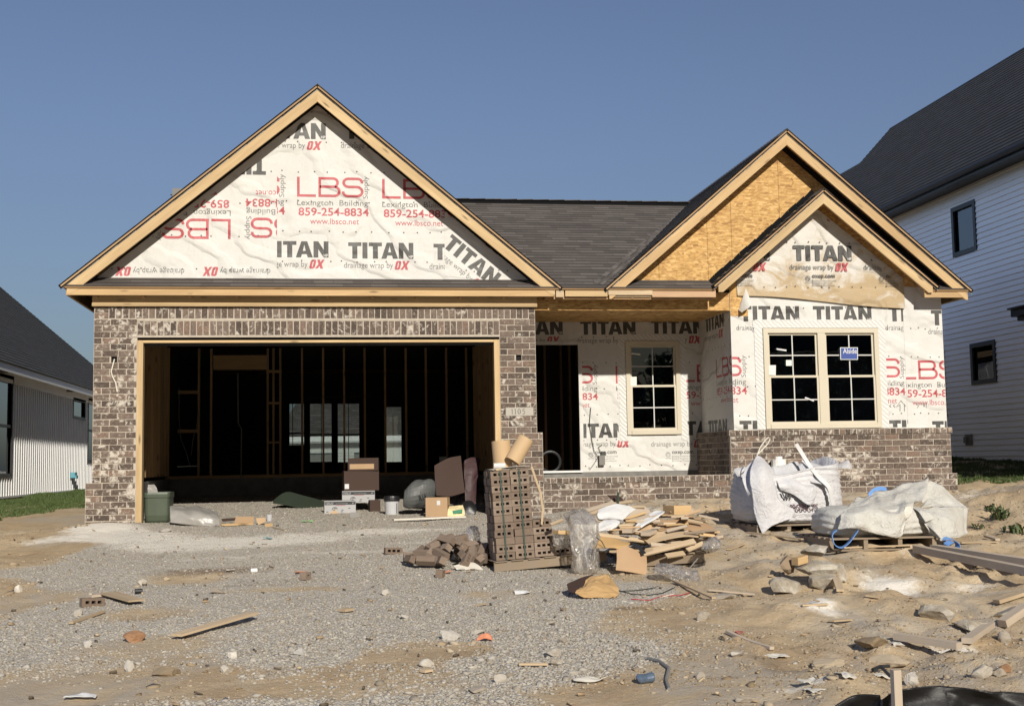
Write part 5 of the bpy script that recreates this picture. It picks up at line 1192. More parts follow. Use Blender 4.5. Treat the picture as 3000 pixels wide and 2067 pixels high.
# ---- clear film
def film(label, rings, name='plastic_film', mat='film', amp=.03, n=44, seed=1, cat='plastic film', smooth=True):
    """crumpled bag of film: rings = (px, py, half width px, Y, depth in metres)"""
    g = np.random.default_rng(seed); R_ = []
    for i, (px, py, hw, Y, dp) in enumerate(rings):
        c = P(px, py, Y); k = mpp(c); ring = []
        for j in range(n):
            a = 6.2832 * j / n; m = 1 + g.normal() * .035 + .17 * math.sin(4 * a + i * .5 + seed) + .09 * math.sin(9 * a - i * .7 + seed)
            ring.append(c + np.array([math.cos(a) * hw * k * m, math.sin(a) * dp * m, g.normal() * amp * .25]))
        R_.append(ring)
    R_ = np.array(R_); t_ = np.linspace(0, len(R_) - 1, (len(R_) - 1) * 4 + 1); i_ = np.clip(t_.astype(int), 0, len(R_) - 2); f_ = (t_ - i_)[:, None, None]; f_ = f_ * f_ * (3 - 2 * f_)
    R_ = R_[i_] * (1 - f_) + R_[i_ + 1] * f_ + g.normal(size=(len(t_), n, 3)) * .004
    q = MB(); q.loft(list(R_), 0, (True, True)); o = thing(q, name, M[mat], label, cat, smooth=smooth)
    return o
Yk = 11.9
C5 = lambda x, y: (1500 + x * .282, 1350 + y * .282); C4 = lambda x, y: (1100 + x * .3133, 1250 + y * .3133); C3 = lambda x, y: (2100 + x * .3884, 1250 + y * .3884); C6 = lambda x, y: (380 + x * .38856, 960 + y * .38856); C7 = lambda x, y: (950 + x * .38846, 960 + y * .38846)
def rings(f, Y, rows): 
    out = []
    for (x0, x1, y, dy, dp) in rows: a = f(x0, y); b_ = f(x1, y); out.append(((a[0] + b_[0]) / 2, a[1], (b_[0] - a[0]) / 2, Y + dy, dp))
    return out
Yf1 = G(*C5(770, 1180))[1] + .12
film('tall crumpled clear plastic film draped between brick stack and scrap pile', rings(C5, Yf1, ((640, 760, 515, .25, .06), (560, 830, 560, .2, .13), (575, 880, 640, .12, .16), (600, 885, 740, .08, .15), (610, 890, 840, .05, .14), (625, 890, 930, .02, .13), (640, 900, 1020, 0, .15), (645, 900, 1110, 0, .13), (680, 860, 1170, 0, .08))), seed=4)
Yf2 = G(*C4(880, 1260))[1] + .12
film('clear plastic film crumpled against the left side of the brick stack', rings(C4, Yf2, ((880, 950, 935, .1, .03), (820, 965, 1000, .06, .08), (780, 975, 1080, .03, .10), (735, 970, 1160, 0, .12), (740, 960, 1220, 0, .10), (800, 900, 1265, 0, .05))), seed=8)
Yf3 = G(*C5(1700, 1260))[1]
film('flat crinkled clear film lying in front of the scrap pile', rings(C5, Yf3, ((1500, 1640, 1075, .25, .05), (1470, 1800, 1110, .2, .10), (1500, 1925, 1150, .14, .12), (1640, 1925, 1200, .08, .10), (1700, 1930, 1245, .03, .06), (1800, 1925, 1280, 0, .02))), seed=12)
film('small wad of clear film at the right end of the scrap pile', rings(C5, Yf3 + .4, ((2060, 2120, 800, .1, .03), (2010, 2165, 850, .05, .08), (1985, 2150, 905, 0, .07), (2010, 2080, 935, 0, .03))), seed=15)
film('thin clear film hanging from the wood block beside the brick stack', rings(C5, Yf1 + .25, ((440, 600, 745, 0, .03), (430, 600, 800, 0, .06), (440, 595, 860, 0, .05), (480, 570, 900, 0, .02))), seed=19)
# ---- heap of scrap wood, cardboard and paper on an old pallet
Yh = G(*C5(1650, 1150))[1]
op = empty('scrap_pallet', G(*C5(1640, 1110)), 'grey pallet half buried under the scrap pile', 'pallet')
a = G(*C5(1180, 1110)) ; b_ = G(*C5(2000, 1050)); d = b_ - a; q = MB()
for t_ in (.0, .45, .9): q.beam(a + np.array([0, t_, .05]), b_ + np.array([0, t_, .05]), .09, .04)
q.build('stringer', M['pallet'], op); q = MB()
for i in range(8): c = a + d * (i + .5) / 8; q.ob(c + np.array([0, .45, .102]), d / 8 * .4, (0, .5, 0), (0, 0, .006))
q.build('deck_board', M['pallet'], op)
hc = (a + b_) / 2 + np.array([.02, .42, 0]); k = 0
for lv in range(7):
    for i in range(5):
        L_ = random.uniform(.35, .75); an = random.uniform(-.5, .5) + random.choice([0, 0, 1.2]); w_ = .48 - .035 * lv
        c = hc + np.array([random.uniform(-w_, w_), random.uniform(-.34, .34), .13 + lv * .05 + random.uniform(0, .02)])
        q = MB(); q.ob(c, np.array([math.cos(an), math.sin(an), random.uniform(-.1, .1)]) * L_ / 2, np.array([-math.sin(an), math.cos(an), 0]) * random.uniform(.02, .05), (0, 0, random.uniform(.008, .019)))
        thing(q, 'scrap_board', M[random.choice(['wood_scrap', 'wood_gray', 'wood_scrap', 'card_pale'])], 'short scrap board jammed inside the scrap pile', 'board', 'scrap boards in the scrap pile')
def sheetpx(name, label, cat, f, grid, Y0, mat, th=.004, amp=.008, sc=6., sub=6, seed=0, fold=.0, group=None):
    """grid of (x, y, dY) in a crop's pixels"""
    q = MB(); q.sheet([[P(*f(x, y), Y0 + dy) for x, y, dy in row] for row in grid], sub, th, amp, sc, seed=seed, fold=fold)
    return thing(q, name, M[mat], label, cat, group)
Z = Yh
sheetpx('cardboard_sheet', 'long curled brown cardboard sheet across the right of the scrap pile', 'cardboard', C5, [[(1480, 600, .55), (1640, 620, .6), (1850, 570, .7), (2050, 650, .62)], [(1490, 690, .42), (1660, 680, .46), (1900, 665, .5), (2140, 730, .45)], [(1480, 730, .34), (1700, 700, .36), (1960, 745, .36), (2085, 795, .3)]], Z, 'card', .006, .012, 5, seed=3)
sheetpx('cardboard_sheet', 'brown cardboard flap standing up behind the paper bags', 'cardboard', C5, [[(1360, 650, .5), (1470, 600, .5), (1530, 600, .55)], [(1300, 720, .42), (1430, 690, .42), (1490, 690, .5)], [(1230, 750, .34), (1400, 770, .32), (1480, 735, .36)]], Z, 'card_pale', .006, .01, 5, seed=5)
sheetpx('cardboard_sheet', 'square brown cardboard sheet hanging down the front of the scrap pile', 'cardboard', C5, [[(1085, 910, .14), (1210, 890, .16), (1395, 985, .18)], [(1090, 1010, .07), (1230, 1030, .06), (1400, 1075, .08)], [(1078, 1130, .0), (1230, 1150, -.02), (1395, 1180, 0)]], Z - .05, 'card', .006, .008, 4, seed=6)
sheetpx('cardboard_sheet', 'torn tan cardboard strip sagging over the dark gap of the scrap pile', 'cardboard', C5, [[(930, 780, .22), (1050, 800, .22), (1230, 855, .22)], [(890, 850, .14), (1040, 860, .12), (1210, 880, .14)], [(880, 900, .08), (1050, 905, .08), (1130, 925, .1)]], Z, 'kraft', .005, .01, 6, seed=7)
sheetpx('cardboard_sheet', 'wide wood-grained panel sheet on top of the scrap pile', 'panel', C5, [[(1300, 760, .4), (1500, 705, .42), (1700, 700, .44), (1980, 745, .42)], [(1360, 810, .3), (1560, 770, .3), (1760, 750, .3), (1960, 775, .3)], [(1420, 862, .2), (1600, 815, .2), (1780, 785, .2), (1930, 790, .22)]], Z, 'wood_scrap', .008, .006, 3, seed=9)
for i, (x0, y0, x1, y1, w_, dy, m_, lb) in enumerate(((905, 765, 1420, 835, .05, .25, 'wood_scrap', 'thin split lath running left across the scrap pile'), (1440, 865, 1750, 890, .05, .18, 'wood_gray', 'grey lath under the panel sheet in the scrap pile'), (1260, 985, 1900, 830, .07, .12, 'wood_scrap', 'longest pale board slanting across the scrap pile front'), (1390, 930, 1780, 850, .05, .15, 'wood_scrap', 'second pale board above the longest slanting board'), (1600, 985, 1790, 955, .06, .12, 'wood_scrap', 'short board end under the right of the scrap pile'), (1820, 925, 1990, 850, .05, .14, 'wood_scrap', 'pale stick end poking out right of the scrap pile'), (1000, 450, 1250, 420, .035, .6, 'wood_scrap', 'thin lath crossing the top of the scrap pile'), (770, 520, 1060, 430, .05, .55, 'wood_gray', 'grey board rising towards the top left of the scrap pile'), (790, 560, 1040, 470, .04, .5, 'wood_scrap', 'brown board beneath the grey board at top left of the scrap pile'), (1110, 720, 1420, 560, .05, .42, 'wood_gray', 'weathered slat beside the lower paper bag'), (1000, 740, 1290, 610, .05, .40, 'wood_scrap', 'split slat lying over the crumpled white paper'), (400, 660, 530, 610, .03, .3, 'wood_scrap', 'stick poking out behind the tall clear film'), (1180, 590, 1410, 500, .12, .5, 'wood_gray', 'wide grey offcut lying on the white paper bags'), (1330, 1250, 1430, 1160, .07, -.02, 'wood_gray', 'short weathered offcut propped under the front of the scrap pile'), (830, 600, 980, 640, .04, .4, 'wood_gray', 'dark board end left of the white paper bags'))):
    q = MB(); A = P(*C5(x0, y0), Z + dy); B = P(*C5(x1, y1), Z + dy + .06); q.beam(A, B, w_, .014, np.array([0, .8, .6])); thing(q, 'scrap_board', M[m_], lb, 'board')
for i in range(26):
    x = random.uniform(880, 1960); y = random.uniform(480, 800) + (x - 1400) * .06; A = P(*C5(x, y), Z + .18 + .45 * (800 - y) / 320); an = random.uniform(-.5, .6); L_ = random.uniform(.08, .26)
    q = MB(); q.beam(A, A + np.array([math.cos(an), random.uniform(-.4, .4), math.sin(an) * .45]) * L_, random.uniform(.012, .035), random.uniform(.004, .010), np.array([0, .7, .7])); thing(q, 'scrap_splinter', M[random.choice(['wood_scrap', 'wood_gray', 'lumber', 'card_pale', 'pallet'])], 'short splinter or sliver of wood on top of the scrap pile', 'splinter', 'splinters on the scrap pile')
sheetpx('dark_flap', 'dark grey rubber flap lying over boards of the scrap pile', 'flap', C5, [[(1225, 845, .14), (1310, 860, .14)], [(1330, 930, .08), (1350, 900, .1)], [(1350, 970, .04), (1395, 950, .05)]], Z, 'steel', .006, .004)
sheetpx('paper_bag', 'flattened white paper bag on top of the scrap pile', 'paper bag', C5, [[(900, 505, .5), (1090, 455, .58), (1290, 500, .6)], [(885, 560, .44), (1060, 540, .46), (1210, 560, .5)], [(900, 605, .4), (1000, 600, .4), (1150, 615, .42)]], Z, 'paper', .01, .02, 7, seed=21, fold=.5)
pbag = sheetpx('paper_bag', 'long white paper bag with printing under the cardboard flap', 'paper bag', C5, [[(1390, 560, .5), (1480, 525, .52), (1570, 515, .52)], [(1320, 630, .42), (1420, 610, .42), (1575, 545, .44)], [(1235, 725, .34), (1300, 710, .34), (1400, 640, .36)]], Z, 'paper', .012, .012, 7, seed=23, fold=.4)
sheetpx('crumpled_paper', 'crumpled white paper with printing left of the scrap pile boards', 'paper', C5, [[(895, 655, .36), (960, 630, .4), (1090, 610, .42)], [(900, 690, .3), (1000, 670, .32), (1120, 650, .36)], [(895, 735, .26), (980, 715, .28), (1080, 690, .3)]], Z, 'paper', .004, .022, 10, seed=25, fold=.8)
q = MB(); A = P(*C5(1545, 480), Z + .5); k_ = mpp(A); q.ob(P(*C5(1715, 505), Z + .62), (k_ * 27, .01, 0), (-.03, .10, .0), (0, 0, k_ * 13)); thing(q, 'wood_block', M['lumber'], 'short sawn timber block at the back of the scrap pile', 'wood block')
sheetpx('panel_offcut', 'small brown panel offcut tilted at the top of the scrap pile', 'panel', C5, [[(990, 352, .75), (1110, 362, .78)], [(1080, 440, .68), (1180, 430, .7)]], Z, 'card_dark', .008, .001)
q = MB(); q.tube([P(*C5(1102, 460), Z + .6), P(*C5(1102, 322), Z + .6)], .011, 8); thing(q, 'metal_rod', M['band'], 'dark green metal rod sticking up from the scrap pile', 'rod')
q = MB(); q.ob(P(*C5(515, 738), Yf1 + .2), (.065, .02, -.005), (-.02, .05, 0), (0, 0, .018)); thing(q, 'wood_offcut', M['lumber'], 'pale sawn offcut beside the brick stack under clear film', 'wood block')
q = MB(); q.tube([P(*C5(1930, 1010), Z - .15), P(*C5(1790, 1180), Z - .3), P(*C5(1640, 1300), Z - .42), P(*C5(1460, 1410), Z - .5)], .006, 6); thing(q, 'loose_strap', M['grayplastic'], 'grey plastic strap trailing off the scrap pile to the ground', 'strap')
for i, (pts_, m_, lb) in enumerate(((((1110, 1350), (1250, 1390), (1420, 1400), (1560, 1380), (1690, 1320)), 'wire', 'dark wire curving over gravel right of the kraft paper'), (((1130, 1360), (1300, 1350), (1500, 1320)), 'wire', 'thin straight dark wire on the gravel by the kraft paper'), (((1240, 1440), (1420, 1455), (1560, 1410), (1760, 1400), (1850, 1375)), 'wire_red', 'red wire snaking over the gravel near the scrap pile'), (((1560, 1420), (1690, 1385), (1780, 1430), (1860, 1390)), 'cable', 'pale wire tangled with the red wire'), (((870, 790), (930, 830), (970, 905)), 'wire', 'short black wire hanging over the torn cardboard'))):
    q = MB(); pp_ = [(G(*C5(x, y)) + U * .008) if i < 4 else P(*C5(x, y), Z + .05) for x, y in pts_]; q.tube(pp_, .0045, 5); thing(q, 'loose_wire', M[m_], lb, 'wire')
Yp = G(*C5(880, 1430))[1]
sheetpx('kraft_paper', 'golden kraft paper sheet crumpled on the gravel before the scrap pile', 'paper', C5, [[(830, 1190, .30), (960, 1185, .32), (1020, 1210, .3)], [(760, 1265, .18), (900, 1240, .16), (1070, 1300, .18)], [(700, 1330, .08), (870, 1330, .06), (1110, 1385, .06)], [(655, 1365, .02), (800, 1420, .0), (1060, 1425, 0)]], Yp, 'kraft', .004, .024, 11, sub=12, seed=31, fold=1.2)
sheetpx('kraft_paper', 'grey-brown back of folded kraft paper behind the golden sheet', 'paper', C5, [[(570, 1275, .2), (700, 1215, .3), (850, 1175, .36)], [(590, 1350, .08), (690, 1290, .16), (790, 1245, .24)], [(640, 1370, .03), (690, 1330, .08), (750, 1290, .16)]], Yp, 'card_dark', .004, .01, 6, seed=33)
# ---- bulk bags on pallets
def pallet(name, label, c, L, W, H, rot, runners=4):
    e = empty(name, c, label, 'pallet'); u = np.array([math.cos(rot), math.sin(rot), 0]); v = np.array([-math.sin(rot), math.cos(rot), 0]); c = np.array(c, float)
    for i in range(runners): q = MB(); q.ob(c + u * L * (i / (runners - 1) - .5) * .96 + U * (H / 2), u * .022, v * W / 2, U * (H / 2 - .016)); q.build('stringer', M['pallet'], e)
    for i in range(6):
        q = MB(); q.ob(c + v * W * (i / 5 - .5) * .92 + U * (H - .008), u * L / 2, v * .05, U * .008); q.build('deck_board', M['pallet'], e)
    for i in (0, 2.5, 5): q = MB(); q.ob(c + v * W * (i / 5 - .5) * .92 + U * .008, u * L / 2, v * .05, U * .008); q.build('bottom_board', M['pallet'], e)
    return e
def bag_body(c, rings, rot, n=64, seed=1, ex=3.2, wr=.012, rim=None):
    """rings = (height, half length, half depth, centre shift); square-ish bulging cloth body"""
    u = np.array([math.cos(rot), math.sin(rot), 0]); v = np.array([-math.sin(rot), math.cos(rot), 0]); R_ = []; T = []
    hs = np.array([r[0] for r in rings]); tt = np.linspace(0, 1, 40)
    hh = np.interp(tt, np.linspace(0, 1, len(rings)), hs); A = [np.interp(tt, np.linspace(0, 1, len(rings)), [r[k] for r in rings]) for k in (1, 2, 3)]
    ker = np.array([.25, .5, .25])
    for k in range(3):
        for _ in range(3): A[k][1:-1] = np.convolve(A[k], ker, 'same')[1:-1]
    for i in range(len(tt)):
        ring = []
        for j in range(n):
            a = 6.2832 * j / n; ca, sa = math.cos(a), math.sin(a); r = (abs(ca) ** ex + abs(sa) ** ex) ** (-1 / ex)
            w_ = (float(fbm(j * .9 + seed * 9, hh[i] * 11, 3)) - .5) * wr * 2 + wr * .9 * math.sin(hh[i] * 95 + 2.2 * math.sin(a * 3 + seed)) * (.3 + .7 * float(fbm(j * .25, hh[i] * 3 + seed, 2)))
            ring.append(c + u * (ca * r * (A[0][i] + w_) + A[2][i]) + v * sa * r * (A[1][i] + w_) + U * (hh[i] + (rim(a) * tt[i] ** 2 if rim else 0)))
        R_.append(ring)
    return R_
def strap_between(pts, wd, side, mat, parent=None, th=.006, name='strap'):
    p = np.array(pts, float); n = len(p); t = np.linspace(0, n - 1, (n - 1) * 6 + 1); i = np.clip(t.astype(int), 0, n - 2); f = (t - i)[:, None]
    p0 = p[np.clip(i - 1, 0, n - 1)]; p1 = p[i]; p2 = p[i + 1]; p3 = p[np.clip(i + 2, 0, n - 1)]
    c = .5 * (2 * p1 + (p2 - p0) * f + (2 * p0 - 5 * p1 + 4 * p2 - p3) * f * f + (3 * p1 - p0 - 3 * p2 + p3) * f ** 3); s = np.array(side, float); s /= np.linalg.norm(s)
    g = [[x - s * wd / 2, x, x + s * wd / 2] for x in c]; q = MB(); q.sheet(g, 2, th, 0); return q.build(name, M[mat], parent, smooth=False) if parent is not None else q
# tall bag
b0 = G(*C3(640, 790)); kk = mpp(b0); rot = rad(4)
c = b0 + np.array([-.02, .42, .0]); pallet('bag_pallet', 'dark pallet under the tall white bulk bag', c + U * -.02, 1.15, .95, .11, rot)
bag = empty('bulk_bag', c, 'tall white bulk bag of sand mix, upright, torn open at the top, printed PRODUCTS', 'bulk bag')
cz = c + U * .10
rg = [(0.0, .50, .40, .0), (.03, .555, .44, .0), (.12, .595, .46, 0), (.26, .60, .47, .0), (.40, .585, .46, .0), (.52, .565, .45, .01), (.60, .555, .44, .015), (.64, .555, .44, .02)]
rim_ = lambda a: .07 * math.cos(a) - .10 * math.exp(-((a - 4.35) / .55) ** 2) + .035 * math.sin(3 * a + 1) - .05 * math.exp(-((a - 3.3) / .5) ** 2)
R0 = bag_body(cz, rg, rot, seed=3, wr=.012, ex=3.8, rim=rim_)
cen = sum(R0[-1]) / len(R0[-1]); inn = [[p + (cen - p) * k_ - U * d_ for p in R0[-1]] for k_, d_ in ((.02, -.004), (.10, .06), (.16, .16))]
q = MB(); q.loft(R0 + inn, 0, (True, True)); q.build('bag_body', M['poly'], bag, smooth=True)
q = MB(); q.ob(cz + U * .50, (.42, 0, 0), (0, .30, 0), U * .012, 0); q.build('fill', M['stone'], bag)
Yb_ = float(c[1]) - .47
def flap(name, grid, mat, parent, amp=.015, sub=9, seed=1, fold=.5, sc=5, Y0=None):
    q = MB(); q.sheet([[P(*C3(x, y), (Y0 or Yb_) + dy) for x, y, dy in row] for row in grid], sub, .004, amp * 1.25, sc * .7, seed=seed, fold=fold); return q.build(name, M[mat], parent, smooth=True)
flap('bag_flap', [[(305, 215, .30), (330, 225, .28), (370, 270, .26)], [(262, 300, .12), (350, 300, .05), (425, 330, .10)], [(250, 400, .0), (360, 420, -.08), (455, 470, -.02)], [(268, 520, -.04), (370, 540, -.12), (490, 560, -.05)], [(285, 660, -.05), (400, 640, -.12), (585, 630, -.05)], [(345, 812, -.10), (420, 745, -.12), (560, 690, -.08)]], 'poly', bag, .022, seed=4)
flap('bag_flap', [[(195, 370, .15), (230, 290, .28), (300, 220, .34)], [(200, 420, .10), (240, 380, .12), (290, 330, .10)], [(235, 520, .04), (255, 500, .0), (275, 480, -.02)]], 'poly', bag, .012, seed=6)
flap('bag_flap', [[(420, 310, .16), (520, 285, .26), (605, 262, .36), (600, 320, .42)], [(440, 370, .06), (540, 350, .10), (630, 400, .16), (700, 410, .2)], [(465, 440, -.03), (580, 430, -.06), (690, 455, -.06), (745, 450, -.02)], [(478, 475, -.02), (580, 512, -.06), (700, 590, -.08), (750, 505, -.04)]], 'poly', bag, .018, seed=8)
flap('bag_flap', [[(690, 262, .40), (760, 275, .46), (830, 300, .5)], [(700, 330, .16), (770, 345, .10), (830, 370, .08)], [(712, 420, .01), (775, 430, -.03), (835, 450, -.02)]], 'poly', bag, .012, seed=10)
flap('bag_flap', [[(870, 300, .5), (930, 270, .52), (990, 246, .50), (1012, 280, .46)], [(890, 320, .34), (940, 310, .32), (985, 310, .34), (1014, 320, .38)]], 'poly', bag, .012, seed=12)
def c3p(x, y, dy): return P(*C3(x, y), Yb_ + dy)
strap_between([c3p(598, 128, .10), c3p(640, 195, .10), c3p(700, 290, .06), c3p(780, 390, -.03), c3p(845, 455, -.07), c3p(872, 560, -.06), c3p(905, 690, -.04)], .045, (1, 0, .5), 'strap', bag)
strap_between([c3p(640, 255, .2), c3p(700, 330, .1), c3p(775, 400, .0), c3p(840, 470, -.05), c3p(885, 590, -.05), c3p(915, 690, -.03)], .03, (1, 0, .4), 'strap', bag)
q = MB(); lp = [c3p(x, y, .3) for x, y in ((302, 215), (330, 150), (365, 100), (390, 78), (402, 92), (385, 125), (350, 165), (310, 205))]; q.tube(lp, .007, 6); q.build('strap', M['cable'], bag)
fb = Frame(np.array([c[0], Yb_ - .016, 0]), (math.cos(rot), math.sin(rot), 0), (math.sin(rot), -math.cos(rot), 0)); q = MB()
a = c3p(548, 625, -.02); put_text(q, fb, 'PRODUCTS', (a[0] - c[0]) / math.cos(rot), a[2] - .012, 228 * .3884 * kk, 50 * .3884 * kk * 1.35, 0, .022, .012); 

q.build('lettering', plain('maroon print', (.07, .02, .03), .6), bag)
q = MB(); a = c3p(478, 540, -.02); kq = .3884 * kk
put(q, fb, [quadset([(0, 60), (14, 60), (42, 0), (28, 0)], [(46, 0), (58, 0), (58, 60), (46, 60)], [(62, 44), (90, 44), (84, 60), (62, 60)], [(70, 0), (80, 0), (80, 43), (70, 43)])], (a[0] - c[0]) / math.cos(rot), a[2] - .01, kq, kq, 0, .012); q.build('print_block', M['ink_black'], bag)
# slumped bag
c2 = G(*C3(1260, 935)); rot2 = rad(-3); Ybb = float(c2[1]); k2 = mpp(c2)
cc2 = c2 + np.array([.02, .45, .0]); pallet('bag_pallet', 'weathered pallet carrying the slumped dusty bulk bag', cc2, 370 * .862 * k2 * 1.02, .9, .13, rot2)
bag2 = empty('bulk_bag', cc2, 'slumped half-empty dusty white bulk bag with blue lifting loops', 'bulk bag'); cz2 = cc2 + U * .13
rg2 = [(0, .50, .36, .05), (.03, .56, .42, .05), (.12, .585, .44, .05), (.20, .57, .43, .05), (.27, .52, .38, .05), (.30, .40, .3, .05)]
q = MB(); q.loft(bag_body(cz2, rg2, rot2, seed=7, wr=.010), 0, (True, True)); q.build('bag_body', M['poly2'], bag2, smooth=True)
Q2 = dict(Y0=Ybb)
flap('bag_flap', [[(1060, 555, .62), (1150, 520, .70), (1300, 480, .78), (1450, 440, .82), (1600, 405, .80)], [(1000, 590, .35), (1160, 570, .42), (1300, 550, .45), (1430, 540, .45), (1560, 540, .5)], [(950, 660, .08), (1080, 640, .0), (1250, 660, -.03), (1380, 650, -.02), (1480, 600, .1)], [(905, 775, .0), (1060, 770, -.06), (1240, 815, -.08), (1385, 828, -.07), (1420, 690, -.04)]], 'poly2', bag2, .034, seed=14, fold=1.1, sc=8, **Q2)
flap('bag_flap', [[(1600, 405, .80), (1680, 450, .78), (1800, 540, .7), (1895, 605, .6)], [(1590, 430, .74), (1660, 500, .66), (1780, 580, .58), (1890, 630, .5)], [(1545, 560, .56), (1600, 590, .52), (1700, 600, .5), (1800, 610, .46)]], 'poly2', bag2, .026, seed=16, fold=1.1, sc=8, **Q2)
flap('bag_flap', [[(1500, 610, .12), (1620, 605, .18), (1760, 610, .26), (1897, 610, .42)], [(1510, 660, .03), (1640, 680, .02), (1780, 690, .10), (1893, 700, .3)], [(1570, 740, -.02), (1680, 770, -.05), (1780, 790, .03), (1890, 800, .2)], [(1640, 820, -.02), (1690, 858, -.07), (1760, 835, .02), (1885, 805, .18)]], 'poly2', bag2, .030, seed=18, fold=1.1, sc=8, **Q2)
flap('bag_flap', [[(1470, 610, .12), (1520, 640, .0), (1570, 720, -.06)], [(1500, 625, .1), (1600, 650, -.03), (1680, 700, -.06)], [(1560, 720, .0), (1640, 790, -.08), (1700, 858, -.1)]], 'poly2', bag2, .012, seed=20, **Q2)
flap('bag_flap', [[(1550, 590, .5), (1600, 545, .56), (1660, 580, .6)], [(1540, 610, .4), (1620, 600, .46), (1720, 600, .5)]], 'poly2', bag2, .01, seed=22, **Q2)
flap('bag_knot', [[(1425, 600, .0), (1480, 590, .04)], [(1410, 650, -.05), (1470, 640, -.03)], [(1420, 695, -.05), (1450, 690, -.04)]], 'paper_dirty', bag2, .022, seed=24, sc=14, **Q2)
def c3b(x, y, dy): return P(*C3(x, y), Ybb + dy)
strap_between([c3b(905, 775, -.03), c3b(870, 810, -.05), c3b(885, 880, -.07), c3b(935, 908, -.09), c3b(990, 875, -.1), c3b(1040, 810, -.08), c3b(1065, 775, -.05)], .07, (.25, 1, .1), 'blue', bag2, name='lifting_loop')
strap_between([c3b(1690, 845, -.05), c3b(1760, 840, -.08), c3b(1815, 880, -.06), c3b(1805, 935, -.08), c3b(1760, 945, -.12), c3b(1730, 890, -.14), c3b(1770, 862, -.12)], .075, (-.2, 1, .3), 'blue', bag2, name='lifting_loop')
strap_between([c3b(1145, 515, .68), c3b(1180, 480, .72), c3b(1230, 464, .76), c3b(1280, 470, .8)], .05, (.1, .5, .7), 'blue', bag2, name='lifting_loop')
q = MB(); a = P(*C3(468, 310), 16.85); q.tube([a - U * .15, a + U * .02], .135, 16); q.tube([a + U * .02, a + U * .12], .105, 16); q.tube([a + U * .12, a + U * .165], .055, 12); q.tube([(a[0], a[1], float(gz(a[0], a[1])) - .05), a - U * .15], .11, 16); thing(q, 'drain_pipe', M['pvc'], 'white capped plastic pipe standing behind the tall bulk bag', 'pipe')
# ---- lumber, rubble and sticks on the right
lay('lumber_board', 'longer grey timber lying from the pallet to the right edge, front one', 'board', (2685, 1623), (3030, 1722), .085, .07, 'wood_gray', .0, .02, .10)
lay('lumber_board', 'grey timber lying behind the front one, running from the pallet to the right edge', 'board', (2735, 1618), (3040, 1694), .085, .06, 'wood_gray', .0, .02, .10)
lay('lath', 'thin warped lath at the foot of the slumped bag pallet', 'lath', C3(960, 937), C3(1470, 918), .04, .012, 'wood_scrap', .03)
lay('lath', 'long splintered lath on the dirt left of the slumped bag', 'lath', C3(232, 822), C3(650, 873), .05, .014, 'wood_scrap', .03)
lay('lath', 'thin pale lath by the left corner of the slumped bag pallet', 'lath', C3(700, 855), C3(850, 845), .05, .012, 'wood_scrap', .03)
lay('lath', 'short pale lath on the bare dirt below the tall bag', 'lath', C3(90, 935), C3(205, 890), .04, .012, 'wood_scrap', .01)
lay('lath', 'grey stick lying in the shade left of the tall bag', 'lath', C3(150, 733), C3(320, 728), .05, .02, 'wood_gray', .01)
C8 = lambda x, y: (2000 + x * .4316, 1550 + y * .4316)
stone(*C8(705, 425), 96, 46, 'lowest broken concrete lump of the rubble stack', seed=3, dep=.7)
stone(*C8(965, 395), 86, 40, 'rough concrete slab lump right of the lowest lump in the rubble stack', seed=5, dep=.8)
stone(*C8(920, 365), 108, 36, 'long flat concrete slab lying across the rubble stack', seed=7, dep=.6, lift=.10)
stone(*C8(1050, 350), 50, 50, 'rounded concrete lump behind the right end of the rubble stack', seed=9, lift=.0)
stone(*C8(900, 310), 72, 30, 'whitish concrete shard on top of the rubble stack', seed=11, lift=.19)
q = MB(); p = G(*C8(735, 400)); q.rock(p + U * .20 + np.array([0, .1, 0]), .088, .08, .085, 0, 44, .15, None, 2); thing(q, 'stone_block', plain('brown stone', (.26, .19, .125), .95, .2, 8, .5, 30), 'squarish brown stone block standing on the rubble stack', 'stone')
q = MB(); p = G(*C8(830, 385)); q.ob(p + U * .22 + np.array([0, .1, 0]), (.055, .02, .01), (-.015, .04, 0), U * .033); thing(q, 'wood_block', M['lumber'], 'small pale wood block on the rubble stack', 'wood block')
lay('wood_stake', 'pale split stick leaning at the foot of the rubble stack', 'stick', C8(1035, 375), C8(1070, 435), .06, .02, 'wood_scrap', .02, .06)
lay('wood_stake', 'thin stick left of the rubble stack', 'stick', C8(595, 330), C8(680, 295), .03, .015, 'wood_scrap', .01)
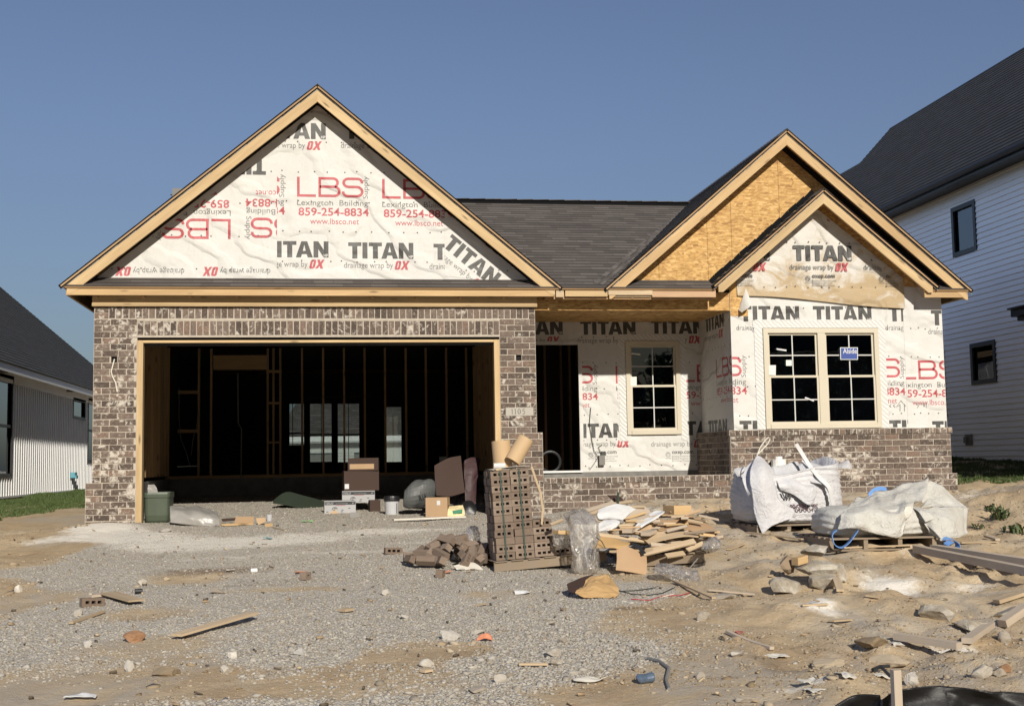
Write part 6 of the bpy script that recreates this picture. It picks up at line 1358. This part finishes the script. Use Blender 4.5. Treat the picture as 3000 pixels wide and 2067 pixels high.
for x, y, w_, h_, lb in ((1730, 610, 96, 46, 'large pale concrete chunk on the dirt at right, half lit'), (1985, 690, 110, 38, 'wide flat concrete slab chunk near the right edge'), (2230, 600, 130, 34, 'broad slab of broken concrete at the right edge'), (2180, 760, 40, 34, 'small white rock beside the timber offcut at right'), (2030, 1000, 64, 40, 'pale angular rock on the dirt mound beside the silt fence'), (2160, 1000, 36, 28, 'grey rock right of the pale angular rock'), (1560, 1050, 42, 34, 'grey slab piece leaning by the wooden stake'), (280, 470, 62, 16, 'flat whitish rock lying along a thin stick'), (140, 615, 34, 28, 'pale pointed rock on the gravel edge at right'), (370, 860, 40, 15, 'flat grey stone on the dirt, right foreground'), (115, 1010, 32, 20, 'smooth grey stone at the lower edge of the gravel'), (395, 1175, 30, 18, 'small grey slab at the bottom edge of the picture'), (1300, 790, 90, 30, 'buried stone ridge in the dirt left of the form board'), (985, 930, 96, 24, 'crusted dirt lump in the right foreground'), (1410, 920, 100, 32, 'crusted tan lump left of the wooden stake'), (2190, 965, 40, 24, 'reddish brick bat lying on the dirt mound')):
    m_ = 'concrete' if 'concrete' in lb else 'clay' if 'reddish' in lb else 'clod' if 'lump' in lb or 'ridge' in lb else 'stone'
    stone(*C8(x, y), w_, h_, lb, m_, 'concrete_chunk' if m_ == 'concrete' else 'rock', 'concrete chunk' if m_ == 'concrete' else 'rock', .8)
lay('form_board', 'weathered form board edging the puddle of dried concrete', 'board', C8(1450, 765), C8(1880, 835), .07, .045, 'wood_gray', .02)
lay('timber_offcut', 'grey timber offcut lying towards the right edge', 'timber', C8(1930, 795), C8(2090, 680), .07, .04, 'wood_gray', .02)
lay('timber_offcut', 'brown square timber end entering at the right edge', 'timber', C8(2170, 680), C8(2340, 610), .08, .055, 'wood_gray', .02, .0, .05)
lay('timber_offcut', 'pale board end at the right edge below the long timbers', 'timber', C8(2130, 520), C8(2330, 455), .08, .03, 'wood_scrap', .02)
lay('wood_stake', 'long bowed stick lying on the gravel edge', 'stick', C8(305, 712), C8(605, 825), .035, .02, 'wood_gray', .01, 0, 0, warp=-.01)
lay('wood_stake', 'slender pale stick from the scrap pile towards the viewer', 'stick', C8(-55, 370), C8(212, 488), .035, .015, 'wood_scrap', .02)
lay('wood_stake', 'dark thin stick above the flat whitish rock', 'stick', C8(178, 430), C8(490, 460), .03, .012, 'wood_gray', .02)
lay('wood_stake', 'thin pale splinter on the white dust patch', 'stick', C8(810, 528), C8(985, 520), .035, .012, 'wood_scrap', .01)
lay('wood_stake', 'short pale splinter on the dirt slope at right', 'stick', C8(1245, 465), C8(1335, 475), .03, .012, 'wood_scrap', .01)
lay('wood_stake', 'flat pale splinter in the hollow at right', 'stick', C8(1010, 635), C8(1135, 625), .05, .012, 'wood_scrap', .01)
lay('wood_stake', 'brown stick on the soil heap right of the slumped bag', 'stick', C8(2060, 70), C8(2140, 95), .05, .02, 'wood_gray', .03)
lay('wood_stake', 'long thin stick lying on the soil heap right of the slumped bag', 'stick', C8(1890, 108), C8(2140, 102), .03, .015, 'wood_scrap', .02)
for x, y, w_, h_, lb in ((640, 870, 62, 22, 'crumpled white paper scrap on damp dirt'), (860, 1040, 70, 22, 'torn white paper in the rut before the silt fence'), (1110, 1000, 44, 26, 'white crumpled tissue in the rut near the stake'), (1450, 785, 40, 22, 'ragged white scrap beside the form board'), (1340, 1000, 44, 18, 'white scrap caught under black twine'), (910, 1090, 60, 12, 'flat white paper strip near the bottom edge')):
    q = MB(); p = G(*C8(x, y)); k_ = mpp(p) * .4316; g_ = [[p + np.array([(u - .5) * w_ * 2 * k_ + random.uniform(-.01, .01), v * .12 - .05, h_ * .8 * k_ * random.uniform(.1, 1.)]) for u in np.linspace(0, 1, 5)] for v in (0, .5, 1)]
    q.sheet(g_, 4, .003, .012, 18, seed=x, fold=.6); thing(q, 'paper_scrap', M['paper_dirty'], lb, 'paper')
q = MB(); q.tube([G(*C8(1290, 975)) + U * .02, G(*C8(1345, 985)) + U * .05, G(*C8(1400, 960)) + U * .03], .012, 6); q.tube([G(*C8(1345, 985)) + U * .05, G(*C8(1410, 1005)) + U * .01], .010, 6); thing(q, 'twine', M['black'], 'black twisted twine on the dirt beside the wooden stake', 'twine')
# weeds on the soil heap
def weed(px, py, h, n_, label, sd):
    g = np.random.default_rng(sd); p = G(px, py); q = MB()
    for i in range(n_):
        a = g.uniform(0, 6.28); d = np.array([math.cos(a), math.sin(a), 0]); L_ = h * g.uniform(.5, 1.1); r0 = p + np.array([g.normal() * .05, g.normal() * .05, -.01]); s = np.cross(d, U) * .016 * g.uniform(.6, 1.4)
        m = r0 + d * L_ * .35 + U * L_ * .7; e = r0 + d * L_ * .8 + U * L_ * g.uniform(.6, 1.); q.add([r0 - s * .3, r0 + s * .3, m + s, m - s, e], [(0, 1, 2, 3), (3, 2, 4)], 0)
    return thing(q, 'weed', M['leaf'], label, 'weed')
weed(2870 + 60, 1520, .17, 34, 'bushy green weed on the soil heap near the right edge', 1); weed(2905, 1495, .12, 24, 'small weed higher up on the soil heap', 2); weed(2975, 1560, .14, 26, 'low weed at the right edge of the soil heap', 3); weed(2880, 1545, .08, 16, 'tiny weed at the foot of the soil heap', 4)
# silt fence in the right foreground
pts = [(1040, 1198, 5.75), (1180, 1125, 5.72), (1325, 1105, 5.7), (1350, 1150, 5.66), (1420, 1120, 5.62), (1500, 1085, 5.6), (1740, 1062, 5.58), (1830, 1072, 5.56), (2000, 1088, 5.54), (2150, 1105, 5.52), (2330, 1112, 5.5)]
top_ = [P(*C8(x, y), Y) for x, y, Y in pts]; sf = empty('silt_fence', (3.2, 5.6, .3), 'black woven silt fence with one wooden stake in the right foreground', 'silt fence')
q = MB(); q.sheet([[p + np.array([0, .02 * math.sin(i * 2.1), 0]) for i, p in enumerate(top_)], [p + np.array([.01, .05 + .04 * math.sin(i * 1.7), -.12]) for i, p in enumerate(top_)], [np.array([p[0], p[1] + .02, float(gz(p[0], p[1])) - .05]) for p in top_]], 8, .004, .018, 6, seed=3, fold=.6); q.build('fabric', M['silt'], sf, smooth=True)
a = P(*C8(1452, 1110), 5.57); q = MB(); q.box(a[0] - .019, a[0] + .019, a[1] - .02, a[1] + .02, float(gz(a[0], a[1])) - .1, P(*C8(1450, 950), 5.57)[2], 0); q.build('stake', M['wood_gray'], sf)
# ---- scraps on the driveway
C9 = lambda x, y: (x * .4316, 1450 + y * .4316); C10 = lambda x, y: (1000 + x * .4316, 1600 + y * .4316)
lay('plank', 'long pale plank lying on gravel in the left foreground', 'plank', C9(1195, 985), C9(1720, 850), .105, .016, 'wood_scrap', .03, 0, .02)
sheetpx('plank', 'short wide plank with cut corners lying on gravel, left', 'plank', C9, [[(718, 680, 0), (820, 668, 0)], [(740, 715, 0), (890, 705, 0)], [(840, 757, 0), (962, 742, 0)]], G(*C9(840, 715))[1], 'wood_scrap', .014, 0) if False else lay('plank', 'short wide plank with a split end lying on gravel, left', 'plank', C9(735, 690), C9(930, 745), .15, .014, 'wood_scrap', .03)
lay('wood_stake', 'dark bark strip beside the short wide plank', 'stick', C9(612, 700), C9(715, 690), .06, .02, 'wood_gray', .01)
lay('wood_stake', 'narrow stick in front of the lone dark brick', 'stick', C9(482, 880), C9(700, 803), .035, .018, 'wood_scrap', .01)
for x, y, w_, h_, m_, lb in ((910, 990, 58, 32, 'clay', 'rough brown clay lump left of the long pale plank'), (530, 815, 24, 20, 'stone', 'small grey stone beside the lone dark brick'), (875, 1195, 26, 34, 'stone', 'upright pale stone in the left foreground'), (965, 605, 26, 16, 'stone', 'whitish stone on the damp stain'), (1480, 665, 40, 16, 'stone', 'flat grey stone on the gravel below the damp stain'), (125, 655, 22, 22, 'stone', 'grey stone on the dirt at the far left'), (1130, 575, 18, 10, 'clod', 'dark clod on the damp stain'), (1120, 250, 34, 12, 'stone', 'flat dark stone on the white dust near the pier'), (1540, 1200, 34, 22, 'stone', 'rounded grey stone in the left foreground gravel'), (2030, 1080, 30, 20, 'stone', 'bluish stone in the centre foreground'), (1120, 1220, 70, 26, 'clod', 'flat tan clod in the left foreground'), (590, 1030, 28, 22, 'stone', 'grey stone on the gravel left of centre'), (1580, 1105, 26, 20, 'stone', 'dark grey stone right of the flat tan clod')):
    stone(*C9(x, y), w_, h_, lb, m_, 'rock', 'rock', .8)
for x, y, w_, h_, m_, lb in ((575, 815, 40, 24, 'stone', 'dark split stone in the centre foreground'), (740, 630, 50, 28, 'stone', 'flat tan stone left of the orange rag'), (1440, 740, 40, 24, 'stone', 'grey stone near the middle of the driveway'), (1510, 655, 26, 14, 'stone', 'oval pale stone right of the orange rag'), (1460, 805, 34, 20, 'concrete', 'crumbly pale lump beside a short stick'), (1080, 920, 34, 24, 'stone', 'pale stone in the centre foreground'), (430, 490, 22, 14, 'stone', 'white flat stone on mid driveway'), (930, 590, 40, 14, 'stone', 'dark flat stone above the orange rag'), (930, 985, 50, 16, 'stone', 'long flat stone near the bottom edge'), (300, 330, 26, 18, 'stone', 'pale lump of stone on mid driveway')):
    stone(*C10(x, y), w_, h_, lb, m_, 'rock', 'rock', .8)
lay('wood_stake', 'short stick lying against the crumbly pale lump', 'stick', C10(1205, 815), C10(1400, 815), .03, .014, 'wood_scrap', .01)
lay('wood_stake', 'small pale splinter on the gravel at the centre', 'stick', C10(915, 410), C10(985, 400), .02, .01, 'wood_scrap', .01)
lay('wood_chip', 'tan wood chip on the gravel at lower centre', 'wood chip', C10(550, 865), C10(605, 855), .05, .015, 'wood_scrap', .01)
lay('wood_chip', 'flat brown chip on mid driveway', 'wood chip', C10(0, 450), C10(60, 440), .09, .02, 'wood_scrap', .01)
q = MB(); p = G(*C10(990, 650)); q.sheet([[p + np.array([-.10, .0, .01]), p + np.array([-.03, .02, .02]), p + np.array([.04, .02, .015])], [p + np.array([-.05, .04, .03]), p + np.array([0, .05, .055]), p + np.array([.05, .05, .02])], [p + np.array([-.02, .09, .02]), p + np.array([.02, .1, .04]), p + np.array([.06, .09, .01])]], 6, .004, .02, 16, seed=2, fold=.8); thing(q, 'rag', M['orange'], 'crumpled orange plastic rag on the gravel', 'rag')
q = MB(); p = G(*C10(2070, 930)); q.tube([p + np.array([-.055, 0, .025]), p + np.array([-.045, 0, .03]), p + np.array([0, .01, .03]), p + np.array([.045, .02, .035]), p + np.array([.055, .02, .035])], [.022, .031, .027, .031, .022], 14); thing(q, 'drink_can', M['blue_can'], 'crushed blue drink can lying in the gravel', 'can')
for f_, x, y, w_, m_, lb in ((C10, 1230, 325, .07, 'paper', 'curled white paper strip on the gravel by the kraft sheet'), (C10, 1680, 925, .10, 'paper_dirty', 'white plastic scrap on the gravel left of the blue can'), (C9, 545, 1385, .09, 'paper', 'white wrapper on the tan dirt at lower left'), (C9, 1565, 520, .04, 'paper_dirty', 'pale yellow scrap by the damp stain'), (C9, 2085, 185, .07, 'lime', 'lime green plastic strap on the gravel before the garage'), (C9, 1815, 300, .05, 'teal', 'dark green plastic scrap on the gravel before the garage'), (C9, 2040, 535, .05, 'orange', 'thin orange scrap on mid driveway'), (C8, 378, 715, .03, 'wire_red', 'small red plastic scrap beside the bowed stick'), (C10, 725, 185, .035, 'orange', 'orange scrap by the loose brick heap'), (C8, 815, 45, .10, 'film', 'clear plastic bottle scrap left of the slumped bag')):
    q = MB(); p = G(*f_(x, y)); q.sheet([[p + np.array([(u - .5) * 2 * w_, v * .07 - .03, .01 + random.uniform(0, .022)]) for u in (0, .5, 1)] for v in (0, .5, 1)], 4, .003, .008, 22, seed=int(x), fold=.6); thing(q, 'litter_scrap', M[m_], lb, 'litter')
q = MB(); q.tube([G(*C10(2080, 770)) + U * .01, G(*C10(2160, 790)) + U * .012, G(*C10(2225, 840)) + U * .015, G(*C10(2205, 920)) + U * .01, G(*C10(2225, 980)) + U * .01], .012, 7); thing(q, 'hose_piece', M['grayplastic'], 'grey bent hose piece on the gravel right of the blue can', 'hose')
for f_, x, y, lb in ((C9, 940, 670, 'short black plastic pipe on the gravel left of the damp stain'), (C9, 1722, 528, 'small white pipe end on mid driveway')):
    q = MB(); p = G(*f_(x, y)); q.tube([p + np.array([-.03, 0, .025]), p + np.array([.03, .02, .025])], .022, 10); thing(q, 'pipe_piece', M['black' if 'black' in lb else 'pvc'], lb, 'pipe')
sheetpx('paper_sheet', 'torn grey printed paper at the front of the loose brick heap', 'paper', C4, [[(730, 1300, .06), (880, 1265, .12), (960, 1290, .1)], [(760, 1340, .01), (870, 1330, .02), (1010, 1335, .02)]], G(*C4(870, 1340))[1], 'paper_dirty', .003, .012, 12, seed=5, fold=.7)
# ---- left wall cable, junction hole
q = MB(); a = [P(x * .51395, 780 + y * .51395, YB - dy) for x, y, dy in ((652, 530, -.03), (648, 545, .03), (634, 600, .03), (640, 625, .02), (660, 665, .025), (668, 715, .02))]; q.tube(a, .009, 7); thing(q, 'hanging_cable', M['cable'], 'white cable hanging from a hole in the left brick pier', 'cable')
q = MB()
for pl_ in ([(825, 830), (815, 950), (835, 1080), (850, 1150), (880, 1190)], [(880, 1190), (850, 1240), (820, 1280), (812, 1265)], [(905, 1170), (880, 1120), (910, 1100)]): q.tube([P(*q8(x, y), YP - .03) for x, y in pl_], .005, 5)
a = P(*q8(905, 1215), YP - .05); q.ob(a, (.045, 0, 0), (0, .03, 0), (0, 0, .075), 1); q.ob(a + U * .10 + np.array([.03, 0, 0]), (.035, 0, 0), (0, .02, 0), (0, 0, .03), 0)
thing(q, 'hanging_wire', [M['wire'], M['grayplastic']], 'thin dark wire and grey box hanging beside the front door opening', 'wire')
# ---- things in the garage
def carton(name, label, px, py, w_, d_, h_, rot, mats, pr=(), lift=0., base_=None):
    """cardboard carton with its lower front left corner at a pixel on the floor"""
    p = G(px, py) if base_ is None else np.array(base_, float); u = np.array([math.cos(rot), math.sin(rot), 0]); v = np.array([-math.sin(rot), math.cos(rot), 0]); p = p + U * lift
    q = MB(); c = p + u * w_ / 2 + v * d_ / 2 + U * h_ / 2; q.ob(c, u * w_ / 2, v * d_ / 2, U * h_ / 2, 0)
    q.ob(p + u * w_ / 2 + v * d_ * .26 + U * (h_ + .002), u * w_ / 2, v * d_ * .235, U * .002, 0); q.ob(p + u * w_ / 2 + v * d_ * .74 + U * (h_ + .002), u * w_ / 2, v * d_ * .235, U * .002, 0)
    f = Frame(p, u, -v); f2 = Frame(p + u * w_, v, u)
    for k in pr: k(q, f, f2, w_, d_, h_)
    o = thing(q, name, mats, label, 'box'); return o
def halo(q, f, f2, w_, d_, h_):
    for fr, L in ((f, w_), (f2, d_)):
        put(q, fr, [quadset([(0, 0), (1, 0), (1, 1), (0, 1)])], .004, h_ * .70, L - .008, h_ * .26, 1, .002)
        put_text(q, fr, 'HALO', .02, h_ * .76, min(.11, L * .3), h_ * .19, 0, .02, .003)
        put_text(q, fr, 'recessed housings', L * .36, h_ * .78, L * .38, h_ * .10, 0, 0, .003)
        put(q, fr, [quadset([(0, 0), (1, 0), (1, 1), (0, 1)])], L * .36, h_ * .64, L * .30, h_ * .03, 2, .002)
        put(q, fr, [strip(a2(0, 0, .5, .4, 0, 180, 8) + [(-.6, -.1)], .12)], L * .33, h_ * .34, h_ * .4, h_ * .4, 1, .002)
        for i in range(6): put(q, fr, [quadset([(0, 0), (1, 0), (1, 1), (0, 1)])], L * (.06 + .10 * (i % 2) + .12 * i), h_ * (.12 + .13 * (i % 3)), L * .07, h_ * .05, 1, .002)
        put_text(q, fr, '6"', L - .05, h_ * .76, .03, h_ * .18, 0, .02, .003)
HB = [M['box_white'], M['box_black'], M['box_red']]
p1 = G(*C6(1468, 1400)); k1 = mpp(p1) * .38856
carton('light_carton', 'lower white printed light carton on the garage gravel', *C6(1468, 1400), 235 * k1, .30, 92 * k1, rad(2), HB, [halo])
carton('light_carton', 'white printed light carton stacked behind the lower one', 0, 0, 250 * k1, .32, 88 * k1, rad(-2), HB, [halo], .14, p1 + np.array([135 * k1, .36, 0]))
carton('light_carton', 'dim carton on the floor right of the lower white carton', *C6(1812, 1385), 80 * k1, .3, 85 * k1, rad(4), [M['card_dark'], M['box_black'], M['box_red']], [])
def lab(q, f, f2, w_, d_, h_): put(q, f, [quadset([(0, 0), (1, 0), (1, 1), (0, 1)])], w_ * .52, h_ * .62, w_ * .16, h_ * .24, 1, .002)
tb_ = p1 + np.array([150 * k1, .40, .14 + 92 * k1])
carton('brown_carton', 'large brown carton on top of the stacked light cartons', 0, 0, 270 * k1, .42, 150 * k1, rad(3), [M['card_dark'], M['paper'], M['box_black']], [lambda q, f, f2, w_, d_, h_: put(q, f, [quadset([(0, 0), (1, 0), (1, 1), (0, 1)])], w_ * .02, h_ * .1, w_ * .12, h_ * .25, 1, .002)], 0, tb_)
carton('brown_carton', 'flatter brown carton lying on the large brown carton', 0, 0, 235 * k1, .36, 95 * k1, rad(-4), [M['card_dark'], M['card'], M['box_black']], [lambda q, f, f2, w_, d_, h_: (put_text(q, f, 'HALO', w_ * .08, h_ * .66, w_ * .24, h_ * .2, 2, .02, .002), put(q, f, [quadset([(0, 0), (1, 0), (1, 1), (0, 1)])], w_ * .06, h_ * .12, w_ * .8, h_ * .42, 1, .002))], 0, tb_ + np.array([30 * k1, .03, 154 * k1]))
p7 = G(*C7(765, 1425)); k7 = mpp(p7) * .38846
carton('brown_carton', 'sunlit brown carton with white label at the garage mouth', *C7(765, 1425), 165 * k7, .24, 142 * k7, rad(-14), [M['card'], M['paper'], M['box_black']], [lab, lambda q, f, f2, w_, d_, h_: [put(q, f2, [quadset([(0, 0), (1, 0), (1, 1), (0, 1)])], d_ * .2, h_ * (.3 + .12 * i), d_ * .6, h_ * .05, 2, .002) for i in range(3)]])
def sheet7(name, label, cat, grid, Y0, mat, th=.006, amp=.006, seed=1, fold=.0, f=C7): return sheetpx(name, label, cat, f, grid, Y0, mat, th, amp, 5, seed=seed, fold=fold)
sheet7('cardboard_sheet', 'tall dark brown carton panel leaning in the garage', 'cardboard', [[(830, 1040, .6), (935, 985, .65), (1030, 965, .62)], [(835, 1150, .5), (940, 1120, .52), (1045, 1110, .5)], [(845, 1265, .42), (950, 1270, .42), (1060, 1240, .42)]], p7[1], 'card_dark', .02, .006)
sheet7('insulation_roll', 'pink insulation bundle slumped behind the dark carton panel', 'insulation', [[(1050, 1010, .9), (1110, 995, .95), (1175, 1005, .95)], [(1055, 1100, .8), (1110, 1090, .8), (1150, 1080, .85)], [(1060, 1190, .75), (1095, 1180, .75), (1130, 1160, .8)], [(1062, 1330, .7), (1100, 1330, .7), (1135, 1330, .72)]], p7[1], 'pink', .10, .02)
b = MB(); rgs = []
for i, t_ in enumerate(np.linspace(0, 1, 12)):
    cx = P(*C7(600 + 250 * t_, 1280 - 60 * t_), p7[1] + .45 + .1 * t_); rr = .21 * math.sin(math.pi * min(max(t_ * .9 + .08, 0), 1)) ** .45; rgs.append([cx + np.array([.1 * math.sin(a) * rr, math.cos(a) * rr * .8, math.sin(a) * rr * (1 + .08 * math.sin(3 * a + i))]) for a in np.linspace(0, 6.283, 21)[:-1]])
b.loft(rgs, 0, (True, True)); fz = Frame(P(*C7(735, 1270), p7[1] + .22), (math.cos(.38), 0, math.sin(.38)), (0, -1, 0), (-math.sin(.38), 0, math.cos(.38))); put_text(b, fz, 'R19', 0, 0, 62 * k7, 40 * k7 * 1.35, 1, .018, .004)
thing(b, 'insulation_bag', [plain('grey bag film', (.085, .088, .085), .5, .12, 6, .4, 12), M['ink_black']], 'pale insulation bag marked R19 lying in the garage', 'bag', smooth=False)  # film grey darkened in place of shade on the bag
q = MB(); p = G(*C7(510, 1405)); k_ = mpp(p) * .38846; r_ = 56 * k_; q.tube([p + U * .0, p + U * 100 * k_], [r_ * .88, r_ * .98], 24, 0); q.tube([p + U * 100 * k_, p + U * 112 * k_, p + U * 128 * k_, p + U * 138 * k_], [r_ * 1.06, r_ * 1.08, r_ * 1.06, r_ * 1.0], 24, 1)
q.tube([p + np.array([math.cos(-.9) * r_, math.sin(-.9) * r_ - .004, z]) for z in np.linspace(.02, .16, 5)], .004, 5, 1); thing(q, 'bucket', [M['bucket'], M['black']], 'white plastic bucket with black lid on the garage gravel', 'bucket')
q = MB(); Yy = G(*C7(950, 1425))[1]; q.sheet([[P(*C7(x, y), Yy + dy) for x, y, dy in r] for r in ([(860, 1375, .12), (930, 1355, .15), (1045, 1345, .15)], [(850, 1400, .04), (940, 1385, .0), (1055, 1380, .02)], [(870, 1425, .0), (950, 1430, -.03), (1055, 1420, 0)])], 7, .05, .02, 12, 0, 3, fold=.5)
a = [P(*C7(x, y), Yy - .045) for x, y in ((968, 1378), (1040, 1366), (1042, 1392), (970, 1405))]; q.prism(a, (0, .02, 0), 1); thing(q, 'insulation_batt', [M['yellow'], M['label_green']], 'yellow insulation batt with green label at the garage mouth', 'insulation')
sheet7('dark_bag', 'dark grey bag slumped at the right of the garage mouth', 'bag', [[(1040, 1330, .4), (1090, 1315, .45), (1130, 1330, .4)], [(1050, 1370, .3), (1095, 1350, .3), (1140, 1380, .3)], [(1060, 1410, .26), (1100, 1415, .26), (1140, 1405, .26)]], Yy, 'black', .06, .01)
q = MB(); rgs = []; A = G(*C7(525, 1475)); B = G(*C7(1050, 1450)); 
lay('trim_strip', 'long white trim strip lying on the gravel before the garage', 'trim', C7(520, 1462), C7(1060, 1440), .10, .02, 'paper_dirty', .02)
sheet7('cardboard_scrap', 'bent pale cardboard scrap by the light cartons', 'cardboard', [[(1425, 1425, .0), (1500, 1400, .1), (1545, 1362, .12)], [(1440, 1435, -.02), (1540, 1430, .0), (1608, 1433, .03)]], p1[1] - .1, 'card_pale', .006, .004, f=C6)
sheet7('plastic_scrap', 'grey clear scrap right of the bent cardboard', 'litter', [[(1660, 1395, .1), (1730, 1395, .1)], [(1660, 1435, 0), (1730, 1430, 0)]], G(*C6(1690, 1435))[1], 'tarp', .02, .01, f=C6)
# green trash bin
p = G(*C6(200, 1470)); k_ = mpp(p) * .38856; q = MB(); hw, hd, H_ = 98 * k_, .26, 228 * k_
def rrect(c, a, b_, n=7, r=.28): return [c + np.array([math.copysign(abs(math.cos(t)) ** r, math.cos(t)) * a, math.copysign(abs(math.sin(t)) ** r, math.sin(t)) * b_, 0]) for t in np.linspace(0, 6.2832, n * 4 + 1)[:-1]]
pc_ = p + np.array([0, hd, 0]); q.loft([rrect(pc_ + U * z, hw * s_, hd * s_) for z, s_ in ((0, .80), (.03, .90), (H_ * .25, .955), (H_ * .6, .97), (H_ * .83, .985), (H_ * .835, 1.03), (H_ * .95, 1.04), (H_ * 1.0, 1.02))], 0, (True, False)); q.loft([rrect(pc_ + U * z, hw * s_, hd * s_) for z, s_ in ((H_, 1.02), (H_, .95), (.05, .8))], 0, (False, True)); thing(q, 'trash_bin', M['bin_green'], 'dark green plastic bin inside the left garage jamb', 'bin')
q = MB(); q.sheet([[P(*C6(x, y), p[1] + .3) for x, y in r] for r in (((140, 1182), (185, 1178)), ((135, 1215), (205, 1212)), ((140, 1262), (215, 1260)))], 4, .01, .01, 8); thing(q, 'plastic_sack', M['tarp'], 'pale sack poking out of the green bin', 'sack')
# grey sheeting
p = G(*C6(480, 1490)); rows = []
q = MB(); q.sheet([[P(*C6(x, y), p[1] + dy) for x, y, dy in r] for r in ([(300, 1345, .35), (400, 1352, .40), (480, 1350, .42), (580, 1370, .40), (655, 1395, .34)], [(305, 1400, .10), (400, 1405, .02), (490, 1400, -.02), (590, 1410, .0), (670, 1430, .05)], [(310, 1470, .02), (400, 1478, -.05), (500, 1490, -.08), (600, 1495, -.08), (680, 1490, -.02)])], 8, .012, .035, 6, 0, 5, fold=.7); thing(q, 'plastic_sheeting', M['tarp'], 'bundle of grey plastic sheeting beside the green bin', 'sheeting', smooth=True)
sheet7('cardboard_scrap', 'small open cardboard tray on the gravel in the garage mouth', 'cardboard', [[(800, 1425, .1), (938, 1425, .1)], [(790, 1475, .0), (935, 1470, 0)]], G(*C6(870, 1480))[1], 'card', .012, .004, f=C6)
sheet7('cardboard_scrap', 'folded cardboard flap right of the small cardboard tray', 'cardboard', [[(950, 1435, .1), (1020, 1430, .1)], [(970, 1485, .0), (1030, 1460, .02)]], G(*C6(980, 1485))[1], 'card_pale', .006, .006, f=C6)
sheet7('cardboard_scrap', 'thin cardboard edge behind the small cardboard tray', 'cardboard', [[(690, 1440, .2), (800, 1432, .2)], [(700, 1458, .16), (790, 1452, .16)]], G(*C6(740, 1480))[1], 'card_dark', .006, .003, f=C6)
lay('wood_offcut', 'pale board lying in front of the small cardboard tray', 'board', C6(690, 1492), C6(930, 1482), .07, .025, 'lumber', .0)
lay('wood_offcut', 'short sawn block right of the small cardboard tray', 'board', C6(1020, 1498), C6(1078, 1494), .06, .04, 'lumber', .0)
lay('wood_stake', 'thin dark stick pointing out of the garage mouth', 'stick', C6(1080, 1505), C6(1175, 1530), .03, .015, 'wood_gray', .0)
q = MB(); p = G(*C6(1052, 1455)); q.tube([p, p + U * .09], [.034, .044], 14); thing(q, 'foam_cup', M['bucket'], 'pale blue foam cup on the gravel in the garage mouth', 'cup')
q = MB(); q.sheet([[P(*C6(x, y), 19.6 + dy) for x, y, dy in r] for r in ([(1085, 1300, .2), (1180, 1240, .4), (1300, 1265, .5), (1470, 1310, .5)], [(1080, 1320, .0), (1200, 1335, .0), (1320, 1365, .0), (1465, 1388, .0)])], 4, .02, .004, 4); thing(q, 'green_panel', M['board_green'], 'dark green panel lying in the dim garage', 'panel')
q = MB(); a = [P(*C7(x, y), 23.25) for x, y in ((866, 970), (925, 968), (925, 1012), (870, 1020))]; q.prism(a, (0, .004, 0)); thing(q, 'paper_sheet', M['paper'], 'white paper sheet pinned to a garage stud', 'paper')
q = MB(); a = np.array([3.45, 19.3, 1.80]); q.tube(arc(a, .16, 0, 6.283, 22, (1, 0, 0), (0, 0, 1)), .025, 8); thing(q, 'cable_coil', M['steel'], 'dark coil standing just inside the front door opening', 'coil')
for i, (pts_, r_) in enumerate(((((372, 450), (372, 700), (385, 830), (430, 950), (460, 1060)), .008), (((515, 640), (505, 740), (475, 850), (462, 960)), .008), (((1325, 540), (1400, 520), (1540, 520), (1853, 510)), .005), (((815, 340), (818, 720), (843, 760), (840, 1140)), .014))):
    q = MB(); q.tube([P(*C6(x, y), YG - .03) for x, y in pts_], r_, 6); thing(q, 'house_cable', M['grayplastic'] if i != 2 else M['wire'], ['pale pipe hanging at the left of the garage back wall', 'second pale pipe curving beside the first one in the garage', 'thin cable strung across the garage back studs', 'grey drain pipe behind the inner garage doorway'][i], 'pipe' if i != 2 else 'cable')
q = MB(); q.tube([P(*C6(358, 1045), YG - .05), P(*C6(508, 1040), YG - .05)], .012, 8); thing(q, 'pipe_rail', M['pvc'], 'short white horizontal pipe low on the garage back wall', 'pipe')
